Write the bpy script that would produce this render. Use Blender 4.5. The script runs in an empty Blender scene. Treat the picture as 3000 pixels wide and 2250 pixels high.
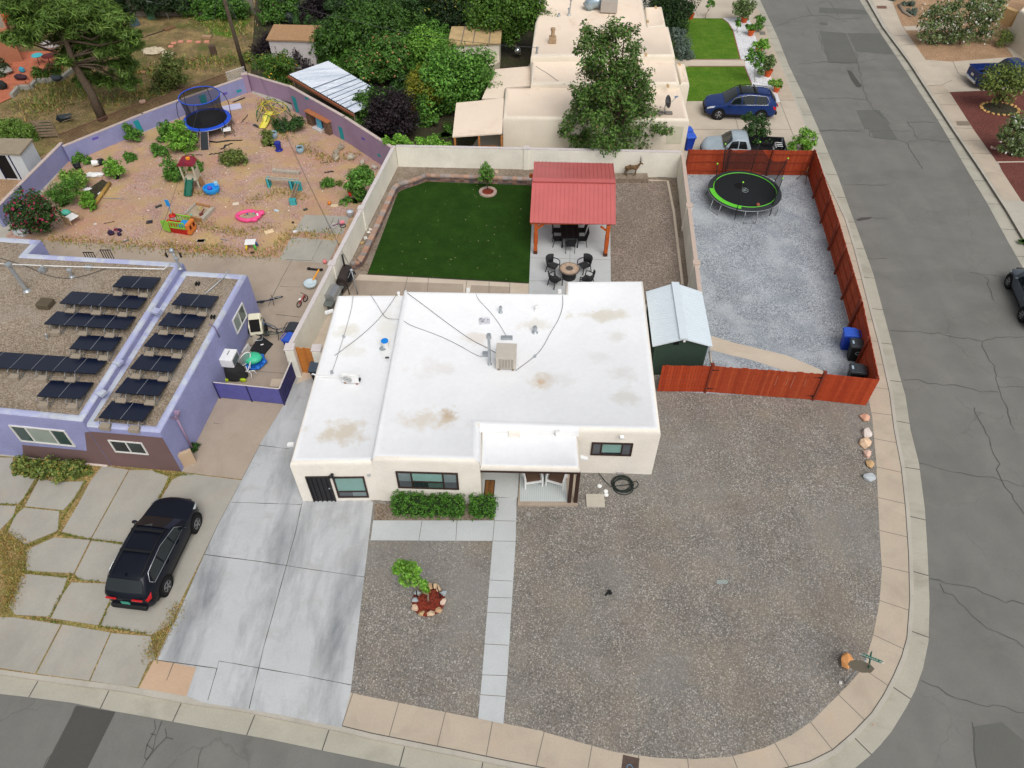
# Aerial view of a white-roofed corner house: helpers, ground, buildings, vehicles and garden things, plants, light and camera (whitespace compacted)
import bpy,bmesh,math,random
import numpy as np
from mathutils import Vector,Matrix
R=math.radians
scene=bpy.context.scene
COL=scene.collection
rnd=random.Random(7)
nrs=np.random.RandomState(11)
FPX,CAMH,NAD=2160.0,25.5,1985.0
TH=math.atan(FPX/NAD)
ZS=dict(A=(0,0,750/2212),B=(700,0,700/2212),C=(1300,0,750/2212),D=(1950,0,550/1984),E=(2400,0,600/1991),F=(0,400,600/2212),G=(480,230,700/2191),H=(1900,380,700/2002),I=(1500,440,400/1580),J=(0,690,560/2212),K=(450,740,570/2056),L=(0,1030,650/2212),M=(950,760,550/2074),N=(1350,800,600/2212),O=(1850,780,300/1310),Q=(2350,880,650/2212),R=(820,1240,680/2212),S=(1350,1220,600/2212),T=(250,1380,450/1778),U=(1080,1600,320/2124),V=(2380,1860,370/1574),W=(0,1900,800/2212),X=(1600,1300,1000/2212),Y=(1900,1050,700/2212),f=(0,0,3000/2212),a=(0,1320,620/1607),b=(2840,700,160/885),c=(2600,0,400/1327),d=(0,100,420/2177),e=(1560,560,240/1327),g=(1000,400,600/2164),h=(900,1450,800/1896),k=(620,820,340/1484),m=(500,600,140/2212),n=(1250,0,310/2212),s=(2460,1890,150/2212),t=(1800,455,100/2074),u=(2440,940,160/1475),v=(1780,2150,140/2212),w=(880,560,240/1810),src=(0,0,1))
CAM=Vector((0,0,CAMH))
def ray(k,x,y):
 o=ZS[k];u=o[0]+x*o[2];v=o[1]+y*o[2]
 a=(u-1500)/FPX;b=-(v-1125)/FPX
 return Vector((a,math.cos(TH)+b*math.sin(TH),-math.sin(TH)+b*math.cos(TH)))
def P(k,x,y,z=0.0):
 d=ray(k,x,y);t=(z-CAMH)/d.z
 return Vector((d.x*t,d.y*t,z))
def PY(k,x,y,Y):
 d=ray(k,x,y);t=Y/d.y
 return Vector((d.x*t,Y,CAMH+d.z*t))
def PW(k,x,y,A,B):
 n=Vector((-(B[1]-A[1]),B[0]-A[0],0));d=ray(k,x,y)
 t=(n.x*(A[0])+n.y*(A[1]))/(n.x*d.x+n.y*d.y)
 return Vector((d.x*t,d.y*t,CAMH+d.z*t))
def PL(k,pts,z=0.0):return [P(k,x,y,z) for x,y in pts]
def pxm(k,y0):
 return ZS[k][2]/FPX*((y0-CAM).dot(Vector((0,math.cos(TH),-math.sin(TH)))))
def lin(c):
 def f(v):
  v/=255.0
  return v/12.92 if v<=0.04045 else ((v+0.055)/1.055)**2.4
 return (f(c[0]),f(c[1]),f(c[2]),1.0)
MATS={}
class NT:
 def __init__(s,name):
  s.m=bpy.data.materials.new(name);s.m.use_nodes=True
  s.t=s.m.node_tree;s.n=s.t.nodes;s.l=s.t.links
  s.b=s.n['Principled BSDF'];s.tc=s.n.new('ShaderNodeTexCoord')
 def node(s,ty,**kw):
  n=s.n.new(ty)
  for k,v in kw.items():
   if k in n.inputs.keys():n.inputs[k].default_value=v
   else:setattr(n,k,v)
  return n
 def noise(s,scale,detail=3,rough=0.55,vec=None,dist=0.0):
  n=s.node('ShaderNodeTexNoise',Scale=scale,Detail=detail,Roughness=rough,Distortion=dist)
  s.l.new(vec or s.tc.outputs['Object'],n.inputs['Vector']);return n.outputs['Fac']
 def mapped(s,scale=(1,1,1),rot=(0,0,0)):
  n=s.node('ShaderNodeMapping');n.inputs['Scale'].default_value=scale;n.inputs['Rotation'].default_value=rot
  s.l.new(s.tc.outputs['Object'],n.inputs['Vector']);return n.outputs['Vector']
 def ramp(s,fac,stops):
  n=s.node('ShaderNodeValToRGB');cr=n.color_ramp
  while len(cr.elements)>len(stops):cr.elements.remove(cr.elements[-1])
  while len(cr.elements)<len(stops):cr.elements.new(0.5)
  for e,(p,c) in zip(cr.elements,stops):
   e.position=p;e.color=c if len(c)==4 else (*c,1)
  s.l.new(fac,n.inputs['Fac']);return n.outputs['Color']
 def mix(s,a,b,fac,mode='MIX'):
  n=s.node('ShaderNodeMix',data_type='RGBA',blend_type=mode)
  for sock,v in ((n.inputs[0],fac),(n.inputs[6],a),(n.inputs[7],b)):
   if hasattr(v,'links'):s.l.new(v,sock)
   else:sock.default_value=v
  return n.outputs[2]
 def bump(s,h,strength=0.3,dist=0.02):
  n=s.node('ShaderNodeBump',Strength=strength,Distance=dist)
  s.l.new(h,n.inputs['Height']);s.l.new(n.outputs['Normal'],s.b.inputs['Normal'])
 def done(s,col,rough=0.8,metal=0.0,spec=0.3):
  if hasattr(col,'links'):s.l.new(col,s.b.inputs['Base Color'])
  else:s.b.inputs['Base Color'].default_value=col
  s.b.inputs['Roughness'].default_value=rough;s.b.inputs['Metallic'].default_value=metal
  s.b.inputs['Specular IOR Level'].default_value=spec
  return s.m
def grey(v):return (v,v,v,1)
def mat(name,c,rough=0.6,metal=0.0,var=0.10,scale=3.0,spec=0.3,bump=0.0):
 if name in MATS:return MATS[name]
 t=NT(name);n=t.noise(scale,4)
 n2=t.noise(scale*9,2)
 f=t.mix(t.ramp(n,[(0.3,grey(1-var)),(0.7,grey(1+var*0.6))]),t.ramp(n2,[(0.3,grey(1-var*0.5)),(0.7,grey(1.0+var*.3))]),1.0,'MULTIPLY')
 col=t.mix(lin(c),f,1.0,'MULTIPLY')
 if bump:t.bump(n2,bump,0.02)
 MATS[name]=t.done(col,rough,metal,spec);return MATS[name]
def attr_mat(name,rough=0.7,spec=0.25,trans=0.0,bump=0.0):
 if name in MATS:return MATS[name]
 t=NT(name);a=t.node('ShaderNodeAttribute',attribute_name='col')
 n=t.noise(6,3)
 col=t.mix(a.outputs['Color'],t.ramp(n,[(0.3,grey(.86)),(0.7,grey(1.08))]),1.0,'MULTIPLY')
 if trans:
  t.done(col,rough,0,spec)
  tr=t.node('ShaderNodeBsdfTranslucent');t.l.new(col,tr.inputs['Color'])
  mx=t.node('ShaderNodeMixShader');mx.inputs[0].default_value=trans
  t.l.new(t.b.outputs[0],mx.inputs[1]);t.l.new(tr.outputs[0],mx.inputs[2])
  t.l.new(mx.outputs[0],t.n['Material Output'].inputs['Surface'])
  MATS[name]=t.m;return t.m
 if bump:t.bump(t.noise(40,2),bump,0.01)
 MATS[name]=t.done(col,rough,0,spec);return MATS[name]
def gravel_mat(name,cols,scale,patch=None,pscale=0.25,bump=0.5,lo=0.0,contrast=1.0):
 t=NT(name)
 v=t.node('ShaderNodeTexVoronoi',Scale=scale);t.l.new(t.tc.outputs['Object'],v.inputs['Vector'])
 sx=t.node('ShaderNodeSeparateColor');t.l.new(v.outputs['Color'],sx.inputs[0])
 n=len(cols)
 col=t.ramp(sx.outputs[0],[((i+0.0)/n,lin(c)) for i,c in enumerate(cols)])
 col.node.color_ramp.interpolation='CONSTANT'
 edge=t.ramp(v.outputs['Distance'],[(0.25,grey(1.06)),(0.8,grey(0.72))])
 col=t.mix(col,edge,0.8,'MULTIPLY')
 fine=t.noise(scale*1.7,2)
 col=t.mix(col,t.ramp(fine,[(0.3,grey(.75)),(0.7,grey(1.2))]),1.0,'MULTIPLY')
 big=t.noise(0.55,4,0.6)
 col=t.mix(col,t.ramp(big,[(0.35,grey(.88)),(0.65,grey(1.07))]),1.0,'MULTIPLY')
 if patch:
  for i,(pc,amt,ps) in enumerate(patch):
   mp=t.mapped();
   off=t.node('ShaderNodeMapping');off.inputs['Location'].default_value=(i*13.7,i*5.1,0)
   t.l.new(t.tc.outputs['Object'],off.inputs['Vector'])
   pn=t.noise(ps,5,0.6,off.outputs['Vector'])
   fac=t.ramp(pn,[(0.48,grey(0)),(0.66,grey(amt))])
   pv=t.mix(lin(pc),t.ramp(fine,[(0.3,grey(.7)),(0.7,grey(1.25))]),1.0,'MULTIPLY')
   col=t.mix(col,pv,fac)
 if bump:t.bump(v.outputs['Distance'],bump,0.015)
 MATS[name]=t.done(col,0.9,0,0.2);return MATS[name]
def concrete_mat(name,c,stain=None,st_amt=0.5,st_scale=(0.35,0.12,1),rot=0.0,var=0.08,blotch=None,thr=(0.5,0.72)):
 t=NT(name)
 n1=t.noise(0.7,5,0.6);n2=t.noise(14,3);n3=t.noise(70,2)
 f=t.mix(t.ramp(n1,[(0.3,grey(1-var)),(0.7,grey(1+var))]),t.ramp(n2,[(0.3,grey(.96)),(0.7,grey(1.04))]),1.0,'MULTIPLY')
 f=t.mix(f,t.ramp(n3,[(0.3,grey(.94)),(0.7,grey(1.05))]),1.0,'MULTIPLY')
 col=t.mix(lin(c),f,1.0,'MULTIPLY')
 if stain:
  sv=t.mapped(st_scale,(0,0,rot));sn=t.noise(1.0,6,0.62,sv,0.3)
  col=t.mix(col,lin(stain),t.ramp(sn,[(thr[0],grey(0)),(thr[1],grey(st_amt))]))
 if blotch:
  bn=t.noise(0.9,5,0.65,None,0.5)
  col=t.mix(col,lin(blotch[0]),t.ramp(bn,[(0.54,grey(0)),(0.72,grey(blotch[1]))]))
 t.bump(n3,0.15,0.01)
 MATS[name]=t.done(col,0.85,0,0.25);return MATS[name]
class MB:
 def __init__(s):s.v=[];s.f=[];s.m=[];s.c=[]
 def add(s,vs,fs,m=0,c=(1,1,1)):
  o=len(s.v);s.v.extend([tuple(v) for v in vs])
  for f in fs:s.f.append([o+i for i in f]);s.m.append(m);s.c.append(c)
  return s
 def poly(s,pts,m=0,c=(1,1,1)):return s.add(pts,[list(range(len(pts)))],m,c)
 def box(s,c,size,rz=0.0,m=0,col=(1,1,1),rot=None):
  hx,hy,hz=size[0]/2,size[1]/2,size[2]/2
  M=rot if rot is not None else Matrix.Rotation(rz,3,'Z')
  c=Vector(c)
  vs=[c+M@Vector((x,y,z)) for z in (-hz,hz) for x,y in ((-hx,-hy),(hx,-hy),(hx,hy),(-hx,hy))]
  return s.add(vs,[(3,2,1,0),(4,5,6,7),(0,1,5,4),(1,2,6,5),(2,3,7,6),(3,0,4,7)],m,col)
 def beam(s,a,b,w,h,m=0,col=(1,1,1),up=(0,0,1)):
  a=Vector(a);b=Vector(b);d=b-a
  if d.length<1e-6:return s
  x=d.normalized();u=Vector(up)
  if abs(x.dot(u))>0.98:u=Vector((0,1,0))
  y=u.cross(x).normalized();z=x.cross(y)
  M=Matrix((x,y,z)).transposed()
  return s.box((a+b)/2,(d.length,w,h),0,m,col,M)
 def tube(s,pts,r,n=8,m=0,col=(1,1,1),close=False,cap=True):
  pts=[Vector(p) for p in pts];rs=r if isinstance(r,(list,tuple)) else [r]*len(pts)
  N=len(pts);rings=[];prev=None
  for i,p in enumerate(pts):
   if close:d=pts[(i+1)%N]-pts[i-1]
   else:d=pts[min(i+1,N-1)]-pts[max(i-1,0)]
   d=d.normalized() if d.length>1e-9 else Vector((0,0,1))
   u=prev if prev is not None else (Vector((0,0,1)) if abs(d.z)<0.9 else Vector((1,0,0)))
   x=u-d*u.dot(d)
   if x.length<1e-6:x=Vector((1,0,0))-d*d.x
   x.normalize();prev=x;y=d.cross(x)
   rings.append([p+(x*math.cos(2*math.pi*k/n)+y*math.sin(2*math.pi*k/n))*rs[i] for k in range(n)])
  vs=[q for rg in rings for q in rg];fs=[]
  for i in range(N if close else N-1):
   a=i*n;b=((i+1)%N)*n
   for k in range(n):fs.append((a+k,a+(k+1)%n,b+(k+1)%n,b+k))
  if cap and not close:fs.append(tuple(range(n-1,-1,-1)));fs.append(tuple((N-1)*n+k for k in range(n)))
  return s.add(vs,fs,m,col)
 def cyl(s,a,b,r0,r1=None,n=12,m=0,col=(1,1,1)):
  return s.tube([a,b],[r0,r0 if r1 is None else r1],n,m,col)
 def lathe(s,prof,c=(0,0,0),n=20,m=0,col=(1,1,1),sx=1.0,sy=1.0,cap=True):
  vs=[];fs=[];c=Vector(c)
  for r,z in prof:
   for k in range(n):
    a=2*math.pi*k/n;vs.append(c+Vector((r*math.cos(a)*sx,r*math.sin(a)*sy,z)))
  for i in range(len(prof)-1):
   for k in range(n):fs.append((i*n+k,i*n+(k+1)%n,(i+1)*n+(k+1)%n,(i+1)*n+k))
  if cap and prof[0][0]>1e-4:fs.append(tuple(range(n-1,-1,-1)))
  if cap and prof[-1][0]>1e-4:fs.append(tuple((len(prof)-1)*n+k for k in range(n)))
  return s.add(vs,fs,m,col)
 def prism(s,pts,z0,z1,m=0,mt=None,col=(1,1,1),bottom=True):
  pts=ccw(pts);n=len(pts)
  vs=[(p[0],p[1],z0) for p in pts]+[(p[0],p[1],z1) for p in pts]
  s.add(vs,[(i,(i+1)%n,n+(i+1)%n,n+i) for i in range(n)],m,col)
  s.add(vs[n:],[tuple(range(n))],m if mt is None else mt,col)
  if bottom:s.add(vs[:n],[tuple(range(n-1,-1,-1))],m,col)
  return s
 def rings(s,loops,m=0,cap=True,col=(1,1,1)):
  n=len(loops[0]);vs=[p for l in loops for p in l];fs=[]
  for i in range(len(loops)-1):
   for k in range(n):fs.append((i*n+k,i*n+(k+1)%n,(i+1)*n+(k+1)%n,(i+1)*n+k))
  if cap:fs.append(tuple((len(loops)-1)*n+k for k in range(n)))
  return s.add(vs,fs,m,col)
 def ball(s,c,r,seg=12,rg=8,m=0,col=(1,1,1),sc=(1,1,1),jit=0.0,rs=None):
  vs=[];fs=[];c=Vector(c)
  for i in range(rg+1):
   t=math.pi*i/rg
   for k in range(seg):
    a=2*math.pi*k/seg;j=1+(rs.uniform(-jit,jit) if rs else 0)
    vs.append(c+Vector((math.sin(t)*math.cos(a)*sc[0],math.sin(t)*math.sin(a)*sc[1],math.cos(t)*sc[2]))*r*j)
  for i in range(rg):
   for k in range(seg):fs.append((i*seg+k,(i+1)*seg+k,(i+1)*seg+(k+1)%seg,i*seg+(k+1)%seg))
  return s.add(vs,fs,m,col)
 def build(s,name,mats,parent=None,smooth=False,world=False,bevel=0.0,subsurf=0,seg=2,angle=None):
  if not isinstance(mats,(list,tuple)):mats=[mats]
  me=bpy.data.meshes.new(name);vs=s.v
  if world and parent is not None:
   r=parent
   while r.parent:r=r.parent
   M=(Matrix.Translation(r.location)@r.rotation_euler.to_matrix().to_4x4()).inverted()
   vs=[tuple(M@Vector(v)) for v in vs]
  me.from_pydata(vs,[],s.f)
  for m in mats:me.materials.append(m)
  me.polygons.foreach_set('material_index',s.m)
  a=me.attributes.new('col','FLOAT_COLOR','FACE')
  a.data.foreach_set('color',[x for c in s.c for x in (*c[:3],1.0)])
  if smooth:me.polygons.foreach_set('use_smooth',[True]*len(s.f))
  me.update()
  o=bpy.data.objects.new(name,me);COL.objects.link(o)
  if parent is not None:o.parent=parent
  if bevel:
   b=o.modifiers.new('bevel','BEVEL');b.width=bevel;b.segments=seg;b.limit_method='ANGLE';b.angle_limit=R(40)
  if subsurf:
   b=o.modifiers.new('sub','SUBSURF');b.levels=subsurf;b.render_levels=subsurf
  if angle:
   try:me.set_sharp_from_angle(angle=R(angle))
   except Exception:pass
  return o
def area2(p):return sum(p[i][0]*p[(i+1)%len(p)][1]-p[(i+1)%len(p)][0]*p[i][1] for i in range(len(p)))
def ccw(p):
 p=list(p);return p if area2(p)>0 else p[::-1]
def inset(p,d):
 n=len(p);out=[]
 for i in range(n):
  a=Vector((p[i-1][0],p[i-1][1]));b=Vector((p[i][0],p[i][1]));c=Vector((p[(i+1)%n][0],p[(i+1)%n][1]))
  u=(b-a).normalized();v=(c-b).normalized()
  n1=Vector((-u.y,u.x));n2=Vector((-v.y,v.x));k=n1+n2
  q=1+n1.dot(n2)
  out.append(b+k*(d/max(q,0.25)))
 return out
def tag(o,label=None,cat=None,group=None,kind=None):
 if label:o['label']=label
 if cat:o['category']=cat
 if group:o['group']=group
 if kind:o['kind']=kind
 return o
def T(name,label,cat,loc,rz=0.0,group=None):
 o=bpy.data.objects.new(name,None);COL.objects.link(o);o.empty_display_size=0.3
 o.location=Vector(loc);o.rotation_euler=(0,0,rz);return tag(o,label,cat,group)
def copy_tree(o,parent=None):
 c=o.copy();COL.objects.link(c)
 if parent is not None:c.parent=parent
 for ch in [x for x in list(COL.objects) if x.parent==o]:copy_tree(ch,c)
 return c
def again(o,loc,rz=None,label=None,scale=None):
 c=copy_tree(o);c.location=Vector(loc)
 if rz is not None:c.rotation_euler=(0,0,rz)
 if label:c['label']=label
 if scale:c.scale=(scale,)*3
 return c
def sheet(name,pts,m,z,kind='structure'):
 o=MB().poly([(p[0],p[1],z) for p in ccw(pts)]).build(name,m)
 return tag(o,kind=kind)
def strips(name,lines,w,m,z,jit=0.0,label=None,kind='structure',sub=0.4):
 mb=MB();rs=random.Random(len(lines)*7+3)
 for ln in lines:
  ww=w
  if isinstance(ln,tuple) and isinstance(ln[0],list):ln,ww=ln
  pts=[Vector((p[0],p[1],z)) for p in ln];q=[pts[0]]
  for a,b in zip(pts,pts[1:]):
   k=max(1,int((b-a).length/sub)) if jit else 1
   for i in range(1,k+1):
    p=a.lerp(b,i/k)
    if jit and not (i==k):p=p+Vector((rs.gauss(0,jit),rs.gauss(0,jit),0))
    q.append(p)
  L=[];Rr=[]
  for i,p in enumerate(q):
   d=(q[min(i+1,len(q)-1)]-q[max(i-1,0)]);d.z=0;d.normalize();n=Vector((-d.y,d.x,0))
   h=ww/2*(rs.uniform(0.5,1.4) if jit else 1)
   L.append(p+n*h);Rr.append(p-n*h)
  for i in range(len(q)-1):mb.poly([Rr[i],Rr[i+1],L[i+1],L[i]])
 return tag(mb.build(name,m),kind=kind)
def azim(a,b):return math.atan2(b[1]-a[1],b[0]-a[0])
def to_mesh(t):
 me=bpy.data.meshes.new_from_object(t.evaluated_get(bpy.context.evaluated_depsgraph_get()));o=bpy.data.objects.new(t.name,me);COL.objects.link(o)
 o.parent=t.parent;o.matrix_local=t.matrix_local.copy();bpy.data.objects.remove(t);return o
M_asph=concrete_mat('asphalt',(117,116,111),(103,102,97),0.7,(0.10,0.28,1),0.5,0.08,((124,122,115),0.7))
M_patch=concrete_mat('asphalt_patch',(80,79,75),None,var=0.06)
M_patch2=concrete_mat('asphalt_old_patch',(101,101,96),None,var=0.06)
M_crack=mat('crack_filler',(90,89,85),0.9)
M_seam=mat('joint',(118,112,104),0.9)
M_seam_d=mat('joint_dark',(88,86,80),0.9)
M_kerb=concrete_mat('kerb_concrete',(180,174,162),(150,145,134),0.5,(0.9,0.9,1),0,0.07)
M_gutter=concrete_mat('gutter_concrete',(172,168,154),(140,136,122),0.6,(0.5,0.9,1),0.4,0.08)
M_walk=concrete_mat('sidewalk_concrete',(184,170,152),(162,149,133),0.6,(0.8,0.8,1),0,0.06,((190,166,142),0.4))
M_drive=concrete_mat('driveway_concrete',(186,188,189),(108,112,116),0.8,(0.8,0.2,1),R(-12),0.06,((164,163,160),0.7),(0.46,0.72))
M_path=concrete_mat('path_concrete',(188,191,191),(170,173,174),0.5,(0.5,0.5,1),0,0.05)
M_slab=concrete_mat('patio_concrete',(190,193,192),(165,168,167),0.5,(0.4,0.5,1),0,0.05)
M_old=concrete_mat('old_concrete',(167,163,153),(140,136,127),0.7,(0.3,0.15,1),R(-25),0.08,((178,160,142),0.5))
M_tan=concrete_mat('tan_concrete',(170,155,139),(146,133,120),0.7,(0.4,0.25,1),0.3,0.07,((156,138,120),0.5))
M_beige=concrete_mat('beige_concrete',(202,188,170),(184,166,146),0.7,(0.3,0.8,1),0,0.05)
M_side=concrete_mat('street_side_concrete',(192,180,163),(168,156,140),0.6,(0.4,0.4,1),0,0.07)
M_gravel=gravel_mat('gravel',[(120,116,109),(141,136,128),(129,123,115),(156,151,143),(110,106,101),(137,131,124),(146,139,126),(125,121,116),(178,173,165),(119,113,106)],25,[((150,138,118),0.35,0.45),((124,112,104),0.3,0.8),((136,134,129),0.6,0.22)])
M_bluegravel=gravel_mat('blue_gravel',[(150,156,162),(176,181,187),(134,141,148),(192,197,201),(160,165,170),(126,133,141),(182,186,190),(166,171,177)],22,[((182,186,190),0.7,0.5),((136,144,152),0.55,0.7)])
M_yard=gravel_mat('pink_gravel_soil',[(184,148,132),(196,160,144),(172,134,118),(202,170,156),(178,154,144),(188,142,122),(198,174,164)],20,[((194,164,114),0.9,0.5),((190,142,118),0.6,0.32),((180,154,110),0.75,0.85)])
M_weedsoil=gravel_mat('dry_weed_soil',[(146,122,84),(128,108,76),(158,138,100),(112,98,66),(140,116,88)],14,[((84,96,44),0.85,0.35),((168,146,96),0.7,0.5),((96,86,52),0.8,0.7)])
M_strawsoil=gravel_mat('straw_soil',[(166,140,88),(146,122,76),(180,154,104),(130,116,70)],16,[((110,120,56),0.7,0.9),((128,108,84),0.7,0.5)])
M_darksoil=gravel_mat('dark_soil',[(70,62,50),(84,74,58),(58,54,42),(66,66,44)],14,[((56,70,36),0.7,0.6)])
M_soil=gravel_mat('planting_soil',[(136,122,104),(150,134,116),(118,104,90),(142,130,118)],18,[((158,146,132),0.6,0.8)])
M_dsoil=gravel_mat('desert_soil',[(176,142,110),(190,156,124),(160,126,96),(182,150,122)],18,[((150,122,92),0.7,0.5)])
M_redgravel=gravel_mat('red_lava_gravel',[(112,66,58),(126,74,64),(98,58,52),(118,72,66)],22)
M_whitegravel=gravel_mat('white_gravel',[(226,226,228),(240,240,240),(204,206,210),(232,232,234)],16)
M_mulch=gravel_mat('red_mulch',[(120,48,34),(140,58,40),(100,40,30),(128,60,46)],18)
def add_rake(name,rot,sc,amt):
 m=MATS[name];t=NT.__new__(NT);t.m=m;t.t=m.node_tree;t.n=t.t.nodes;t.l=t.t.links;t.b=t.n['Principled BSDF'];t.tc=next(x for x in t.n if x.type=='TEX_COORD')
 src=t.b.inputs['Base Color'].links[0].from_socket;v=t.mapped(sc,(0,0,rot));n=t.noise(1.0,4,.55,v,.4)
 t.l.new(t.mix(src,t.ramp(n,[(.35,grey(1-amt)),(.65,grey(1+amt))]),1.0,'MULTIPLY'),t.b.inputs['Base Color'])
def add_cracks(name,scale,amt):
 m=MATS[name];t=NT.__new__(NT);t.m=m;t.t=m.node_tree;t.n=t.t.nodes;t.l=t.t.links;t.b=t.n['Principled BSDF'];t.tc=next(x for x in t.n if x.type=='TEX_COORD')
 src=t.b.inputs['Base Color'].links[0].from_socket
 nz=t.node('ShaderNodeTexNoise',Scale=.8,Detail=5);t.l.new(t.tc.outputs['Object'],nz.inputs['Vector'])
 ad=t.node('ShaderNodeVectorMath',operation='MULTIPLY_ADD');t.l.new(nz.outputs['Color'],ad.inputs[0]);ad.inputs[1].default_value=(1.6,1.6,0);t.l.new(t.tc.outputs['Object'],ad.inputs[2])
 v=t.node('ShaderNodeTexVoronoi',Scale=scale,feature='DISTANCE_TO_EDGE');t.l.new(ad.outputs[0],v.inputs['Vector'])
 e=t.ramp(v.outputs['Distance'],[(.0,grey(1)),(.010,grey(0))]);k=t.ramp(t.noise(.25,3),[(.46,grey(0)),(.62,grey(amt))])
 f=t.mix(e,k,1.0,'MULTIPLY');t.l.new(t.mix(src,lin((70,70,66)),f),t.b.inputs['Base Color'])
add_rake('gravel',R(8),(.9,.10,1),.055);add_rake('blue_gravel',R(-6),(.7,.25,1),.05);add_rake('asphalt',R(-18),(.55,.04,1),.045);add_cracks('asphalt',.33,.3)
def lawn_mat(name,a,b,sc,wear=None):
 t=NT(name);n=t.noise(0.8,4,.6);f=t.noise(sc,2)
 sv=t.mapped((sc*0.9,sc*0.25,1),(0,0,0.2));n3=t.noise(1.0,2,.5,sv)
 c=t.mix(lin(a),lin(b),t.ramp(n,[(0.35,grey(0)),(0.65,grey(1))]))
 c=t.mix(c,t.ramp(f,[(0.3,grey(.55)),(0.7,grey(1.35))]),1.0,'MULTIPLY')
 c=t.mix(c,t.ramp(n3,[(0.3,grey(.8)),(0.7,grey(1.15))]),1.0,'MULTIPLY');c=t.mix(c,t.ramp(t.noise(2.6,5,.7),[(.3,grey(.84)),(.7,grey(1.12))]),1.0,'MULTIPLY')
 t.bump(f,0.6,0.03);MATS[name]=t.done(c,0.95,0,0.1);return MATS[name]
M_turf=lawn_mat('turf',(44,74,22),(37,64,18),32)
M_lawn=lawn_mat('lawn',(76,116,30),(98,128,42),18)
M_terra=mat('terracotta_paving',(186,110,82),0.85,var=0.2,scale=2.0)
M_white=mat('white_paint',(236,236,234),0.5,var=0.05)
M_black=mat('black_plastic',(28,29,31),0.45,var=0.15)
M_blackmetal=mat('black_metal',(24,24,26),0.4,0.3)
M_galv=mat('galvanised_steel',(178,184,188),0.42,0.55,var=0.12,scale=4)
M_glass=mat('dark_glass',(36,48,52),0.06,0.0,spec=0.6,var=0.1)
M_blind=mat('glass_over_blind',(128,166,158),0.12,spec=0.5,var=0.06)
M_curt=mat('glass_over_grey_blind',(122,136,138),0.12,spec=0.5,var=0.08)
M_brown=mat('brown_window_frame',(58,42,38),0.5)
M_rock=attr_mat('rock',0.9,0.2,0,0.6)
M_attr=attr_mat('painted',0.45,0.35)
M_fabric=attr_mat('fabric',0.9,0.1)
M_leaf=attr_mat('leaf',0.55,0.3,0.16)
M_bark=mat('bark',(92,78,64),0.95,var=0.3,scale=8,bump=0.5)
M_barkp=mat('pale_bark',(150,136,118),0.95,var=0.25,scale=8,bump=0.4)
M_wood=mat('weathered_wood',(140,122,102),0.85,var=0.25,scale=6)
M_tubeblack=mat('black_rubber',(22,22,23),0.85,var=0.1)
M_pot=mat('terracotta_pot',(206,92,44),0.7,var=0.12)
M_wire=mat('cable',(70,70,72),0.6)
def plain(name,c,rough=0.5,metal=0.0,var=0.06,scale=3.0,spec=0.3,bump=0.0):return mat(name,c,rough,metal,var,scale,spec,bump)
def PM(pts,z=0.0,k0='f'):return [P(*(p if len(p)==3 else (k0,*p)),z) for p in pts]
sheet('ground',[(-400,-200),(400,-200),(400,600),(-400,600)],M_weedsoil,-0.32)
sheet('road',[(-80,-30),(90,-30),(90,170),(-80,170)],M_asph,-0.16)
KERB=[(-260,1405),(0,1456),(80,1468),(173,1481),(271,1493),(331,1505),(421,1522),(500,1532),(587,1549),(735,1579),(800,1595),(1000,1635),(1080,1652),(1180,1672),(1300,1690),(1420,1698),(1550,1695),(1660,1682),(1755,1656),(1806,1630),(1850,1592),(1892,1548),(1918,1508),(1940,1465),(1957,1425),(1969,1382),(1975,1300),(1972,1200),(1965,1100),(1955,1010),(1939,928),(1929,850),(1907,752),(1883,662),(1852,543),(1830,472),(1784,376),(1770,339),(1712,194),(1669,98),(1637,27),(1606,-40),(1560,-150)]
EDGE=[(-260,1446),(0,1499),(53,1505),(155,1518),(251,1537),(320,1549),(421,1568),(587,1598),(700,1622),(880,1659),(1000,1690),(1200,1730),(1420,1750),(1600,1740),(1750,1705),(1847,1659),(1880,1632),(1902,1609),(1926,1580),(1958,1528),(1977,1491),(1994,1444),(2006,1385),(2008,1300),(2004,1200),(1998,1100),(1985,1000),(1967,929),(1956,855),(1941,803),(1930,755),(1917,707),(1886,590),(1855,504),(1839,461),(1811,383),(1770,283),(1740,215),(1703,139),(1679,78),(1642,0),(1615,-50),(1574,-150)]
kerb=PM(KERB);edge=PM(EDGE,-0.15)
far_r=kerb[-1]+(kerb[-1]-kerb[-2]).normalized()*70
block=kerb+[far_r,Vector((-90,far_r.y,0)),Vector((-90,kerb[0].y,0))]
tag(MB().prism(block,-0.30,0.0).build('kerb',M_kerb),kind='structure')
tag(MB().poly([(p.x,p.y,-0.150) for p in ccw(kerb+[kerb[-1]+(kerb[-1]-kerb[-2]).normalized()*60,edge[-1]+(edge[-1]-edge[-2]).normalized()*60]+edge[::-1])]).build('gutter',M_gutter),kind='structure')
KERB2=[(1830,-80),(1874,0),(1907,58),(1963,133),(1998,187),(2059,280),(2116,364),(2175,455),(2225,540),(2290,650)]
EDGE2=[(1813,-80),(1857,0),(1890,53),(1941,129),(1987,200),(2025,258),(2054,307),(2090,369),(2133,440),(2174,516),(2206,572),(2262,670)]
M_kface=concrete_mat('stained_kerb',(122,118,108),(96,94,86),0.7,(0.6,0.6,1),0,0.1)
k2=PM(KERB2);e2=PM(EDGE2,-0.15)
ext=k2[0]+(k2[0]-k2[1]).normalized()*60
tag(MB().prism(k2+[Vector((80,k2[-1].y-8,0)),Vector((80,ext.y,0)),ext],-0.30,0.0,1,0).build('kerb',[M_kerb,M_kface]),kind='structure')
tag(MB().poly([(p.x,p.y,-0.150) for p in ccw(k2+e2[::-1])]).build('gutter',M_gutter),kind='structure')
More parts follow.
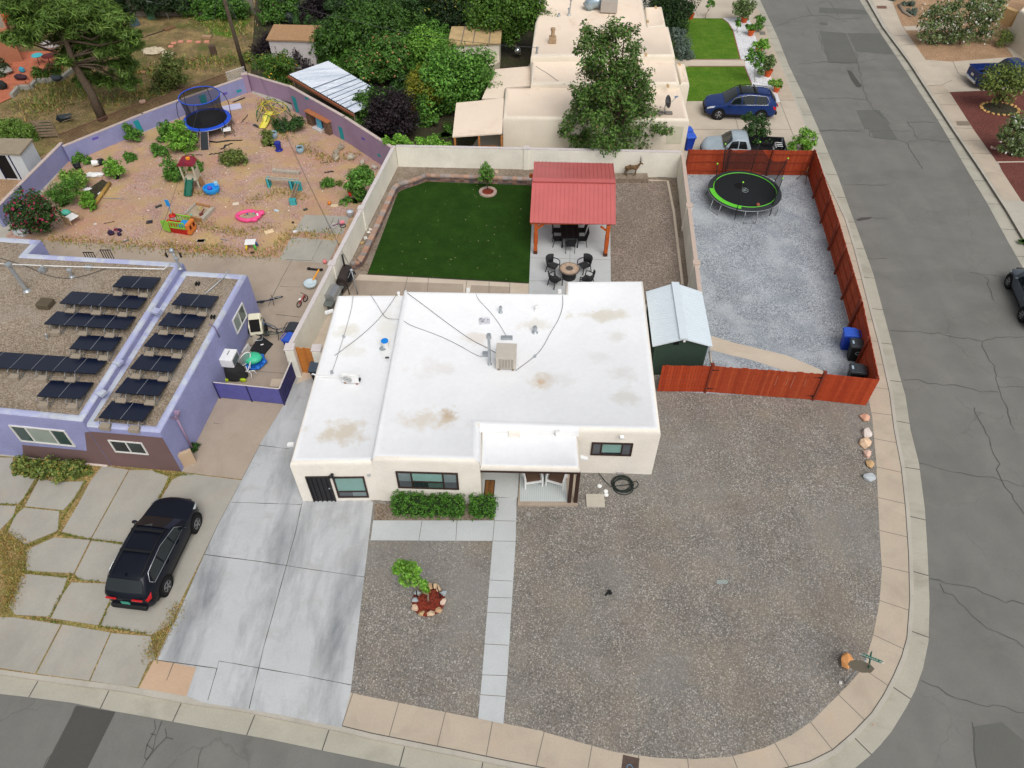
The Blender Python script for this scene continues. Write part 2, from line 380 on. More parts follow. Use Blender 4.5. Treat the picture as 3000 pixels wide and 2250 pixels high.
def patch(pts,m,z=-0.155):return sheet('road_patch',PM(pts,-0.15),m,z)
patch([('W',620,460),('W',935,515),('W',700,985),('W',340,1000)],M_patch)
patch([('E',0,70),('E',440,95),('E',475,140),('E',0,125)],M_patch2)
patch([('E',270,320),('E',590,325),('E',725,530),('E',360,500)],M_patch2,-0.153)
patch([('E',0,300),('E',260,320),('E',385,615),('E',95,610)],M_patch2)
patch([('E',360,1070),('E',590,1070),('E',690,1240),('E',440,1255)],M_patch2)
patch([('E',490,1250),('E',690,1240),('E',760,1350),('E',530,1340)],M_patch2,-0.153)
patch([('E',270,680),('E',310,690),('E',410,830),('E',405,850),('E',365,845),('E',310,770)],M_patch,-0.151)
patch([('H',1735,755),('H',1780,735),('H',1880,730),('H',1850,750),('H',1760,765)],M_patch,-0.151)
patch([('f',2100,1570),('f',2165,1560),('f',2212,1600),('f',2212,1660),('f',2110,1660)],M_patch2)
tag(MB().lathe([(0.0,0.0),(0.34,0.0),(0.36,-0.01)],P('D',1670,250,-0.15)+Vector((0,0,.006)),18).build('manhole_cover',M_patch2),'round iron manhole cover flush in the far end of the side street','manhole cover')
CR=[[('E',0,960),('E',250,950),('E',470,970)],[('E',0,1275),('E',200,1270),('E',440,1280),('E',700,1270),('E',900,1275)],[('E',0,605),('E',120,605),('E',385,615),('E',560,570)],[('E',350,500),('E',430,880),('E',520,1060),('E',700,1210)],[('E',480,1240),('E',500,1330),('E',760,1360),('E',850,1385),('E',960,1350),('E',1290,1380)],[('E',850,1385),('E',900,1480),('E',1000,1640)],[('E',860,1180),('E',960,1340)],[('E',870,1185),('E',1130,1190)],[('E',0,20),('E',100,10),('E',200,180),('E',400,180)],[('D',1150,290),('D',1300,215),('D',1450,170),('D',1700,160),('D',1900,230)],[('D',1480,60),('D',1550,160)],[('D',1600,330),('D',1720,650)],[('D',1400,680),('D',1720,650),('D',1984,680)],[('H',1430,5),('H',1850,0)],[('H',1640,460),('H',2002,460)],[('H',1880,735),('H',2002,740)],[('H',1830,1075),('H',2002,1080)],[('Q',880,300),('Q',1100,310),('Q',1400,340),('Q',1800,410),('Q',2000,370),('Q',2212,362)],[('Q',1800,410),('Q',1850,560),('Q',1920,700),('Q',1960,870),('Q',2050,1080),('Q',2120,1293)],[('Q',1010,795),('Q',1150,785),('Q',1260,830),('Q',1540,845),('Q',1760,905),('Q',1960,915)],[('Q',1960,860),('Q',2212,868)],[('b',0,545),('b',240,580),('b',440,600)],[('b',230,600),('b',330,800),('b',400,1000)],[('f',1985,1000),('f',2060,1020),('f',2130,1030),('f',2212,1050)],[('f',2008,1250),('f',2080,1265),('f',2150,1290),('f',2212,1305)],[('f',2030,1260),('f',2100,1330),('f',2212,1400)],[('f',1990,1470),('f',2070,1510),('f',2212,1540)],[('f',2105,880),('f',2140,960),('f',2165,1040),('f',2212,1110)],[('f',2100,1560),('f',2110,1659)],[('W',1250,580),('W',1260,650),('W',1190,780),('W',1170,880),('W',1190,900)],[('W',1310,590),('W',1260,720),('W',1240,820),('W',1190,900)],[('W',1350,720),('W',1270,800),('W',1190,900),('W',1150,968)],[('W',1190,780),('W',1240,820)],[('W',1640,800),('W',1600,968)],[('W',1340,650),('W',1350,720),('W',1400,735)],[('W',610,470),('W',480,740),('W',350,968)],[('W',1215,690),('W',1260,700)]]
strips('road_crack',[PM(c,-0.15) for c in CR],0.032,M_crack,-0.147,0.06,sub=.28)
INNER=[('f',1035,1553),('f',1090,1563),('f',1165,1578),('f',1250,1603),('f',1330,1625),('f',1420,1637),('f',1500,1640),('f',1580,1634),('f',1650,1616),('f',1710,1588),('V',0,1070),('V',220,850),('V',430,640),('V',630,420),('V',700,200),('V',760,0),('f',1900,1300),('f',1905,1230),('f',1900,1150),('f',1893,1000),('f',1884,900),('f',1872,840)]
inner=PM([('f',758,1497)]+INNER)
ko=[p for p in kerb]
ki=ccw(block);
blk_in=inset(ccw(block),0.16)
def nearest(p,path):
 best=None
 for a,b in zip(path,path[1:]):
  d=b-a;t=max(0,min(1,(p-a).dot(d)/max(d.length_squared,1e-9)));q=a+d*t
  if best is None or (q-p).length<(best-p).length:best=q
 return best
bi=[Vector((v.x,v.y,0)) for v in blk_in]
i0=min(range(len(bi)),key=lambda i:(bi[i]-kerb[9]).length);i1=min(range(len(bi)),key=lambda i:(bi[i]-kerb[36]).length)
if i0<i1:outer=bi[i0:i1+1]
else:outer=bi[i1:i0+1][::-1]
fence_out=PM([('Q',660,1050),('Q',765,790),('Q',720,560),('H',1760,1290),('H',1690,1010),('H',1600,790),('H',1540,560),('H',1480,370),('H',1400,170)],0)
walk_poly=inner+[P('f',1870,760),P('f',1840,640),P('f',1800,500),P('f',1760,400),P('f',1740,345)]+outer[::-1]
sheet('sidewalk',walk_poly,M_walk,0.004)
J=[]
acc=0;path=outer
dist=0
for a,b in zip(path,path[1:]):
 L=(b-a).length;
 while dist<L:
  q=a.lerp(b,dist/L);r=nearest(q,inner+[P('f',1840,640),P('f',1740,345)])
  if (q-r).length<3.2:J.append([q,r])
  dist+=1.62
 dist-=L
strips('sidewalk_joint',J,0.025,M_seam,0.008)
strips('sidewalk_joint',[[p for p in outer]],0.03,M_seam_d,0.008)
G2=[]
acc=0.4
for path in (edge,e2):
 dist=0.5;kp=kerb if path is edge else k2
 for a,b in zip(path,path[1:]):
  L=(b-a).length
  while dist<L:
   q=a.lerp(b,dist/L);r=nearest(Vector((q.x,q.y,0)),kp)
   if (q-r).length<2:G2.append([q,r])
   dist+=2.6
  dist-=L
strips('gutter_joint',G2,0.035,M_seam_d,-0.146)
sheet('gravel',PM([('f',800,1080),('f',755,1497)])+PM(INNER)+PM([('f',1875,800),('f',1420,790),('f',1380,900),('f',1100,1000)]),M_gravel,0.002)
sheet('driveway',PM([('f',655,795),('f',612,872),('f',560,962),('f',515,1050),('f',470,1135),('f',441,1198),('f',388,1320),('f',340,1424),('f',424,1442),('f',403,1504),('f',440,1518),('f',600,1543),('f',738,1572),('f',757,1498),('f',806,1085),('f',700,1000),('f',720,800)]),M_drive,0.006)
sheet('sidewalk',PM([('f',333,1425),('f',424,1442),('f',403,1504),('f',300,1486)]),concrete_mat('orange_concrete',(190,162,136),None,var=0.07),0.004)
strips('driveway_joint',[PM(l) for l in [[('f',442,1198),('f',560,1213),('f',664,1229),('f',790,1247)],[('f',332,1425),('f',469,1444),('f',473,1428),('f',664,1461),('f',759,1480)],[('R',212,755),('R',150,1041),('f',569,1401),('f',538,1531)],[('f',469,1444),('f',449,1513)],[('f',375,1432),('f',360,1470)],[('f',560,962),('f',625,970)],[('f',500,1085),('f',650,1090)]]],0.022,M_seam_d,0.010,0.004)
strips('driveway_joint',[PM(l) for l in [[('f',562,960),('f',515,1050),('f',470,1135),('f',441,1198),('f',388,1320),('f',340,1424)]]],0.02,M_seam,0.010)
sheet('path',PM([('h',458,178),('h',1300,178),('h',1310,0),('h',1455,0),('h',1447,330),('h',1390,1250),('h',1362,1590),('h',1187,1553),('h',1215,1250),('h',1288,320),('h',440,316)]),M_path,0.012)
strips('path_joint',[PM(l) for l in [[('h',1302,20),('h',1455,22)],[('h',1300,180),('h',1450,183)],[('h',1290,321),('h',1445,324)],[('h',1268,592),('h',1425,600)],[('h',1258,712),('h',1418,716)],[('h',1250,817),('h',1413,824)],[('h',1232,1036),('h',1398,1045)],[('h',1213,1250),('h',1389,1256)],[('h',1200,1388),('h',1376,1400)],[('h',798,178),('h',775,318)],[('h',1040,178),('h',1032,318)],[('h',1300,180),('h',1288,320)]]],0.02,M_seam,0.016)
sheet('gravel',PM([('R',905,770),('R',920,765),('R',2050,775),('R',2045,928),('R',895,925)]),M_soil,0.008)
sheet('gravel',PM([('f',850,372),('f',1480,378),('f',1500,640),('f',640,790),('f',650,760)]),M_soil,0.004)
sheet('gravel',PM([('f',1300,385),('f',1447,390),('f',1472,592),('f',1478,640),('f',1300,640)]),gravel_mat('garden_gravel',[(132,118,106),(154,140,126),(116,104,96),(164,152,140),(140,124,110)],20,[((126,112,100),0.5,0.6)]),0.008)
TURF=[('g',275,1460),('g',600,595),('g',640,572),('g',900,480),('g',2012,520),('I',230,410),('I',195,1540),('g',1975,1550)]
sheet('turf',PM(TURF[:5]+[('f',1152,402),('f',1143,613)]),M_turf,0.03)
strips('turf_edging',[PM([('g',268,1458),('g',1970,1553)])],0.07,plain('edging',(60,54,46)),0.034)
sheet('patio',PM([('f',1158,385),('f',1152,402),('f',1143,613),('f',1142,660),('f',1320,660),('f',1318,480),('f',1314,385)]),M_slab,0.04)
strips('patio_joint',[PM(l,.04) for l in [[('I',215,1245),('I',1130,1270)],[('I',200,1512),('I',600,1515)],[('I',675,1070),('I',668,1300)],[('I',290,885),('I',420,890)]]],0.02,M_seam,0.044)
sheet('patio',PM([('g',190,1458),('g',270,1462),('g',1980,1553),('g',1980,1680),('f',640,830),('f',690,700)]),M_beige,0.014)
sheet('patio',PM([('g',140,1520),('g',1290,1560),('g',1290,1680),('g',60,1680)]),M_tan,0.018)
sheet('patio',PM([('g',1370,1572),('g',1780,1590),('g',1780,1680),('g',1360,1680)]),M_tan,0.018)
strips('patio_joint',[PM(l) for l in [[('g',700,1490),('g',660,1659)],[('g',1325,1530),('g',1310,1659)],[('g',920,1500),('g',910,1640)],[('g',1562,1540),('g',1560,1659)],[('g',1780,1550),('g',1780,1659)]]],0.03,M_seam,0.022)
strips('edging_strip',[PM(l) for l in [[('H',0,425),('H',160,430),('H',210,680),('H',285,1300)]]],0.14,M_beige,0.022)
sheet('gravel',PM([('H',250,380),('H',1330,380),('H',1460,790),('H',1590,1260),('H',1690,1659),('Q',760,800),('Y',2010,400),('Y',85,300),('O',850,310),('H',430,1340),('H',330,650)]),M_bluegravel,0.006)
sheet('path',PM([('Y',890,0),('O',1030,890),('O',1310,985),('Y',1280,60),('Y',1640,140),('Y',1600,160),('Y',1260,140),('Y',1030,60),('O',1000,1065)][:0]+[('O',1020,890),('O',1310,980),('f',1700,768),('f',1775,800),('f',1790,812),('f',1730,812),('f',1620,777),('O',1310,1150),('O',1000,1070)]),M_beige,0.012)
sheet('ground',PM([('f',12,511),('f',112,391),('f',148,349),('f',278,299),('f',400,250),('f',537,198),('f',640,240),('f',830,345),('f',800,420),('f',640,800),('f',600,590),('f',60,535)]),M_yard,0.004)
sheet('patio',PM([('F',480,1120),('F',850,1150),('F',1440,1170),('F',1800,1230),('F',2212,1260),('f',600,557),('f',690,560),('f',720,575),('f',640,760),('f',615,872),('f',560,962),('a',1836,218),('a',1521,181),('a',1395,165),('f',380,800),('f',300,620),('f',60,560)]),M_tan,0.008)
sheet('patio',PM([('G',1290,1250),('G',1700,1265),('G',1640,1430),('G',1200,1400)]),M_old,0.010)
sheet('patio',PM([('G',1170,1455),('G',1600,1490),('G',1510,1700),('G',1060,1660),('G',1070,1640)]),M_old,0.012)
strips('patio_joint',[PM(l) for l in [[('K',1460,80),('K',1290,400),('K',1210,570)],[('K',1340,360),('K',1560,365)],[('K',1290,655),('K',1550,685)],[('K',1060,1255),('K',1380,1278)],[('F',1120,1170),('F',1030,1300)],[('K',1400,75),('K',1700,90)],[('L',2130,715),('L',2212,725)],[('G',1560,1275),('G',1500,1420)],[('G',1450,1490),('G',1360,1659)]]],0.025,M_seam_d,0.015,0.01)
sheet('ground',PM([('f',-260,1000),('a',0,40),('a',1390,160),('f',415,1000),('f',560,985),('f',437,1210),('f',335,1430),('f',300,1487),('W',1000,300),('W',300,212),('W',0,170),('f',-260,1405)]),M_strawsoil,0.003)
SL=[[(-300,50),(100,55),(85,175),(265,215),(180,360),(135,408),(-300,390)],[(300,215),(420,240),(640,235),(560,370),(480,453),(190,423)],[(-300,410),(125,420),(100,500),(0,605),(-300,620)],[(185,435),(450,462),(440,610),(190,712),(65,620),(110,500)],[(690,230),(780,115),(976,148),(686,672),(470,618),(600,400)],[(984,150),(1150,150),(1280,200),(1215,350),(960,700),(800,685),(696,672)],[(1310,222),(1420,170),(1521,188),(1836,226),(1808,272),(1650,570),(1545,790),(1370,1150),(1300,1320),(1150,1400),(765,1330),(850,1120),(960,790),(1215,380)],[(415,660),(686,680),(560,933),(205,913),(190,760)],[(700,680),(955,720),(840,1003),(610,985),(570,938)],[(175,937),(510,967),(470,1090),(380,1262),(120,1248),(65,1180)],[(545,1002),(840,1012),(845,1112),(750,1328),(388,1273),(478,1090)]]
mb=MB()
for s_ in SL:mb.poly([(p.x,p.y,0.012) for p in ccw([P('a',x,y) for x,y in s_])])
for s_ in ([('a',110,1268),('a',462,1322),('W',285,203),('W',0,158),('f',-260,1398),('f',-260,1330)],[('a',475,1322),('a',838,1382),('W',722,260),('W',297,205)],[('a',846,1387),('a',1145,1412),('a',1175,1585),('W',1200,125),('W',1115,316),('W',732,263)]):
 mb.poly([(p.x,p.y,0.012) for p in ccw(PM(s_))])
tag(mb.build('driveway',M_old),kind='structure')
sheet('ground',PM([('f',-300,560),('f',-150,-160),('f',562,-160),('f',540,195),('f',278,292),('f',135,335),('f',0,480)]),M_weedsoil,0.003)
sheet('patio',PM([('d',-300,300),('d',150,280),('d',870,260),('d',970,540),('d',700,640),('d',560,740),('d',470,840),('d',300,840),('d',190,970),('d',-300,1200)]),M_terra,0.05)
sheet('lawn',PM([('A',1580,120),('A',2130,120),('A',2170,180),('A',2000,330),('A',1850,300),('A',1800,230)]),lawn_mat('weedy_grass',(84,120,40),(110,120,56),10),0.010)
sheet('ground',PM([('F',-100,440),('F',280,430),('F',420,230),('F',640,110),('F',0,740),('F',-400,1100)]),M_dsoil,0.008)
sheet('ground',PM([('f',540,185),('f',562,-160),('f',1170,-160),('f',1150,130),('f',1010,330),('f',842,325)]),M_darksoil,0.004)
sheet('driveway',PM([('f',1420,385),('f',1400,-160),('f',1560,-160),('f',1600,-30),('f',1632,30),('f',1664,98),('f',1707,194),('f',1765,339),('f',1778,376)]),M_side,0.004)
sheet('lawn',PM([('D',60,190),('D',600,195),('D',660,240),('D',710,320),('D',790,625),('D',60,625)]),M_lawn,0.010)
sheet('lawn',PM([('D',150,705),('D',835,705),('D',910,890),('D',860,1070),('D',200,1070)]),M_lawn,0.010)
sheet('gravel',PM([('D',600,195),('D',880,190),('D',960,420),('D',1120,830),('D',1210,1080),('D',1000,1080),('D',910,890),('D',835,705),('D',840,640),('D',790,625),('D',710,320),('D',660,240)]),M_whitegravel,0.012)
sheet('path',PM([('D',200,635),('D',840,640),('D',840,697),('D',200,695)]),M_beige,0.014)
strips('lawn_edging',[PM(l) for l in [[('D',600,195),('D',660,240),('D',710,320),('D',790,625)],[('D',835,705),('D',910,890)],[('D',240,628),('D',840,634)],[('D',240,702),('D',840,703)]]],0.08,plain('brick_edging',(148,92,74)),0.018)
sheet('sidewalk',PM([('D',880,60),('D',960,420),('D',1120,830),('D',1215,1060),('D',1365,1060),('D',1180,600),('D',980,100)]),M_walk,0.008)
strips('driveway_joint',[PM(l) for l in [[('D',735,1240),('D',770,1370)],[('D',1210,1080),('D',1360,1460)],[('D',270,1370),('D',1330,1370)],[('D',1200,1060),('D',1365,1063)],[('D',300,60),('D',340,170)]]],0.03,M_seam,0.012)
sheet('ground',PM([('c',-200,-250),('c',40,0),('c',140,250),('c',370,580),('c',620,600),('c',1230,552),('c',1900,540),('c',1900,-250)]),M_dsoil,0.004)
sheet('driveway',PM([('c',230,605),('c',370,582),('c',620,600),('c',1230,552),('c',1800,530),('c',1800,880),('c',930,880),('c',600,893),('c',545,830),('c',385,832)]),M_side,0.008)
sheet('sidewalk',PM([('c',-130,-200),('c',30,0),('c',140,250),('c',370,582),('c',230,602),('c',0,275),('c',-190,-60)]),M_side,0.010)
sheet('sidewalk',PM([('c',385,834),('c',545,830),('c',600,893),('c',830,1250),('c',1110,1659),('c',1300,1950),('c',1130,1950),('c',930,1655)]),M_walk,0.010)
sheet('gravel',PM([('c',602,896),('c',930,882),('c',1800,860),('c',1800,1560),('c',1060,1570),('c',830,1250)]),M_redgravel,0.006)
sheet('gravel',PM([('c',1078,1582),('c',1800,1570),('c',1800,2200),('c',1300,1950),('c',1112,1659)]),M_redgravel,0.006)
sheet('path',PM([('c',1060,1572),('c',1800,1562),('c',1800,1572),('c',1078,1582)]),M_beige,0.012)
sheet('path',PM([('c',150,255),('c',700,240),('c',700,285),('c',180,298)]),M_beige,0.012)
sheet('path',PM([('c',1150,460),('c',1270,465),('c',1330,560),('c',1230,560)]),M_side,0.014)
strips('sidewalk_joint',[PM(l) for l in [[('c',60,350),('c',180,345)],[('c',120,440),('c',270,430)],[('c',395,832),('c',550,826)],[('c',450,910),('c',610,905)],[('c',510,1020),('c',680,1020)],[('c',650,1245),('c',830,1250)],[('c',740,1370),('c',910,1370)],[('c',820,1490),('c',1000,1495)],[('c',635,600),('c',690,720),('c',780,770)],[('c',540,820),('c',630,780)]]],0.03,M_seam_d,0.016)
M_stucco=mat('cream_stucco',(236,229,217),0.9,var=0.07,scale=1.2,bump=0.35)
M_wallst=mat('garden_wall_stucco',(234,230,216),0.9,var=0.09,scale=1.0,bump=0.4)
M_cap=mat('wall_cap',(206,198,196),0.9,var=0.06)
M_nb=mat('neighbour_stucco',(228,218,200),0.9,var=0.05,scale=1.2,bump=0.3)
M_nbroof=concrete_mat('cream_roof',(234,216,196),(196,164,136),0.55,(0.5,0.35,1),0,0.03,None,(0.56,0.75))
def roof_white(stains):
 t=NT('white_roof')
 n1=t.noise(0.5,5,.6);n2=t.noise(5,3);n3=t.noise(1.6,5,.65)
 col=t.mix(lin((236,237,238)),t.ramp(n1,[(0.3,grey(.95)),(0.7,grey(1.02))]),1.0,'MULTIPLY')
 col=t.mix(col,t.ramp(n2,[(0.3,grey(.97)),(0.7,grey(1.01))]),1.0,'MULTIPLY')
 geo=t.node('ShaderNodeNewGeometry')
 for (x,y,r,c,amt) in stains:
  vm=t.node('ShaderNodeMapping');vm.inputs['Location'].default_value=(-x,-y*1.0,0)
  t.l.new(geo.outputs['Position'],vm.inputs['Vector'])
  vl=t.node('ShaderNodeVectorMath',operation='LENGTH');
  sc=t.node('ShaderNodeVectorMath',operation='MULTIPLY');sc.inputs[1].default_value=(1/r[0],1/r[1],0)
  t.l.new(vm.outputs[0],sc.inputs[0]);t.l.new(sc.outputs[0],vl.inputs[0])
  ad=t.node('ShaderNodeMath',operation='ADD');t.l.new(vl.outputs['Value'],ad.inputs[0])
  sb=t.node('ShaderNodeMath',operation='MULTIPLY_ADD');t.l.new(n3,sb.inputs[0]);sb.inputs[1].default_value=3.2;sb.inputs[2].default_value=-1.6
  t.l.new(sb.outputs[0],ad.inputs[1])
  fac=t.ramp(ad.outputs[0],[(0.2,grey(min(1,amt*1.25))),(1.1,grey(0))])
  col=t.mix(col,lin(c),fac)
 t.bump(n2,0.1,0.02)
 MATS['white_roof']=t.done(col,0.75,0,0.3);return MATS['white_roof']
ZM,ZL,ZP=2.88,2.60,2.58
def rp(k,x,y,z):p=P(k,x,y,z);return (p.x,p.y)
RS=[]
for k,x,y,r,c,amt in [('N',870,1175,(0.75,0.55),(206,186,156),.55),('N',870,1172,(0.22,0.16),(200,146,70),.8),('N',1000,1150,(1.1,0.5),(214,212,206),.5),('N',1560,450,(1.5,0.5),(214,210,198),.6),('N',760,550,(1.0,0.45),(216,212,202),.6),('N',180,720,(1.1,0.5),(218,210,200),.6),('f',965,897,(0.5,0.5),(186,160,120),.8),('f',930,905,(1.3,0.6),(214,204,188),.6),('f',735,925,(1.2,0.8),(208,196,176),.65),('N',1680,690,(.5,.4),(218,216,210),.6),('N',1740,1100,(.8,.5),(218,216,212),.6),('N',1780,1330,(.7,.6),(216,213,206),.6),('N',1520,900,(.5,.5),(218,218,216),.5),('f',745,705,(.8,.5),(214,210,196),.6),('f',1290,680,(1.4,.4),(212,206,192),.55),('f',760,745,(0.9,.5),(218,216,206),.5),('M',700,720,(0.5,2.0),(222,220,212),.6),('M',1200,1210,(1.2,.6),(220,216,212),.5)]:
 p=P(k,x,y,ZM-0.12);RS.append((p.x,p.y,r,c,amt))
M_roof=roof_white(RS)
def adobe(parent,pts,z,wm,rm,lip=0.12,drop=0.12,wall='wall',roof='roof',z0=-0.05):
 p=ccw(pts);L=lambda d,zz:[(q[0],q[1],zz) for q in (inset(p,d) if d else p)]
 w=MB().rings([L(0,z0),L(0,z-0.22),L(0.025,z-0.10),L(0.07,z-0.03),L(lip,z)],cap=False)
 wo=w.build(wall,wm,parent,True,True,angle=50)
 r=MB().rings([L(lip,z),L(lip+0.06,z+0.005),L(lip+0.16,z-0.03),L(lip+0.30,z-drop)])
 ro=r.build(roof,rm,parent,True,True,angle=40)
 return wo,ro
def opening(parent,name,A,B,k,c4,fm,fw=0.06,vs=(),hs=(),panes=(),depth=0.05,label=None,sill=None):
 A=Vector((A[0],A[1],0));B=Vector((B[0],B[1],0));u=(B-A).normalized();n=Vector((u.y,-u.x,0))
 if n.dot(CAM-A)<0:n=-n
 q=[PW(k,x,y,A,B) for x,y in c4];us=[(p-A).dot(u) for p in q]
 u0=(us[0]+us[3])/2;u1=(us[1]+us[2])/2;z1=(q[0].z+q[1].z)/2;z0=(q[2].z+q[3].z)/2
 if u0>u1:u0,u1=u1,u0;
 W=u1-u0;H=z1-z0
 at=lambda a,z,o:A+u*a+n*o+Vector((0,0,z))
 fr=MB();d=depth
 fr.beam(at(u0,z1-fw/2,d/2),at(u1,z1-fw/2,d/2),d,fw,up=(0,0,1));fr.beam(at(u0,z0+fw/2,d/2),at(u1,z0+fw/2,d/2),d,fw)
 for a in (u0+fw/2,u1-fw/2):fr.box(at(a,(z0+z1)/2,d/2),(fw,d,H-2*fw),math.atan2(u.y,u.x))
 for f in vs:fr.box(at(u0+W*f,(z0+z1)/2,d/2-.002),(fw*.8,d,H-2*fw),math.atan2(u.y,u.x))
 for f,a,b in hs:fr.box(at(u0+W*(a+b)/2,z0+H*f,d/2-.004),(W*(b-a)-fw,d,fw*.8),math.atan2(u.y,u.x))
 fo=fr.build(name,fm,parent,world=True)
 if label:fo['label']=label
 for a,b,za,zb,pm in panes:
  mb=MB();mb.poly([at(u0+W*a,z0+H*za,0.012),at(u0+W*b,z0+H*za,0.012),at(u0+W*b,z0+H*zb,0.012),at(u0+W*a,z0+H*zb,0.012)])
  mb.build('pane',pm,fo,world=True)
 if sill:
  MB().beam(at(u0-.08,z0-.05,.05),at(u1+.08,z0-.05,.05),.1,.1).build('sill',sill,fo,world=True)
 return fo,(u0,u1,z0,z1,at,u,n)
main=[rp('f',872.5,627,ZM),rp('f',1221,633,ZM),rp('f',1222,606,ZM),rp('f',1390,605,ZM),rp('f',1429,932,ZM),rp('f',1251.5,927.6,ZM),rp('f',1036,919.6,ZM),rp('f',1036,997,ZM),rp('f',802,990,ZM)]
house=T('house','flat white roofed cream stucco house on the gravel corner lot','house',(main[7][0],main[7][1],0))
adobe(house,main,ZM,M_stucco,M_roof)
mx=lambda y:main[8][0]+(main[0][0]-main[8][0])*(y-main[8][1])/(main[0][1]-main[8][1])
wl=[rp('f',624,1000.4,ZL),rp('f',727,636,ZL)]
yb=wl[1][1];yf=wl[0][1]
wing=[wl[0],(mx(yf)+0.25,main[8][1]+0.03),(mx(yb)+0.25,yb),wl[1]]
adobe(house,wing,ZL,M_stucco,M_roof)
pfl=P('f',1038,1008,ZP);pfr=P('f',1254,1012.5,ZP)
porch=[(main[7][0]+0.004,pfl.y),(pfr.x,pfr.y),(pfr.x+0.0,main[5][1]-0.004),(main[7][0]+0.004,main[6][1]-0.004)]
pp=ccw(porch);Lp=lambda d,zz:[(q[0],q[1],zz) for q in (inset(pp,d) if d else pp)]
MB().rings([Lp(0.02,ZP-0.27),Lp(0,ZP-0.2),Lp(0.02,ZP-.06),Lp(0.08,ZP)],cap=False).build('fascia',M_stucco,house,True,True,angle=50)
MB().rings([Lp(0.08,ZP),Lp(0.14,ZP),Lp(0.22,ZP-0.06)]).build('porch_roof',M_roof,house,True,True,angle=40)
M_beam=plain('porch_timber',(62,42,36),0.7,var=0.15)
b1=Vector((porch[0][0],porch[0][1]+0.16,ZP-0.36));b2=Vector((porch[1][0]-.05,porch[1][1]+0.16,ZP-0.36))
MB().beam(b1,b2,0.2,0.19).build('porch_beam',M_beam,house,world=True)
MB().poly([(porch[0][0],porch[0][1]+.05,ZP-0.275),(porch[1][0]-.02,porch[1][1]+.05,ZP-.275),(porch[2][0]-.02,porch[2][1],ZP-.275),(porch[3][0],porch[3][1],ZP-.275)]).build('porch_ceiling',M_white,house,world=True)
ps1=P('S',1172,950,0.1);ps2=P('S',1240,955,0.1)
for p in (ps1,ps2):
 MB().box((p.x,pfr.y+0.16,(ZP-.45)/2+.05),(0.14,0.14,ZP-.55)).build('porch_post',M_beam,house,world=True)
MB().prism([rp('S',612,960,.1),rp('S',1262,960,.1),(pfr.x+.05,main[5][1]+.1),(P('S',612,960,.1).x+.15,main[6][1]+.1)],0,0.10).build('porch_step',M_tan,house,world=True)
MB().prism([(main[7][0]+.01,main[7][1]+.35),rp('S',612,880,.05),(P('S',612,880,.05).x+.1,main[6][1]+.1),(main[6][0]+.01,main[6][1]+.1)],0,0.05).build('porch_floor',M_slab,house,world=True)
F1,F2=main[8],main[7]
opening(house,'window',F1,F2,'R',[(1098,458),(1692,468),(1712,625),(1135,612)],M_brown,0.07,(0.245,0.755),[(0.42,0.245,0.755)],[(0,.245,.42,1,M_curt),(0,.245,0,.42,mat('glass_over_dark_blind',(88,92,98),.12,spec=.5)),(.245,.50,.42,1,M_blind),(.50,.755,.42,1,M_blind),(.245,.5,0,.42,M_glass),(.5,.755,0,.42,mat('glass_reflection',(72,96,90),.1,spec=.5)),(.755,1,.42,1,M_curt),(.755,1,0,.42,MATS['glass_over_dark_blind'])],label='wide three part brown framed window behind the long hedge')
W1,W2=wing[0],wing[1]
opening(house,'window',W1,W2,'R',[(495,505),(800,508),(855,703),(560,700)],M_brown,0.07,(),[(0.30,0,1),],[(0,1,.3,1,M_blind),(0,.5,0,.3,MATS['glass_over_dark_blind']),(.5,1,0,.3,M_curt)],label='square brown framed window beside the black door',sill=None)
do,inf=opening(house,'door',W1,W2,'R',[(235,503),(462,505),(552,756),(335,756)],plain('door_frame',(40,36,36)),0.05,(0.2,0.4,0.6,0.8),(),[(0,1,0,1,plain('black_security_door',(34,34,38),0.4,var=.2))],0.06)
MB().ball(inf[4](inf[1]-.1,1.0,.09),.035).build('handle',M_galv,do,world=True)
RW1,RW2=main[5],main[4]
opening(house,'window',RW1,RW2,'S',[(1412,277),(1862,287),(1840,422),(1402,410)],M_brown,0.07,(0.245,0.745),(),[(0,.245,0,1,MATS['glass_over_dark_blind']),(.245,.745,.22,1,M_blind),(.245,.745,0,.22,M_glass),(.745,1,0,1,MATS['glass_over_dark_blind'])],label='brown framed window in the wall above the coiled hose')
MB().beam(PW('R',305,772,W1,W2)*1.0,PW('R',915,780,W1,W2),.2,.12).build('threshold',M_beige,house,world=True)
def upz(kt,x,y,base):return PY(kt,x,y,base.y).z
def vent(kb,bx,by,zb,kt,tx,ty,r,name,label=None,cap=1.35,hood=0.09,m=None,par=None):
 b=P(kb,bx,by,zb);zt=max(upz(kt,tx,ty,b),zb+0.12)
 mb=MB();mb.lathe([(r*1.7,0),(r*1.15,.06),(r,.07),(r,zt-zb-hood*1.4)],b,14)
 mb.lathe([(r*cap,zt-zb-hood*1.3),(r*cap,zt-zb-hood*.5),(r*cap*.75,zt-zb),(0.0,zt-zb+.01)],b,14)
 o=mb.build(name,m or M_galv,par or house,True,True,angle=40)
 if label:o['label']=label
 return o
ZR=ZM-0.12
vent('N',312,985,ZR,'N',288,660,.06,'flue_pipe','tall galvanised flue pipe beside the rooftop cooler',1.8,.16)
vent('N',800,640,ZR,'N',805,578,.085,'roof_vent',None,1.25,.12)
vent('N',817,400,ZR,'N',818,352,.075,'roof_vent',None,1.2,.08,M_white)
vent('N',430,425,ZR,'N',436,360,.06,'roof_vent',None,1.3,.12)
vent('N',800,905,ZR,'N',801,890,.04,'roof_vent',None,1.0,.04)
vent('M',825,408,ZL-.1,'M',825,362,.055,'roof_vent',None,1.5,.06,M_white)
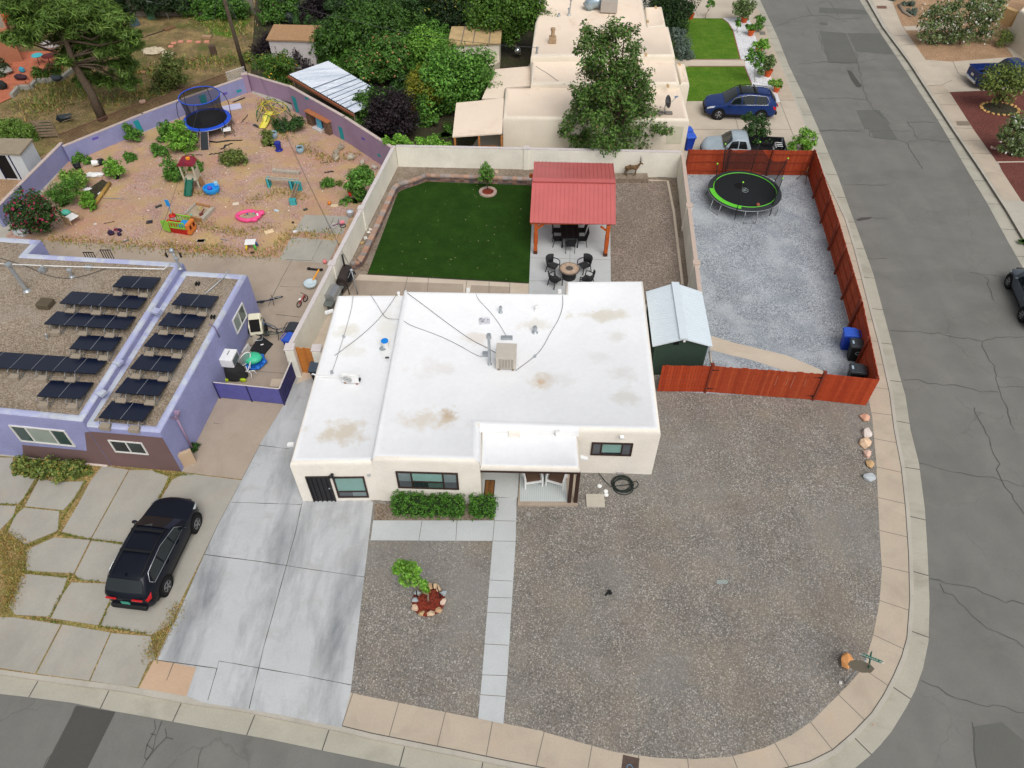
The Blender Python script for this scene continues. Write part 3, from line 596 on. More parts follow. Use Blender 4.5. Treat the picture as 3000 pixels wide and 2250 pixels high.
vent('M',217,858,ZL-.1,'M',215,842,.04,'roof_vent',None,1.3,.05)
vent('M',85,1255,ZL-.1,'M',83,1240,.045,'roof_vent',None,1.3,.05)
for a,b,lab in ((P('M',100,565,2.5),P('M',10,590,2.42),1),(P('S',1290,440,2.4),P('S',1368,462,2.34),2),(P('S',1738,205,2.7),P('S',1742,243,2.66),3),(P('N',80,200,2.8),P('N',78,168,2.76),4),(P('N',1070,215,2.8),P('N',1068,182,2.76),5),(P('R',130,200,2.4),P('R',75,205,2.36),6)):
 MB().beam(a,b,.16,.1).build('spout',M_white,house,world=True)
mb=MB();mb.beam(P('S',1045,155,2.86),P('S',1045,232,2.45),.16,.1);mb.build('spout',M_white,house,world=True)
c_=P('S',578,235,2.46);MB().box(c_+Vector((0,.12,.09)),(.45,.3,.18)).build('roof_curb',M_stucco,house,world=True,bevel=.02)
for (k,x,y) in (('M',1585,405),('N',1075,258),('M',695,1090)):
 MB().box(P(k,x,y,ZR)+Vector((0,0,.03)),(.16,.08,.04)).build('drain_hole',plain('drain_shadow',(70,66,66)),house,world=True)
lp=PW('R',500,485,W1,W2);mb=MB();mb.box(lp+Vector((0,-.06,0)),(.1,.12,.12));mb.ball(lp+Vector((-.05,-.16,.05)),.08,10,6,sc=(1,1,.8));mb.ball(lp+Vector((.07,-.16,-.03)),.07,10,6)
mb.build('wall_lamp',M_black,house,True,True)
lp=PW('R',850,485,W1,W2);MB().box(lp+Vector((0,-.05,0)),(.12,.08,.05)).build('security_camera',M_galv,house,world=True)
pv=PW('S',1720,602,RW1,RW2);MB().box(pv+Vector((0,-.012,0)),(.3,.02,.1)).build('wall_vent',M_cap,house,world=True)
def coat(A,B,z0,z1):
 a=Vector((*A,0));b=Vector((*B,0));u=(b-a).normalized();n=Vector((u.y,-u.x,0))
 mid=(a+b)/2+n*.3;inside=sum(1 for i in range(len(main)) if (main[i][1]>mid.y)!=(main[i-1][1]>mid.y) and mid.x<(main[i-1][0]-main[i][0])*(mid.y-main[i][1])/(main[i-1][1]-main[i][1])+main[i][0])%2
 n=-n if inside else n;m=M_roof
 MB().add([a+n*.05+Vector((0,0,z0)),b+n*.05+Vector((0,0,z0)),b+n*.006+Vector((0,0,z0+.12)),a+n*.006+Vector((0,0,z0+.12)),b+n*.004+Vector((0,0,z1-.1)),a+n*.004+Vector((0,0,z1-.1)),b-n*.05+Vector((0,0,z1+.004)),a-n*.05+Vector((0,0,z1+.004)),b-n*.13+Vector((0,0,z1+.008)),a-n*.13+Vector((0,0,z1+.008))],[(0,1,2,3),(3,2,4,5),(5,4,6,7),(7,6,8,9)]).build('roof_coating',m,house,True,True)
coat(main[8],main[0],ZL-.12,ZM);coat(main[7],main[6],ZP-.07,ZM);coat(main[6],main[5],ZP-.07,ZM)
def crate(k,bl,br,ft,bt,z):
 A=P(k,*bl,z);B=P(k,*br,z);zt=PY(k,*ft,A.y).z;C=P(k,*bt,zt)
 u=(B-A).normalized();n=Vector((-u.y,u.x,0));d=abs((C-A).dot(n))
 return A,B,zt-z,d,u,n
A,B,h_,d_,u,n=crate('N',(380,1050),(592,1058),(382,918),(388,765),ZR)
ac=T('rooftop_cooler','beige evaporative cooler with louvred grille on the white roof','air conditioner',(A+B)/2+n*d_/2,math.atan2(u.y,u.x))
w_=(B-A).length;M_ac=plain('beige_metal',(196,188,176),.5,.1);M_acd=plain('grille_shadow',(112,106,94),.8)
MB().box((0,0,.06+h_/2),(w_,d_,h_-.06)).build('body',M_ac,ac,bevel=.02)
MB().box((0,0,h_+.04),(w_+.03,d_+.03,.03)).build('top',M_ac,ac,bevel=.01)
g=MB();gs=MB()
for i in range(5):
 x0=-w_/2+.12+i*(w_-.2)/5;g.box((x0+(w_-.2)/10-.01,-d_/2-.004,h_*.5+.02),((w_-.2)/5-.035,.01,h_*.72))
 for j in range(9):gs.box((x0+(w_-.2)/10-.01,-d_/2-.014,h_*.18+j*h_*.08+.02),((w_-.2)/5-.035,.02,.02))
go=g.build('grille',M_acd,ac);gs.build('louvre',M_ac,go)
for sx in (-1,1):MB().box((sx*(w_/2-.12),0,.03),(.08,d_,.06)).build('foot',M_wood,ac)
A,B,h_,d_,u,n=crate('M',(205,1368),(388,1385),(197,1275),(188,1240),ZL-.1)
ms=T('condenser','small white mini split condenser with round fan on the lower roof','air conditioner',(A+B)/2+n*d_/2,math.atan2(u.y,u.x));w_=(B-A).length
MB().box((0,0,.05+h_/2),(w_,d_,h_-.05)).build('body',M_white,ms,bevel=.02)
fz=h_/2+.03;fr=h_*.40
mb=MB();ring=[(-w_*.16+fr*math.cos(a),-d_/2-.012,fz+fr*math.sin(a)) for a in [i*2*math.pi/24 for i in range(24)]]
mb.poly(ring);fo=mb.build('fan_grille',plain('fan_shadow',(150,152,150),.6),ms)
gm=MB();
for q in (.35,.6,.85,1.0):gm.tube([(-w_*.16+fr*q*math.cos(a),-d_/2-.022,fz+fr*q*math.sin(a)) for a in [i*2*math.pi/20 for i in range(20)]],.008,5,close=True)
gm.lathe([(0.0,.012),(fr*.2,.0)],(0,0,0),10)
gm.build('fan_ring',M_white,fo)
for sx in (-1,1):MB().box((sx*w_*.35,0,.025),(.08,d_*1.1,.05)).build('foot',plain('rust_foot',(150,92,60)),ms)
MB().box((w_/2+.03,0,h_*.45),(.06,.12,.12)).build('valve_cover',M_black,ms)
tag(MB().tube([P('M',190,1300,ZL-.03),P('M',60,1297,ZL-.03),P('M',-45,1294,ZL-.0),P('K',1680,1282,ZL+.02),P('K',1672,1290,2.3)],.035,8).build('pipe_run',M_white,smooth=True),'white insulated pipe run from the small condenser over the roof edge','pipe')
bk=P('M',678,965,ZL-.1);mb=T('bucket','white bucket with bright blue lid on the lower roof','bucket',bk)
MB().lathe([(.13,0),(.15,.34),(.16,.36)],(0,0,0),18).build('body',M_white,mb,True,angle=40)
MB().lathe([(.165,.35),(.165,.38),(.0,.385)],(0,0,0),18).build('lid',plain('blue_lid',(20,132,220)),mb,True,angle=40)
tag(MB().lathe([(.14,0),(.15,.02),(.0,.022)],P('M',645,985,ZL-.1),16).build('loose_disc',plain('grey_lid',(150,158,162))),'loose grey lid lying beside the blue topped bucket','lid')
mt=P('M',1775,690,ZR);rs=random.Random(3);mb=MB()
mb.box(mt+Vector((0,0,.06)),(.46,.36,.1),.1,col=(.62,.62,.66))
for i in range(16):mb.ball(mt+Vector((rs.uniform(-.2,.2),rs.uniform(-.15,.15),.11)),rs.uniform(.03,.06),7,5,col=rs.choice([(.75,.75,.78),(.35,.35,.38),(.55,.55,.6)]),sc=(1.3,1,.5))
tag(mb.build('weight_bag',M_attr),'square silver plastic wrapped weight lying on the white roof','bag')
cb=P('M',1780,1070,ZR);tag(MB().box(cb+Vector((0,.05,.09)),(.24,.2,.18)).build('junction_box',M_galv,bevel=.01),'grey electrical box behind the tall flue on the white roof','electrical box')
tr=P('N',498,715,ZR);tag(MB().box(tr+Vector((0,.03,.06)),(.5,.2,.12)).build('duct_cover',M_galv,bevel=.01),'low grey duct cover behind the beige rooftop cooler','duct')
def cable(pts,z,label,r=.008,m=None):
 q=[P(p[0],p[1],p[2],p[3] if len(p)>3 else z) for p in pts]
 for _ in range(2):
  nq=[q[0]]
  for a,b in zip(q,q[1:]):nq+=[a.lerp(b,.25),a.lerp(b,.75)]
  q=nq+[q[-1]]
 return tag(MB().tube(q,r,5).build('cable',m or M_wire,smooth=True),label,'cable')
zc=ZR+.02;zl=ZL-.08
M_pale=plain('pale_cable',(172,170,170),.6)
cable([('M',320,392,2.64),('M',300,560,zl),('M',215,850,zl),('M',130,1120,zl),('M',85,1245,zl)],zl,'straight pale conduit down the left edge of the lower roof',.014,M_pale)
cable([('M',815,360,2.75),('M',740,480,zl),('M',640,620,zl),('M',450,810,zl),('M',160,1030,zl),('M',115,1060,zl)],zl,'thin cable slanting from the white cap vent to the lower roof edge',.01)
cable([('M',510,388,2.64),('M',590,510,zl),('M',660,630,zl),('M',720,660,zl),('M',850,658,ZM+.02),('M',950,730,zc),('M',1200,815,zc),('M',1430,915,zc),('M',1680,1060,zc),('M',1745,1078,zc)],zc,'grey cable wandering over both roof levels to the electrical box',.01)
cable([('M',915,370,ZM+.02),('M',1080,490,zc),('M',1300,660,zc),('M',1620,890,zc),('M',1800,975,zc),('M',1890,1030,zc)],zc,'straight dark cable from the back parapet to the beige cooler',.012)
cable([('N',160,220,ZM+.01),('N',190,290,zc),('N',330,430,zc),('N',430,570,zc),('N',490,680,zc)],zc,'thin cable from the back parapet to the grey duct cover',.009)
cable([('N',1100,240,ZM+.01),('N',1105,350,zc),('N',1060,500,zc),('N',970,640,zc),('N',890,800,zc),('N',800,900,zc),('N',640,1020,zc),('N',590,1055,zc)],zc,'curved cable from the right wing corner to the beige cooler',.011)
sm=P('M',375,378,0.0);mast=T('service_mast','grey electric service mast with insulators by the smoker','utility mast',(PY('M',375,378,P('g',170,1655,0).y).x,P('g',170,1655,0).y-.1,0))
zt=PY('M',312,118,mast.location.y).z
zt_m=zt
MB().cyl((0,0,0),(-.08,0,zt),.035,.03,10).build('pole',M_galv,mast,True)
MB().ball((-.08,0,zt),.09,10,6,sc=(1,1,.8)).build('weather_head',M_galv,mast,True)
for s_ in (-1,1):MB().cyl((s_*.18-.08,-.02,zt-.25),(s_*.14-.08,-.02,zt-.1),.03,.03,8).build('insulator',M_black,mast,True)
def gwall(name,label,A,B,h,th,m=M_wallst,capm=M_cap,posts=(),cap=True,z0=-.05,cat='wall',panels=()):
 A=Vector((A[0],A[1],0));B=Vector((B[0],B[1],0));r=T(name,label,cat,A,azim(A,B));L=(B-A).length
 MB().box((L/2,0,(h+z0)/2),(L,th,h-z0)).build('panel',m,r,bevel=.02)
 if cap:MB().box((L/2,0,h+.02),(L,th+.02,.04)).build('cap',capm,r,bevel=.01)
 for f in posts:
  po=MB().box((L*f,0,(h+.06+z0)/2),(.34,th+.14,h+.06-z0)).build('pillar',m,r,bevel=.02)
  MB().box((L*f,0,h+.08),(.38,th+.18,.05)).build('pillar_cap',capm,po,bevel=.01)
 return r,L
wc=P('f',851,314,1.78);wg=P('K',1430,990,1.78);wb=P('f',1472,327,1.78)
lw,Ll=gwall('garden_wall','long cream stucco wall between the turf garden and the purple neighbour',wc,wg,1.74,.2,posts=(0.38,0.66))
bw,_=gwall('garden_wall','cream stucco wall across the back of the turf garden below the big tree',wc+Vector((.12,0,0)),wb,1.74,.2,posts=(0.46,))
dt=P('H',282,172,1.66);db=P('H',450,1500,1.66)
gwall('garden_wall','low cream wall with pinkish cap dividing the blue gravel yard',dt+Vector((0,-.12,0)),db,1.6,.2,capm=plain('pink_cap',(196,176,162)),posts=(0.40,0.755))
gp=P('K',1450,990,1.78)
for (k,x,y,lab) in (('K',1437,1000,'cream gate pillar joining the long wall and purple gate'),('K',1722,1010,'cream gate pillar against the white roofed house')):
 p=P(k,x,y,1.8);q=T('gate_pillar',lab,'gate pillar',(p.x,p.y,0))
 MB().box((0,0,.9),(.42,.42,1.84)).build('pillar',M_wallst,q,bevel=.03);MB().box((0,0,1.83),(.46,.46,.06)).build('cap',M_cap,q,bevel=.02)
ga=P('K',1475,995,1.72);gb=P('K',1668,1012,1.72)
def boards(A,B,h,m,mb=None,w=.14,th=.025,jit=.03,gap=.006,z0=.03,col=None,rs=None,pal=None):
 mb=mb or MB();A=Vector((A[0],A[1],0));B=Vector((B[0],B[1],0));L=(B-A).length;u=(B-A)/L;n=max(1,round(L/w));w=L/n;rs=rs or random.Random(int(L*1000))
 for i in range(n):
  hh=h+rs.uniform(-jit,jit);c=A+u*(w*(i+.5));pc=rs.choice(pal) if pal else (1,1,1);f=rs.uniform(.95,1.04)
  mb.box((c.x,c.y,z0+(hh-z0)/2),(w-gap,th,hh-z0),math.atan2(u.y,u.x),0,tuple(x*f for x in pc))
 return mb
L3=lambda c:lin(c)[:3]
gt=T('wooden_gate','honey brown wooden gate between two cream pillars','gate',(ga.x,ga.y,0))
mb=boards((0,0),(gb.x-ga.x,gb.y-ga.y),1.7,None,pal=[L3((196,124,56)),L3((186,114,48)),L3((204,134,66))])
mb.build('board_panel',M_attr,gt)
M_purp=mat('purple_paint',(147,149,190),0.9,var=0.12,scale=.8,bump=.35)
M_mauve=mat('mauve_paint',(160,136,160),0.9,var=0.08,scale=.8,bump=.35)
M_pcap=mat('pale_wall_top',(196,180,172),0.9,var=.1)
M_teal=plain('teal_paint',(34,150,160),.6);M_violet=plain('violet_paint',(104,88,180),.6)
def pt(k,x,y,h):p=P(k,x,y,h);return (p.x,p.y)
segs=[('boundary_wall','lavender wall running beside the white shed',[pt('F',-60,790,1.15),pt('F',660,72,1.15)],1.15,M_purp),('boundary_wall','long lavender wall under the lattice behind the blue trampoline',[pt('F',690,112,1.05),pt('A',1230,985,1.1),pt('A',1560,860,1.1),pt('A',2125,655,1.15)],1.1,M_purp),('boundary_wall','short mauve wall overgrown by the yellow flowered vine',[pt('A',2140,640,1.2),pt('B',465,800,1.2)],1.2,M_mauve),('boundary_wall','tall mauve wall beside the metal roofed shelter',[pt('B',465,790,1.85),pt('B',975,1075,1.85),pt('G',2090,655,1.6)],1.8,M_mauve)]
WALLS=[]
for nm,lab,pth,h,m in segs:
 r=T(nm,lab,'wall',(pth[0][0],pth[0][1],0));WALLS.append(r)
 for a,b in zip(pth,pth[1:]):
  mb=MB();a3=Vector((*a,0));b3=Vector((*b,0));u=(b3-a3).normalized()
  MB().beam(a3-u*.05+Vector((0,0,h/2-.05)),b3+u*.05+Vector((0,0,h/2-.05)),.2,h+.1).build('panel',m,r,world=True)
  MB().beam(a3-u*.05+Vector((0,0,h+.02)),b3+u*.05+Vector((0,0,h+.02)),.21,.04).build('coping',M_pcap,r,world=True)
def paint(r,A,B,k,c4,m):
 q=[PW(k,x,y,A,B) for x,y in c4];n=Vector((-(B[1]-A[1]),B[0]-A[0],0)).normalized()
 if n.dot(CAM-Vector((*A,0)))<0:n=-n
 MB().poly([p+n*.106 for p in q]).build('painted_block',m,r,world=True)
A_,B_=segs[1][2][1],segs[1][2][2]
paint(WALLS[1],segs[1][2][0],segs[1][2][1],'A',[(1140,1045),(1185,1030),(1245,1145),(1205,1160)],M_teal)
paint(WALLS[1],segs[1][2][0],segs[1][2][1],'A',[(785,1190),(840,1172),(848,1190),(795,1210)],M_violet)
paint(WALLS[1],segs[1][2][2],segs[1][2][3],'A',[(1710,825),(1765,808),(1785,880),(1735,905)],M_teal)
paint(WALLS[1],segs[1][2][2],segs[1][2][3],'A',[(1915,800),(1955,788),(1960,808),(1922,822)],M_violet)
paint(WALLS[1],segs[1][2][2],segs[1][2][3],'A',[(2035,775),(2078,765),(2082,788),(2042,800)],M_teal)
a_,b_,c_2=segs[3][2]
paint(WALLS[3],a_,b_,'B',[(495,880),(535,900),(572,1040),(540,1030)],M_teal)
paint(WALLS[3],a_,b_,'B',[(620,890),(650,900),(655,922),(628,915)],M_teal)
paint(WALLS[3],a_,b_,'B',[(928,1160),(968,1180),(990,1290),(955,1285)],M_teal)
paint(WALLS[3],b_,c_2,'B',[(1143,1262),(1175,1275),(1180,1298),(1150,1285)],M_violet)
paint(WALLS[3],b_,c_2,'G',[(1965,683),(1998,695),(2003,716),(1975,706)],M_teal)
pl=P('A',2150,790,0);q=T('wall_pillar','mauve pillar at the corner of the purple boundary walls','pillar',(pl.x,pl.y,0))
MB().box((0,0,.66),(.4,.4,1.32),.3).build('pillar',M_mauve,q,bevel=.02);MB().box((0,0,1.34),(.44,.44,.06),.3).build('cap',M_pcap,q)
def lattice(label,A,B,z0,z1,m,step=.13,cat='lattice fence',wdt=.05):
 A=Vector((*A,0));B=Vector((*B,0));r=T('lattice_fence',label,cat,A,azim(A,B));L=(B-A).length;H=z1-z0;mb=MB()
 x=-H
 while x<L:
  for s_ in (0,1):
   x0,x1=(x,x+H) if s_==0 else (x+H,x)
   za,zb=z0,z1
   p0=[x0,za];p1=[x1,zb]
   def clip(p,q):
    if p[0]<0:t=(0-p[0])/(q[0]-p[0]);return [0,p[1]+(q[1]-p[1])*t]
    if p[0]>L:t=(L-p[0])/(q[0]-p[0]);return [L,p[1]+(q[1]-p[1])*t]
    return p
   if (p0[0]<=0 and p1[0]<=0) or (p0[0]>=L and p1[0]>=L):continue
   a=clip(p0,p1);b=clip(p1,p0)
   mb.beam((a[0],.006*s_,a[1]),(b[0],.006*s_,b[1]),.006,wdt,up=(0,1,0))
  x+=step
 mb.build('slat_panel',m,r)
 fr=MB();fr.beam((0,0,z1),(L,0,z1),.04,.04);fr.beam((0,0,z0),(L,0,z0),.04,.04);fr.build('rail',m,r)
 return r
M_lat=plain('brown_lattice',(104,74,62),.9,var=.2);M_latw=plain('pale_lattice',(204,198,196),.9)
off=Vector((-.03,.16,0))
def sh(p,o=off):return (p[0]+o.x,p[1]+o.y)
lattice('brown wooden lattice above the long lavender wall near the pine trunk',sh(segs[1][2][0]),sh(segs[1][2][1]),.2,1.8,M_lat,.11)
lattice('brown diamond lattice behind the blue trampoline',sh(segs[1][2][1]),sh(pt('A',1960,715,1.1)),.5,1.68,M_lat,.12)
lattice('white diamond lattice panel beside the utility pole',sh(pt('A',1970,712,1.1)),sh(segs[1][2][3]),.6,1.75,M_latw,.13)
M_red=attr_mat('red_stained_wood',0.75,0.2,0,0.3)
RED=[L3((172,68,38)),L3((168,65,35)),L3((176,72,40)),L3((164,62,35))];REDo=[L3((168,72,43)),L3((164,68,40)),L3((172,77,46)),L3((158,64,38))]
M_redpost=plain('fence_post',(122,52,34),.8,var=.15)
HF=1.74
def fence(label,A,B,posts=2.4,side=1,pal=RED,jit=.025,gap=.006,endposts=True,cat='fence',name='wooden_fence'):
 A=Vector((A[0],A[1],0));B=Vector((B[0],B[1],0));r=T(name,label,cat,A,azim(A,B));L=(B-A).length
 boards((0,0),(L,0),HF,None,pal=pal,jit=jit,gap=gap).build('board_panel',M_red,r)
 for z in (.35,.95,1.5):MB().box((L/2,side*.035,z),(L-.02,.04,.09)).build('rail',MATS['fence_rail'] if 'fence_rail' in MATS else plain('fence_rail',(150,62,34),.8,var=.12),r)
 if posts:
  n=max(1,round(L/posts))
  for i in range(n+1):
   if not endposts and i in (0,n):continue
   MB().box((min(max(L*i/n,.05),L-.05),side*.10,.9),(.09,.09,1.84)).build('post',M_redpost,r)
 return r
fa=P('Y',78,306);fb=P('Y',520,312);fc=P('Y',1518,384);fd=P('Y',2008,437)
fence('short red stained fence panel with dark gaps beside the green shed',fa,fb,0,1,RED,.03,.012)
fence('plain red stained fence panel at the street corner',fc+Vector((.04,0,0)),fd,0,1,RED,.006,.003)
g0=fb+Vector((.05,0,0));g1=fc-Vector((.05,0,0));gm_=g0.lerp(g1,.5)
HINGE=plain('black_iron_hinge',(28,26,26),.6)
for a,b,lab,hs in ((g0,gm_-Vector((.003,0,0)),'left leaf of the red double gate with tee hinges',0),(gm_+Vector((.003,0,0)),g1,'right leaf of the red double gate with worn pale streaks',1)):
 r=T('wooden_gate',lab,'gate',a,azim(a,b));L=(b-a).length
 boards((0,0),(L,0),HF,None,pal=REDo,jit=.03,gap=.005).build('board_panel',M_red,r)
 for z in (.35,1.5):MB().box((L/2,.035,z),(L,.04,.09)).build('rail',MATS['fence_rail'],r)
 for z in (.28,1.5):
  mb=MB();x0=0 if hs==0 else L;s_=1 if hs==0 else -1
  mb.add([(x0,-.02,z+.07),(x0,-.02,z-.07),(x0+s_*.12,-.02,z-.025),(x0+s_*.42,-.02,z),(x0+s_*.12,-.02,z+.025),(x0-s_*.05,-.02,z+.09),(x0-s_*.05,-.02,z-.09)],[(0,1,2,3,4) if s_>0 else (4,3,2,1,0),(5,6,1,0) if s_>0 else (0,1,6,5)])
  mb.build('hinge',HINGE,r)
 if hs:
  mb=MB()
  for x in (L*.22,L*.42,L*.52,L*.75):mb.box((x,-.0135,1.1),(.012,.004,rnd.uniform(.4,1.1)))
  mb.build('worn_streak',plain('worn_wood',(196,150,126),.9),r)
for p,lab in ((fb+Vector((.0,0,0)),'red gate post between the short panel and the double gate'),(fc,'red gate post near the street corner')):
 q=T('gate_post',lab,'gate post',p);MB().box((0,-.01,.92),(.1,.12,1.86)).build('post',M_redpost,q,bevel=.01);MB().box((0,-.01,1.87),(.14,.16,.05)).build('cap',M_redpost,q)
sf=[fd,P('H',1693,1659),P('H',1520,1010),P('H',1332,384)]
labs=['red side fence run beside the three wheeled bins','red side fence run along the middle of the side street','red side fence run nearest the black trampoline']
for a,b,lab in zip(sf,sf[1:],labs):fence(lab,a,b,2.3,1,REDo if 'middle' in lab else RED,.02)
fence('red back fence panel in front of the parked pickup',P('H',1330,384),P('H',292,376),2.4,1,REDo,.02)
M_pgate=plain('purple_gate_paint',(92,92,158),.5,var=.12);M_pgd=plain('dark_purple_metal',(44,42,92),.5)
g1a=P('K',705,1540,0);g1b=P('K',1385,1610,0);g1c=P('K',1520,1280,0)
HG=PY('K',615,1370,g1a.y).z
r=T('metal_gate','low purple sheet metal gate across the side alley','gate',g1a,azim(g1a,g1b));L=(g1b-g1a).length
for i in range(2):MB().box((L*(.25+.5*i),0,HG/2+.04),(L/2-.04,.03,HG-.08)).build('sheet_panel',M_pgate,r)
for x in (0,L*.5,L):MB().box((x,0,HG/2),(.06,.06,HG)).build('post',M_pgd,r)
MB().box((L/2,0,HG),(L,.04,.03)).build('top_rail',M_cap,r)
r=T('metal_gate','purple slatted metal gate beside the cream pillar','gate',g1b,azim(g1b,g1c));L=(g1c-g1b).length
mb=MB()
for i in range(13):mb.box((L*(i+.5)/13,0,HG/2+.04),(L/13*.55,.03,HG-.08))
mb.build('slat_panel',M_pgd,r);
for z in (.08,HG):MB().box((L/2,0,z),(L,.05,.04)).build('rail',M_cap if z>.5 else M_pgd,r)
mb=MB();mb.box((L/2,.02,HG/2+.04),(L,.01,HG-.1));mb.build('backing',M_pgate,r)
ZPr,ZPl=2.66,3.0
M_proof=gravel_mat('roof_gravel',[(150,136,118),(166,152,134),(134,120,104),(174,160,142),(146,128,108)],20,[((158,150,140),.5,.5)])
M_ppar=concrete_mat('lilac_parapet',(168,172,204),(188,194,204),0.9,(1.2,1.2,1),0,0.05,((166,166,166),.5),(.46,.56))
right=[rp('L',1592,802,ZPr),rp('K',987,222,ZPr),rp('K',300,178,ZPr),rp('L',800,735,ZPr)]
left=[rp('L',775,690,ZPl),rp('J',2080,300,ZPl),rp('J',600,212,ZPl),rp('J',320,195,ZPl),rp('J',470,38,ZPl),rp('J',-700,-40,ZPl),rp('L',-650,545,ZPl)]
ph=T('house','purple and brown flat roofed house with rows of solar panels','house',(right[0][0],right[0][1],0))
lo=[(left[0][0]+.15,left[0][1]),(left[1][0]+.15,left[1][1])]+left[2:]
def adobe2(pts,z):
 p=ccw(pts);L=lambda d,zz:[(q[0],q[1],zz) for q in (inset(p,d) if d else p)]
 MB().rings([L(0,-.05),L(0,z-.22),L(.025,z-.10)],cap=False).build('wall',M_purp,ph,True,True,angle=50)
 MB().rings([L(.025,z-.10),L(.07,z-.03),L(.14,z),L(.26,z-.01),L(.34,z-.1)],cap=False).build('parapet',M_ppar,ph,True,True,angle=50)
 MB().rings([L(.33,z-.09),L(.34,z-.12)]).build('roof',M_proof,ph,False,True)
adobe2(right,ZPr);adobe2(lo,ZPl)
M_pbrown=mat('brown_paint',(118,94,92),.9,var=.06,scale=1,bump=.35)
def wallpaint(A,B,zs,m,o=.012,name='brown_band'):
 a=Vector((*A,0));b=Vector((*B,0));u=(b-a).normalized();n=Vector((u.y,-u.x,0));n=n if n.dot(CAM-a)>0 else -n
 MB().poly([a+u*t+n*o+Vector((0,0,z)) for t,z in zs]).build(name,m,ph,world=True)
Lr=math.hypot(right[0][0]-right[3][0],right[0][1]-right[3][1])
wallpaint(right[3],right[0],[(0,0),(Lr,0),(Lr-.01,2.3),(Lr*.5,2.32),(0,2.3)],M_pbrown)
Ll_=math.hypot(lo[0][0]-lo[-1][0],lo[0][1]-lo[-1][1])
ua=lambda x,y:(PW('L',x,y,lo[-1],lo[0])-Vector((*lo[-1],0))).dot((Vector((*lo[0],0))-Vector((*lo[-1],0))).normalized())
wallpaint(lo[-1],lo[0],[(ua(230,1040),0),(Ll_,0),(Ll_,2.3),(Ll_-.2,2.25),(ua(760,940)+.35,.95),(ua(200,900),.9)],M_pbrown)
M_vinyl=plain('white_window_frame',(222,220,216),.5);M_drape=plain('curtain_glass',(150,160,152),.15,spec=.5);M_gg=plain('green_glass',(58,78,76),.08,spec=.6)
opening(ph,'window',lo[-1],lo[0],'L',[(80,727),(635,782),(768,945),(222,890)],M_vinyl,.06,(.28,.72),(),[(0,.28,0,1,M_gg),(.28,.72,0,1,M_drape),(.72,1,0,1,M_gg)],label='long white framed window with pale curtains')
opening(ph,'window',right[3],right[0],'L',[(1070,875),(1410,903),(1495,1026),(1160,995)],M_vinyl,.06,(.5,),(),[(0,.5,0,1,M_glass),(.5,1,0,1,M_gg)],label='smaller white framed sliding window in the brown wall')
opening(ph,'window',right[0],right[1],'K',[(822,720),(930,530),(985,665),(885,860)],M_vinyl,.06,(.5,),(),[(0,.5,0,1,M_drape),(.5,1,0,1,M_gg)],label='white framed window in the purple side wall')
dsA,dsB=right[0],right[1]
nn=Vector((dsB[1]-dsA[1],-(dsB[0]-dsA[0]),0)).normalized();nn=nn if nn.x>0 else -nn
c0=PW('L',1725,640,dsA,dsB)+nn*.1;c1=PW('L',1905,905,dsA,dsB)+nn*.1
mb=MB();mb.tube([c0,Vector((c0.x,c0.y,.3))],.045,8);mb.build('downspout',M_mauve,ph,True,True)
mb=MB();mb.rings([[c0+Vector((sx*.11,sy*.11,-.1)) for sx,sy in ((-1,-1),(1,-1),(1,1),(-1,1))],[c0+Vector((sx*.19,sy*.19,.14)) for sx,sy in ((-1,-1),(1,-1),(1,1),(-1,1))]],cap=False);mb.build('rain_collector',M_mauve,ph,world=True)
mq=PW('K',670,850,dsA,dsB)+nn*.05;MB().tube([mq+Vector((-.3,.1,.45)),mq+Vector((-.05,0,.4)),mq+Vector((0,0,-.25))],.03,6).build('pipe',plain('mauve_pipe',(120,110,140)),ph,True,True)
for k,x,y,zb,kt,tx,ty,r_ in (('J',310,640,ZPl-.12,'J',95,335,.09),('J',830,480,ZPl-.12,'J',800,400,.07),('J',500,420,ZPl-.12,'J',490,365,.05),('J',2085,380,ZPl,'J',2040,270,.06),('J',540,1190,ZPl-.12,'J',535,1150,.03)):
 b=P(k,x,y,zb);t_=PY(kt,tx,ty,b.y);mb=MB();mb.tube([b,b.lerp(t_,.5),t_],r_,10);mb.lathe([(r_*1.7,-.05),(r_*1.7,.05),(0,.09)],t_,12);mb.lathe([(r_*2,0),(r_*1.1,.08)],b,12)
 mb.build('roof_pipe',M_galv,ph,True,True,angle=40)
for k,x,y in (('J',1030,385),('J',500,415)):
 MB().box(P(k,x,y,ZPl-.1)+Vector((0,0,.08)),(.32,.22,.16)).build('vent_box',M_galv,ph,world=True)
for k,x,y,z in (('L',1010,415,ZPl),('L',1180,110,ZPl),('J',1810,880,ZPl)):
 MB().box(P(k,x,y,z)+Vector((0,0,.02)),(.36,.3,.12),-.4).build('scupper',M_ppar,ph,world=True)
tag(MB().box(P('J',520,850,ZPl-.12)+Vector((0,.2,.14)),(.62,.55,.28),-.15).build('vent_cap',plain('brown_box',(92,82,66),.8),bevel=.04),'dark brown square vent cap on the gravel roof','vent cap')
tag(MB().tube([P('J',-200,318,ZPl+.12),P('J',600,352,ZPl+.12),P('J',1500,378,ZPl+.12),P('J',1900,388,ZPl+.12),P('J',1970,320,ZPl+.1)],.025,8).build('conduit',M_white,smooth=True),'long white conduit across the back of the gravel roof','pipe')
cable([('J',-100,230),('J',100,290),('J',350,370),('J',500,450),('J',700,495),('J',850,495),('J',1050,445),('J',1250,370)],ZPl-.09,'loose dark cable lying in a curve on the gravel roof',.014)
tag(MB().tube([P('K',540,440,ZPr-.05),P('K',700,300,ZPr-.05),P('K',735,265,ZPr),P('K',765,215,ZPr+.1),P('K',800,185,ZPr+.15)],.025,8).build('conduit',M_galv,smooth=True),'angled white conduit from the right solar rows to the back parapet','pipe')
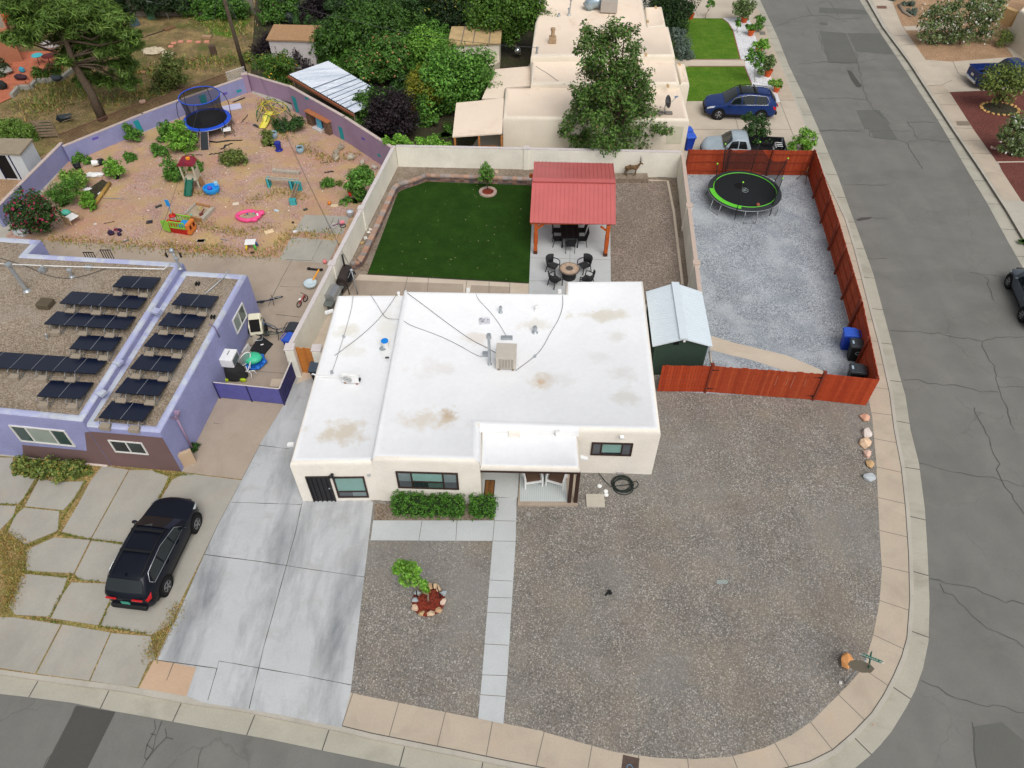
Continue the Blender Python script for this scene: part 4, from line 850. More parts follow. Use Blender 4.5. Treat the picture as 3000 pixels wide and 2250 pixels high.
for k,x,y in (('K',465,338),('K',627,690)):
 mb=MB();p=P(k,x,y,ZPr-.12);mb.box(p+Vector((-.05,0,.06)),(.06,.2,.12));mb.box(p+Vector((.08,0,.06)),(.06,.2,.12))
 tag(mb.build('conduit_block',M_black),'pair of small black blocks on the gravel roof by the '+('back corner' if y<400 else 'purple parapet'),'block')
b=P('J',2090,370,ZPl);mast2=T('service_mast','electric mast with looped black wires on the purple roof','utility mast',b);t_=PY('J',1985,175,b.y)-b
MB().tube([(0,0,0),t_*.5,t_],.05,8).build('pole',M_galv,mast2,True);MB().ball(t_,.13,10,6).build('weather_head',M_galv,mast2,True)
for sx in (-1,1):
 MB().tube([t_,t_+Vector((sx*.25,0,.1)),t_+Vector((sx*.34,0,-.15)),t_+Vector((sx*.30,0,-.4))],.015,5).build('wire_loop',M_black,mast2,True)
 MB().cyl(t_+Vector((sx*.34,0,-.15)),t_+Vector((sx*.33,0,-.38)),.05,.05,8).build('insulator',M_black,mast2,True)
M_pv=mat('solar_cell',(20,28,50),.30,var=.05,spec=.22);M_pvf=plain('panel_frame',(22,26,34),.4);M_line=plain('panel_gap',(150,154,160),.5);M_block=plain('ballast_block',(156,144,128),.9)
def solar(k,c4,n,z,lab,tilt=(.42,.12)):
 fl,fr,br,bl=[P(k,x,y,z+(tilt[0] if i<2 else tilt[1])) for i,(x,y) in enumerate(c4)]
 bl=P(k,*c4[3],z+tilt[1]);br=P(k,*c4[2],z+tilt[1])
 r=T('solar_array',lab,'solar panels',((fl.x+fr.x)/2,(fl.y+fr.y)/2,z),0,'solar panel rows on the purple house')
 off=r.location
 nrm=(fr-fl).cross(bl-fl).normalized()
 for i in range(n):
  a=fl.lerp(fr,i/n+.004);b=fl.lerp(fr,(i+1)/n-.004);c=bl.lerp(br,(i+1)/n-.004);d=bl.lerp(br,i/n+.004)
  mb=MB();top=[p for p in (a,b,c,d)];bot=[p-nrm*.04 for p in top]
  mb.add(top+bot,[(0,1,2,3)],0);mb.add(top+bot,[(7,6,5,4),(0,4,5,1),(1,5,6,2),(2,6,7,3),(3,7,4,0)],1)
  mb.build('solar_panel',[M_pv,M_pvf],r,world=True)
 mb=MB()
 for i in range(1,n):
  a=fl.lerp(fr,i/n)+nrm*.003;d=bl.lerp(br,i/n)+nrm*.003;u=(fr-fl).normalized()*.009
  mb.poly([a-u,a+u,d+u,d-u])
 mb.build('gap_strip',M_line,r,world=True)
 u=(fr-fl).normalized();back=(bl-fl);back.z=0;back.normalize()
 ns=max(2,(n+1)//2+1) if n>2 else 2
 for i in range(ns):
  f=(.14+.66*i/(ns-1));c=fl.lerp(fr,f)
  bp=Vector((c.x,c.y,z))+back*.05
  rot=math.atan2(u.y,u.x)
  MB().box(bp+Vector((0,0,.1))-back*.25,(.42,.26,.18),rot).build('ballast_block',M_block,r,world=True)
  for s_ in (-.22,.22):
   q=c+u*s_
   MB().tube([q+Vector((0,0,-.03)),q-back*.12+Vector((0,0,-.06)),Vector((q.x,q.y,z+.03))-back*.2,Vector((q.x,q.y,z+.03))+back*.9],.018,6).build('leg',M_galv,r,True,True)
 return r
zl_,zr_=ZPl-.12,ZPr-.12
solar('J',[(1298,590),(1745,615),(1862,485),(1415,462)],2,zl_,'two panel solar row beside the back of the lilac parapet')
solar('J',[(680,780),(1600,845),(1718,705),(825,645)],4,zl_,'four panel solar row below the two panel back row')
solar('J',[(502,1020),(1455,1082),(1575,938),(655,875)],4,zl_,'four panel solar row with the brown vent cap above its left end')
solar('J',[(800,1305),(1285,1338),(1412,1175),(935,1148)],2,zl_,'two panel solar row between the four panel and the longest rows')
solar('L',[(-330,140),(955,220),(1082,78),(-170,-10)],6,zl_,'longest solar row running off the left edge')
solar('L',[(362,443),(800,468),(935,308),(505,285)],2,zl_,'two panel solar row on the higher roof nearest the street')
solar('K',[(185,545),(595,582),(690,460),(290,425)],2,zr_,'two panel solar row at the back of the lower roof')
solar('K',[(42,765),(460,800),(566,665),(152,630)],2,zr_,'second two panel solar row on the lower roof')
solar('K',[(-110,985),(335,1022),(438,882),(15,845)],2,zr_,'third two panel solar row on the lower roof')
solar('L',[(1292,165),(1710,205),(1820,58),(1408,25)],2,zr_,'fourth two panel solar row on the lower roof')
solar('L',[(1143,405),(1578,440),(1690,290),(1265,255)],2,zr_,'fifth two panel solar row on the lower roof')
solar('L',[(978,655),(1420,692),(1545,530),(1115,490)],2,zr_,'two panel solar row on the lower roof nearest the street')
aa=PW('K',735,1110,dsA,dsB);wa=T('window_air_conditioner','white air conditioner box sticking out of the purple wall','air conditioner',aa+nn*.3,math.atan2(nn.y,nn.x))
MB().box((0,0,0),(.6,.75,.5)).build('body',M_white,wa,bevel=.03);MB().box((.302,0,-.02),(.01,.6,.36)).build('grille',plain('grey_grille',(96,100,104)),wa);MB().box((-.02,.1,.252),(.06,.28,.01)).build('vent_slot',plain('slot_grey',(150,152,154)),wa)
Z1,Z2,Z3=3.35,2.95,2.6
nh=T('house','large cream flat roofed house behind the big tree','house',(*rp('C',1300,1030,Z3),0))
s3=[rp('C',512,1012,Z3),rp('C',2125,1035,Z3),rp('C',2048,722,Z3),rp('C',528,758,Z3)]
s2=[(rp('C',752,735,Z2)[0],s3[2][1]-.25),(s3[2][0]-.25,s3[2][1]-.25),rp('C',2000,530,Z2),rp('C',757,535,Z2)]
s2=[rp('C',752,715,Z2),rp('C',2042,718,Z2),rp('C',2000,520,Z2),rp('C',757,525,Z2)]
s1=[rp('C',752,478,Z1),rp('C',2003,478,Z1),rp('C',1945,225,Z1),rp('C',1762,232,Z1),rp('C',1700,-120,Z1),rp('C',900,-120,Z1),rp('C',790,190,Z1)]
adobe(nh,s1,Z1,M_nb,M_nbroof,.14,.14);adobe(nh,s2,Z2,M_nb,M_nbroof,.14,.12);adobe(nh,s3,Z3,M_nb,M_nbroof,.14,.12)
for c4,z in (([(1735,60),(1888,55),(1922,218),(1752,238)],2.8),([(2000,548),(2088,547),(2127,718),(2046,718)],2.7)):
 adobe(nh,[rp('C',x,y,z) for x,y in c4],z,M_nb,M_nbroof,.1,.1)
lq=[rp('C',330,862,2.2),rp('C',515,852,2.3),rp('C',528,752,2.35),rp('C',752,722,2.45),rp('C',752,540,2.55),rp('C',445,592,2.35)]
MB().prism(lq,2.2,2.3).build('lean_to_roof',M_nbroof,nh,world=True)
lp4=[P('C',75,1178,2.1),P('C',505,1148,2.3),P('C',520,848,2.45),P('C',108,888,2.25)]
mb=MB();mb.add(lp4+[p-Vector((0,0,.09)) for p in lp4],[(0,1,2,3),(7,6,5,4),(0,4,5,1),(1,5,6,2),(2,6,7,3),(3,7,4,0)]);mb.build('porch_roof',M_nbroof,nh,world=True)
M_tim=plain('orange_timber',(186,122,66),.8,var=.15)
for x,y in ((95,1185),(305,1172),(500,1150)):
 p=PY('C',x,y,lp4[0].y+.1);MB().box((p.x,p.y,1.05),(.12,.12,2.1)).build('porch_post',M_tim,nh,world=True)
MB().box((lp4[0].lerp(lp4[1],.72).x,lp4[0].y+.9,.5),(1.0,.1,.9)).build('timber_rail',M_tim,nh,world=True)
def nvent(k,bx,by,zb,tx,ty,r_,m=M_galv,name='roof_pipe'):
 b=P(k,bx,by,zb);t_=PY(k,tx,ty,b.y);mb=MB();mb.tube([b,t_],r_,10);mb.lathe([(r_*1.5,-.06),(r_*1.5,.04),(0,.06)],t_,10);mb.lathe([(r_*2.2,0),(r_*1.1,.1)],b,10);mb.build(name,m,nh,True,True,angle=40)
nvent('C',1085,130,Z1-.1,1100,0,.05);nvent('C',1083,130,Z1-.1,1082,75,.06);nvent('C',800,515,Z2,808,415,.07)
nvent('C',995,138,Z1-.1,997,120,.06)
b=P('C',940,365,Z1-.1);mb=MB();mb.box(b+Vector((0,0,.2)),(.5,.45,.4));mb.cyl(b+Vector((0,0,.4)),b+Vector((0,0,.85)),.14,.12,10);mb.lathe([(.17,.8),(.17,.98),(.1,1.0)],b,10);mb.build('chimney',plain('stained_chimney',(176,150,120),.9,var=.3,scale=6),nh,world=True)
for x,y,z in ((1745,465,Z1),(1935,735,Z2),(1830,60,2.8),(2035,550,2.7),(1760,180,Z1)):
 MB().box(P('C',x,y,z)+Vector((0,-.1,.0)),(.14,.3,.12)).build('spout',plain('rusty_spout',(196,166,120)),nh,world=True)
MB().poly([PW('C',1930,1090,s3[0],s3[1])+Vector((0,-.02,0)),PW('C',2075,1095,s3[0],s3[1])+Vector((0,-.02,0)),PW('C',2050,1240,s3[0],s3[1])+Vector((0,-.02,0)),PW('C',1920,1240,s3[0],s3[1])+Vector((0,-.02,0))]).build('side_door',plain('pale_green_door',(208,204,180)),nh,world=True)
A,B,h_,d_,u,n=crate('C',(1352,115),(1495,122),(1352,10),(1360,-60),Z1-.1)
q=T('rooftop_cooler','grey boxy rooftop cooler with silver duct on the house behind','air conditioner',(A+B)/2+n*d_/2,math.atan2(u.y,u.x));w_=(B-A).length
MB().box((0,0,h_/2+.05),(w_,d_,h_)).build('body',plain('grey_cooler',(178,172,164),.5,.2),q,bevel=.03)
mb=MB();mb.tube([(-w_/2,0,h_*.6),(-w_/2-.35,0,h_*.62),(-w_/2-.75,0,h_*.5),(-w_/2-1.0,0,.1)],[.4,.42,.45,.48],14);mb.build('duct',plain('silver_duct',(168,186,196),.35,.6),q,True)
ds=P('C',1905,985,Z3-.12);q=T('satellite_dish','dark satellite dish on a weighted stand on the cream roof','satellite dish',ds)
zt=PY('C',1895,905,ds.y).z-ds.z;MB().tube([(0,0,.05),(-.02,0,zt)],.03,8).build('mast',M_galv,q,True)
mb=MB();mb.lathe([(0,0),(.16,.02),(.30,.07),(.40,.15)],(0,0,0),18);o=mb.build('dish',plain('dark_grey_dish',(70,70,74)),q,True);o.location=(0,0,zt+.2);o.rotation_euler=(R(70),0,R(60))
MB().tube([(0,0,zt+.1),(.35,-.1,zt+.25),(.55,-.15,zt+.55)],.02,6).build('feed_arm',M_galv,q,True);MB().box((.55,-.15,zt+.6),(.2,.08,.08),.4).build('receiver',plain('receiver_blue',(120,140,170)),q)
for x in (-.28,.28):MB().box((x,0,.06),(.45,.3,.12)).build('ballast_block',plain('grey_block',(124,116,110)),q)
bx=P('C',1042,535,Z2-.1);tag(MB().box(bx+Vector((0,.12,.12)),(.55,.4,.24)).build('roof_hatch',plain('hatch_white',(230,224,214)),bevel=.02),'small square white roof hatch left of the big tree crown','roof hatch')
cable([('C',760,540,Z2),('C',820,590),('C',910,640),('C',970,690),('C',1050,730)],Z2-.08,'thin cable sagging over the cream roof behind',.012)
sh1=T('shed','dark green shed with white ribbed metal roof beside the red fence','shed',(*rp('O',640,1260,0),0))
er_f=P('O',1040,1028,2.0);el_f=P('O',265,1035,2.0);rg_f=P('O',672,930,2.55)
er_b=P('O',902,328,2.0);el_b=P('O',185,325,2.0);rg_b=P('O',560,212,2.55)
el_f=Vector((el_f.x+.02,er_f.y+.02,2.0));
M_mroof=plain('white_metal_roof',(222,232,238),.35,.15,var=.03);M_shed=plain('dark_green_siding',(58,78,66),.7,var=.06)
inx=.16
wfl=Vector((el_f.x+inx,er_f.y+.12,0));wfr=Vector((er_f.x-inx,er_f.y+.12,0));wbl=Vector((el_b.x+inx,er_b.y-.12,0));wbr=Vector((er_b.x-inx,er_b.y-.12,0))
mb=MB();rf=Vector((rg_f.x,wfl.y,2.47));rb=Vector((rg_b.x,wbl.y,2.47));up=Vector((0,0,1.93))
mb.add([wfl,wfr,wbr,wbl,wfl+up,wfr+up,wbr+up,wbl+up,rf,rb],[(0,1,5,8,4),(1,2,6,5),(2,3,7,9,6),(3,0,4,7)]);mb.build('wall',M_shed,sh1,world=True)
gr=MB();n_=22
for i in range(1,n_):
 a=wfl.lerp(wfr,i/n_);f=1-abs(i/n_*2-1);gr.box((a.x,a.y-.004,.95+.25*f),(.012,.01,1.88+.5*f))
gr.build('siding_groove',plain('siding_shadow',(46,62,53)),sh1,world=True)
for a,b,c,d,nm in ((el_f,rg_f,rg_b,el_b,'l'),(rg_f,er_f,er_b,rg_b,'r')):
 mb=MB();nrm=(b-a).cross(d-a).normalized();nrm=nrm if nrm.z>0 else -nrm
 mb.add([a,b,c,d]+[p-nrm*.05 for p in (a,b,c,d)],[(0,1,2,3),(7,6,5,4),(0,4,5,1),(1,5,6,2),(2,6,7,3),(3,7,4,0)])
 for i in range(1,22):
  p0=a.lerp(d,i/22)+nrm*.006;p1=b.lerp(c,i/22)+nrm*.006;mb.beam(p0,p1,.025,.012)
 mb.build('roof',M_mroof,sh1,world=True)
MB().beam(rg_f+Vector((0,-.02,.02)),rg_b+Vector((0,.02,.02)),.36,.05).build('ridge_cap',M_mroof,sh1,world=True)
pvv=Vector((rf.x-.25,wfl.y-.03,2.12));MB().box(pvv,(.22,.05,.14)).build('vent',M_black,sh1,world=True)
MB().box(Vector((rf.x+.05,er_f.y-.03,2.43)),(.1,.06,.2)).build('roof_bracket',M_white,sh1,world=True)
def flatshed(name,label,k,c4,z,wm,rm,tilt=0.0,over=.12,roofname='roof',thick=.1):
 q=[P(k,x,y,z+(tilt if i in (2,3) else 0)) for i,(x,y) in enumerate(c4)]
 r=T(name,label,'shed',((q[0].x+q[1].x)/2,(q[0].y+q[1].y)/2,0))
 mb=MB();mb.add(q+[p-Vector((0,0,thick)) for p in q],[(0,1,2,3),(7,6,5,4),(0,4,5,1),(1,5,6,2),(2,6,7,3),(3,7,4,0)]);mb.build(roofname,rm,r,world=True)
 ip=inset(ccw([(p.x,p.y) for p in q]),over);MB().prism(ip,0,z-thick+.02).build('wall',wm,r,world=True)
 return r,q
M_shing=mat('brown_shingle',(168,132,98),.95,var=.16,scale=5,bump=.4)
flatshed('shed','small shed with brown roof among dark shrubs','B',[(250,365),(690,378),(772,235),(322,224)],2.2,M_cap,M_shing,.3)
r,q=flatshed('shed','shed with tan roof sheets under the pale green tree','C',[(30,388),(492,372),(505,226),(68,228)],2.2,M_nb,mat('tan_board_roof',(192,164,120),.9,var=.18,scale=1.5),.15)
mb=MB()
for f in (.26,.48,.78):a=q[0].lerp(q[1],f)+Vector((0,0,.006));b=q[3].lerp(q[2],f)+Vector((0,0,.006));mb.beam(a,b,.08,.012)
mb.build('roof_seam',plain('grey_seam',(128,118,104)),r,world=True)
r,q=flatshed('shed','white metal shed with tan roof and open door beyond the lavender wall','F',[(-320,165),(212,190),(352,22),(-150,15)],1.9,plain('pale_shed_wall',(204,208,210),.6),mat('tan_rib_roof',(150,138,118),.8,var=.1),.1,.08)
p0=P('F',-10,445,0);wA=inset(ccw([(p.x,p.y) for p in q]),.08)
fl_,fr_=Vector((*[q[0].x+.1,q[0].y+.1],0)),Vector((q[1].x-.1,q[1].y+.12,0));u=(fr_-fl_).normalized();LL=(fr_-fl_).length
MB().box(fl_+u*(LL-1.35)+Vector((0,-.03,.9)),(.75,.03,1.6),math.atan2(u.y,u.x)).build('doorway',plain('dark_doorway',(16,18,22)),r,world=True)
for d in (.75,1.75):MB().box(fl_+u*(LL-d)+Vector((0,-.05,.9)),(.06,.04,1.65),math.atan2(u.y,u.x)).build('door_frame',plain('navy_trim',(28,34,80)),r,world=True)
c4=[P('B',1070,1045,2.0),P('B',1385,895,2.3),P('B',830,565,2.45),P('B',468,690,2.15)]
sl=T('shelter','open shelter with shiny corrugated metal roof beside the mauve wall','shelter',(c4[0].x,c4[0].y,0))
t_=NT('corrugated_metal');mp=t_.mapped((.35,3.0,1),(0,0,0.9));nz=t_.noise(1.0,5,.6,mp);t_.l.new(t_.ramp(nz,[(.3,grey(.22)),(.6,grey(.55))]),t_.b.inputs['Roughness'])
M_corr=t_.done(t_.ramp(nz,[(.3,lin((208,220,234))),(.7,lin((240,244,250)))]),.35,.45,.5)
t_.l.new(t_.ramp(nz,[(.3,grey(.28)),(.6,grey(.5))]),t_.b.inputs['Roughness'])
mb=MB();N_=60
rows=[]
for i in range(N_+1):
 f=i/N_;a=c4[0].lerp(c4[3],f);b=c4[1].lerp(c4[2],f);dz=.022*math.cos(i*math.pi)
 rows.append((a+Vector((0,0,dz)),b+Vector((0,0,dz))))
vs=[p for r_ in rows for p in r_];mb.add(vs,[(2*i,2*i+1,2*i+3,2*i+2) for i in range(N_)]);o=mb.build('roof',M_corr,sl,False,True);so=o.modifiers.new('thick','SOLIDIFY');so.thickness=.012
mb=MB()
for f in (.12,.2,.27,.34,.41,.5,.62):mb.beam(c4[0].lerp(c4[3],f)+Vector((0,0,.03)),c4[1].lerp(c4[2],f*.98)+Vector((0,0,.03)),.05,.02)
mb.build('roof_seam',plain('dark_seam',(92,108,124),.5,.3),sl,world=True)
MB().beam(c4[0]-Vector((.1,.1,.1)),c4[3]-Vector((.1,.1,.1)),.12,.16).build('edge_board',plain('reddish_board',(140,86,60),.9,var=.2),sl,world=True)
for p in (c4[0],c4[1],c4[2],c4[3]):
 pp_=p.lerp((c4[0]+c4[1]+c4[2]+c4[3])/4,.06);MB().box((pp_.x,pp_.y,pp_.z/2-.06),(.1,.1,pp_.z-.12)).build('post',M_wood,sl,world=True)
wl_=[c4[3].lerp(c4[2],.05),c4[2].lerp(c4[3],.05)]
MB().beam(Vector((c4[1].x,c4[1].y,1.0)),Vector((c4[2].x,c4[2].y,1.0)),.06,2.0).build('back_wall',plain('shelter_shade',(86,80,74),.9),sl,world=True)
eh=T('house','terracotta adobe house corner at the far left edge','house',(*rp('A',100,450,0),0))
adobe(eh,[rp('A',60,240,2.6),rp('A',-60,-60,2.6),rp('A',-500,-60,2.6),rp('A',-500,300,2.6)],2.6,mat('terracotta_stucco',(168,112,84),.9,bump=.3),M_proof)
fh=T('house','cream stucco house corner at the right edge across the street','house',(*rp('c',1225,280,0),0))
adobe(fh,[rp('c',1285,95,2.6),rp('c',1900,500,2.6),rp('c',2400,-100,2.6),rp('c',1560,-160,2.6)],2.6,M_nb,M_nbroof)
MB().box((*rp('c',1150,150,.6),.6),(.5,1.6,1.2),.5).build('entry_wall',mat('ochre_stucco',(196,164,116),.9),fh,world=True)
def lerpk(keys,t):
 if t<=keys[0][0]:return keys[0][1]
 for (a,x),(b,y) in zip(keys,keys[1:]):
  if t<=b:
   f=(t-a)/max(b-a,1e-9);return x+(y-x)*f
 return keys[-1][1]
M_tyre=plain('tyre',(30,30,31),.9);M_rim=plain('alloy_rim',(150,152,156),.3,.7);M_well=plain('wheel_well',(12,12,13),.9)
M_cglass=plain('car_glass',(22,30,32),.05,spec=.6);M_tail=plain('tail_light',(190,20,28),.2,spec=.5);M_head=plain('head_light',(206,212,216),.15,spec=.6);M_trim=plain('black_trim',(24,25,27),.6);M_chrome=plain('chrome',(200,204,208),.2,.9)
KINDS=dict(suv=dict(zb=[(0,.66),(.02,.84),(.06,.93),(.15,1.0),(.26,1.06),(.5,1.08),(.9,1.12),(.97,1.02),(1,.92)],zr=[(.255,1.07),(.425,.955),(.53,1.0),(.75,.985),(.875,.94),(.965,.70),(.985,.62)],w=[(0,.66),(.012,.76),(.03,.85),(.06,.91),(.10,.95),(.20,.99),(.3,1),(.82,1),(.92,.96),(.965,.91),(.985,.86),(1,.74)],gl=(.27,.42),rg=(.885,.96),sw=[(.325,.48),(.495,.66),(.675,.84)],cab=(.255,.99)),pickup=dict(zb=[(0,.70),(.02,.92),(.05,1.0),(.15,1.05),(.24,1.10),(.5,1.12),(.6,1.16),(1,1.16)],zr=[(.235,1.10),(.34,.97),(.40,1.0),(.52,.98),(.565,.70)],w=[(0,.74),(.03,.90),(.10,.98),(.22,1),(.97,1),(1,.97)],gl=(.245,.335),rg=(.53,.56),sw=[(.29,.41),(.42,.525)],cab=(.235,.57)),sedan=dict(zb=[(0,.58),(.02,.70),(.08,.80),(.26,.92),(.5,.94),(.85,1.0),(.97,.96),(1,.80)],zr=[(.25,.93),(.40,.97),(.5,1.0),(.65,.97),(.82,.70)],w=[(0,.72),(.03,.88),(.10,.97),(.22,1),(.85,1),(.95,.94),(1,.82)],gl=(.26,.39),rg=(.72,.82),sw=[(.31,.48),(.495,.68)],cab=(.25,.83)))
def car(label,cat,kind,loc,rz,Ln,Wd,H,wb,col,wr=.36,rails=True,bedcol=None,name='parked_car',paint=None,plate=None,handlecol=None,chrome=False,bedtrim=True):
 K=KINDS[kind];r=T(name,label,cat,loc,rz);hw=Wd/2
 t_=NT('car_paint');n_=t_.noise(1.5,3);M_p=t_.done(t_.mix(lin(col),t_.ramp(n_,[(.3,grey(.85)),(.7,grey(1.1))]),1.0,'MULTIPLY'),.32,.0,.22);t_.b.inputs['Coat Weight'].default_value=.08;t_.b.inputs['Coat Roughness'].default_value=.12
 front_o=(Ln-wb)/2*1.0;xf=Ln/2-front_o*.95;xr=xf-wb
 bedA=.60
 def X(t,y):
  return Ln/2-t*Ln-max(0,1-t/.25)*.26*(y/hw)**2+max(0,(t-.85)/.15)*.14*(y/hw)**2
 def sec(t):
  w=hw*lerpk(K['w'],t);zb=lerpk(K['zb'],t);z0=.24+(.10 if t<.03 or t>.97 else 0)
  incab=K['cab'][0]<=t<=K['cab'][1]
  pts=[(0,z0),(w*.86,z0),(w*.97,z0+.10),(w,z0+.32),(w*.99,zb-.12),(w*.945,zb)]
  if incab:
   zr=lerpk([(a,b*H if b<=1.01 and b>.5 else b) for a,b in K['zr']],t)
   if t<K['zr'][0][0]+1e-6:zr=zb+.01
   zr=max(zr,zb+.01);f=(zr-zb)/(H-zb) if H>zb else 0
   wt=w*(.93-.21*f)
   pts+=[(wt,zr-.07*f),(wt-.10,zr),(0,zr+.035)]
  elif kind=='pickup' and t>K['cab'][1]:
   d=.50 if t<.985 else 0.0;ww=w*.945-.07
   pts+=[(ww,zb),(ww-.01,zb-d),(0,zb-d)]
  else:
   pts+=[(w*.84,zb+.015),(w*.6,zb+.03),(0,zb+.04)]
  return pts
 ts=sorted(set([0,.012,.03,.06,.10,.15,.20,.235,.255,.27,.30,.34,.39,.42,.46,.5,.55,.6,.65,.7,.75,.8,.85,.89,.915,.94,.965,.985,1.0]+([.53,.565,.572,.98,.99] if kind=='pickup' else [])))
 rows=[]
 for t in ts:
  s_=sec(t);x=Ln/2-t*Ln
  rows.append([(X(t,y),-y,z) for y,z in s_]+[(X(t,y),y,z) for y,z in s_[-2::-1]][:-1])
 mb=MB();n=len(rows[0]);vs=[p for q in rows for p in q];fs=[]
 for i in range(len(rows)-1):
  for k in range(n):fs.append((i*n+k,i*n+(k+1)%n,(i+1)*n+(k+1)%n,(i+1)*n+k))
 fs.append(tuple(range(n-1,-1,-1)));fs.append(tuple((len(rows)-1)*n+k for k in range(n)))
 mb.add(vs,[f[::-1] for f in fs])
 body=mb.build('body',M_p,r,True,subsurf=1 if kind!='pickup' else 0,angle=60 if kind!='pickup' else 35)
 def S(t,s_,side):
  q=sec(t);i=min(int(s_),len(q)-2);f=s_-i;y=q[i][0]+(q[i+1][0]-q[i][0])*f;z=q[i][1]+(q[i+1][1]-q[i][1])*f
  return Vector((X(t,y),side*y,z))
 def patch_side(name,tt,ss,side,m,off=.012,nt=6,ns=3,taper=(0,0)):
  vs=[];fs=[]
  for i in range(nt+1):
   for j in range(ns+1):
    fj=j/ns;ta=tt[0]+taper[0]*fj;tb=tt[1]+taper[1]*fj;t=ta+(tb-ta)*i/nt
    p=S(t,ss[0]+(ss[1]-ss[0])*fj,side);p+=Vector((0,side*off,off*.4));vs.append(p)
  for i in range(nt):
   for j in range(ns):a=i*(ns+1)+j;f=(a,a+1,a+ns+2,a+ns+1);fs.append(f if side>0 else f[::-1])
  return MB().add(vs,fs).build(name,m,r,True)
 def patch_top(name,tt,wfr,m,off=.014,nt=5,ny=8,dx=0):
  vs=[];fs=[]
  for i in range(nt+1):
   t=tt[0]+(tt[1]-tt[0])*i/nt;q=sec(t);w7=q[7][0];z7=q[7][1];z8=q[8][1];w6,z6=q[6]
   for j in range(ny+1):
    y=(j/ny*2-1)*w6*wfr;a=abs(y)
    z=z8+(z7-z8)*(a/w7)**2 if a<=w7 else z7+(z6-z7)*(a-w7)/max(w6-w7,1e-6)
    vs.append((X(t,y)+dx,y,z+off))
  for i in range(nt):
   for j in range(ny):a=i*(ny+1)+j;fs.append((a,a+1,a+ny+2,a+ny+1))
  return MB().add(vs,[f[::-1] for f in fs]).build(name,m,r,True)
 patch_top('windshield',K['gl'],.95,M_cglass,.016)
 patch_top('rear_window',K['rg'],.90,M_cglass,.016,dx=-.012)
 if kind=='suv' and paint=='sunroof':patch_top('sunroof',(.44,.70),.72,M_cglass,.012)
 for side in (-1,1):
  for i,(a,b) in enumerate(K['sw']):
   tp=(.035 if i==0 else 0,-.03 if i==len(K['sw'])-1 else 0)
   patch_side('side_window',(a,b),(5.12,5.92),side,M_cglass,.010,taper=tp)
  if chrome:
   pts=[S(K['sw'][0][0],5.06,side),S(K['sw'][-1][1],5.06,side),S(K['sw'][-1][1]+.02,5.5,side),S(K['sw'][-1][1]-.03,6.0,side),S((K['sw'][0][0]+K['sw'][-1][1])/2,6.03,side),S(K['sw'][0][0]+.06,6.0,side),S(K['sw'][0][0],5.06,side)]
   MB().tube([p+Vector((0,side*.014,.01)) for p in pts],.014,5).build('window_trim',M_chrome,r,True)
  patch_side('headlight',(.012,.085),(4.05,4.95),side,M_head,.012,taper=(.0,.03))
  patch_side('taillight',(.955,.992),(3.75,4.9),side,M_tail,.012,taper=(-.03,0))
  patch_side('sill_trim',(.10,.92),(1.0,2.4),side,M_trim,.006,nt=10)
  for xw in (xf,xr):
   yy=side*(hw-.11)
   MB().cyl((xw,side*(hw*.5),wr+.03),(xw,side*(hw+.006),wr+.03),wr+.075,wr+.075,20).build('wheel_well',M_well,r,True,angle=40)
   wq=bpy.data.objects.new('wheel',None);COL.objects.link(wq);wq.parent=r;
   tb=MB();tb.lathe([(wr*.62,-.115),(wr*.92,-.115),(wr,-.07),(wr,.07),(wr*.92,.115),(wr*.62,.115)],(0,0,0),26)
   to=tb.build('tyre',M_tyre,wq,True,angle=40);to.location=(xw,yy+side*.015,wr);to.rotation_euler=(R(90),0,0)
   rb=MB();rb.lathe([(wr*.63,0),(wr*.58,.02),(wr*.54,-.05),(0,-.05)],(0,0,0),22)
   for k in range(5):
    a=2*math.pi*k/5;rb.beam((wr*.1*math.cos(a),wr*.1*math.sin(a),.012),(wr*.58*math.cos(a),wr*.58*math.sin(a),.016),wr*.17,.03)
   rb.lathe([(wr*.16,.03),(0,.035)],(0,0,0),10)
   ro=rb.build('rim',M_rim,wq,False);ro.location=(xw,yy+side*.125,wr);ro.rotation_euler=(R(-90) if side>0 else R(90),0,0)
  mp=S(K['sw'][0][0]+.015,5.15,side)+Vector((0,side*.13,.05))
  MB().ball(mp,.11,10,7,sc=(.7,1.1,.62)).build('mirror',M_p if kind!='pickup' else M_trim,r,True)
  if rails:
   q0=[S(t,6.8,side)+Vector((0,-side*.02,.07)) for t in (.42,.55,.70,.86)]
   MB().tube(q0,.022,6).build('roof_rail',M_trim,r,True)
  for t in (.46,.64) if kind!='pickup' else (.40,):
   MB().box(S(t,4.3,side)+Vector((0,side*.015,0)),(.2,.03,.03)).build('door_handle',M_p,r)
 if rails:
  for t in (.47,.66):
   a=S(t,6.8,-1)+Vector((0,0,.1));b=S(t,6.8,1)+Vector((0,0,.1));MB().beam(a,b,.08,.035).build('roof_bar',M_trim,r)
 gz=lerpk(K['zb'],.02)
 MB().box((Ln/2-.05,0,.56),(.06,hw*.95,.28)).build('grille',M_trim,r,bevel=.03)
 MB().box((Ln/2-.16,0,.36),(.2,hw*1.3,.16)).build('front_bumper',M_trim,r,bevel=.06)
 MB().box((-Ln/2+.05,0,.46),(.2,hw*1.46,.24)).build('rear_bumper',M_trim if kind!='pickup' else M_chrome,r,bevel=.08)
 if kind=='suv':
  for s_ in (-1,1):MB().box((-Ln/2+.035,s_*hw*.52,1.0),(.06,hw*.42,.07)).build('taillight',M_tail,r,bevel=.015)
 MB().box((-Ln/2-.004,0,.80),(.02,.32,.16)).build('license_plate',plain(plate or 'pale_plate',(60,150,130) if plate else (210,206,190)),r)
 if kind=='suv':
  MB().box((Ln/2-.43*Ln*2.0+.02,0,H*.99),(.14,.04,.07)).build('antenna_fin',M_p,r,bevel=.015)
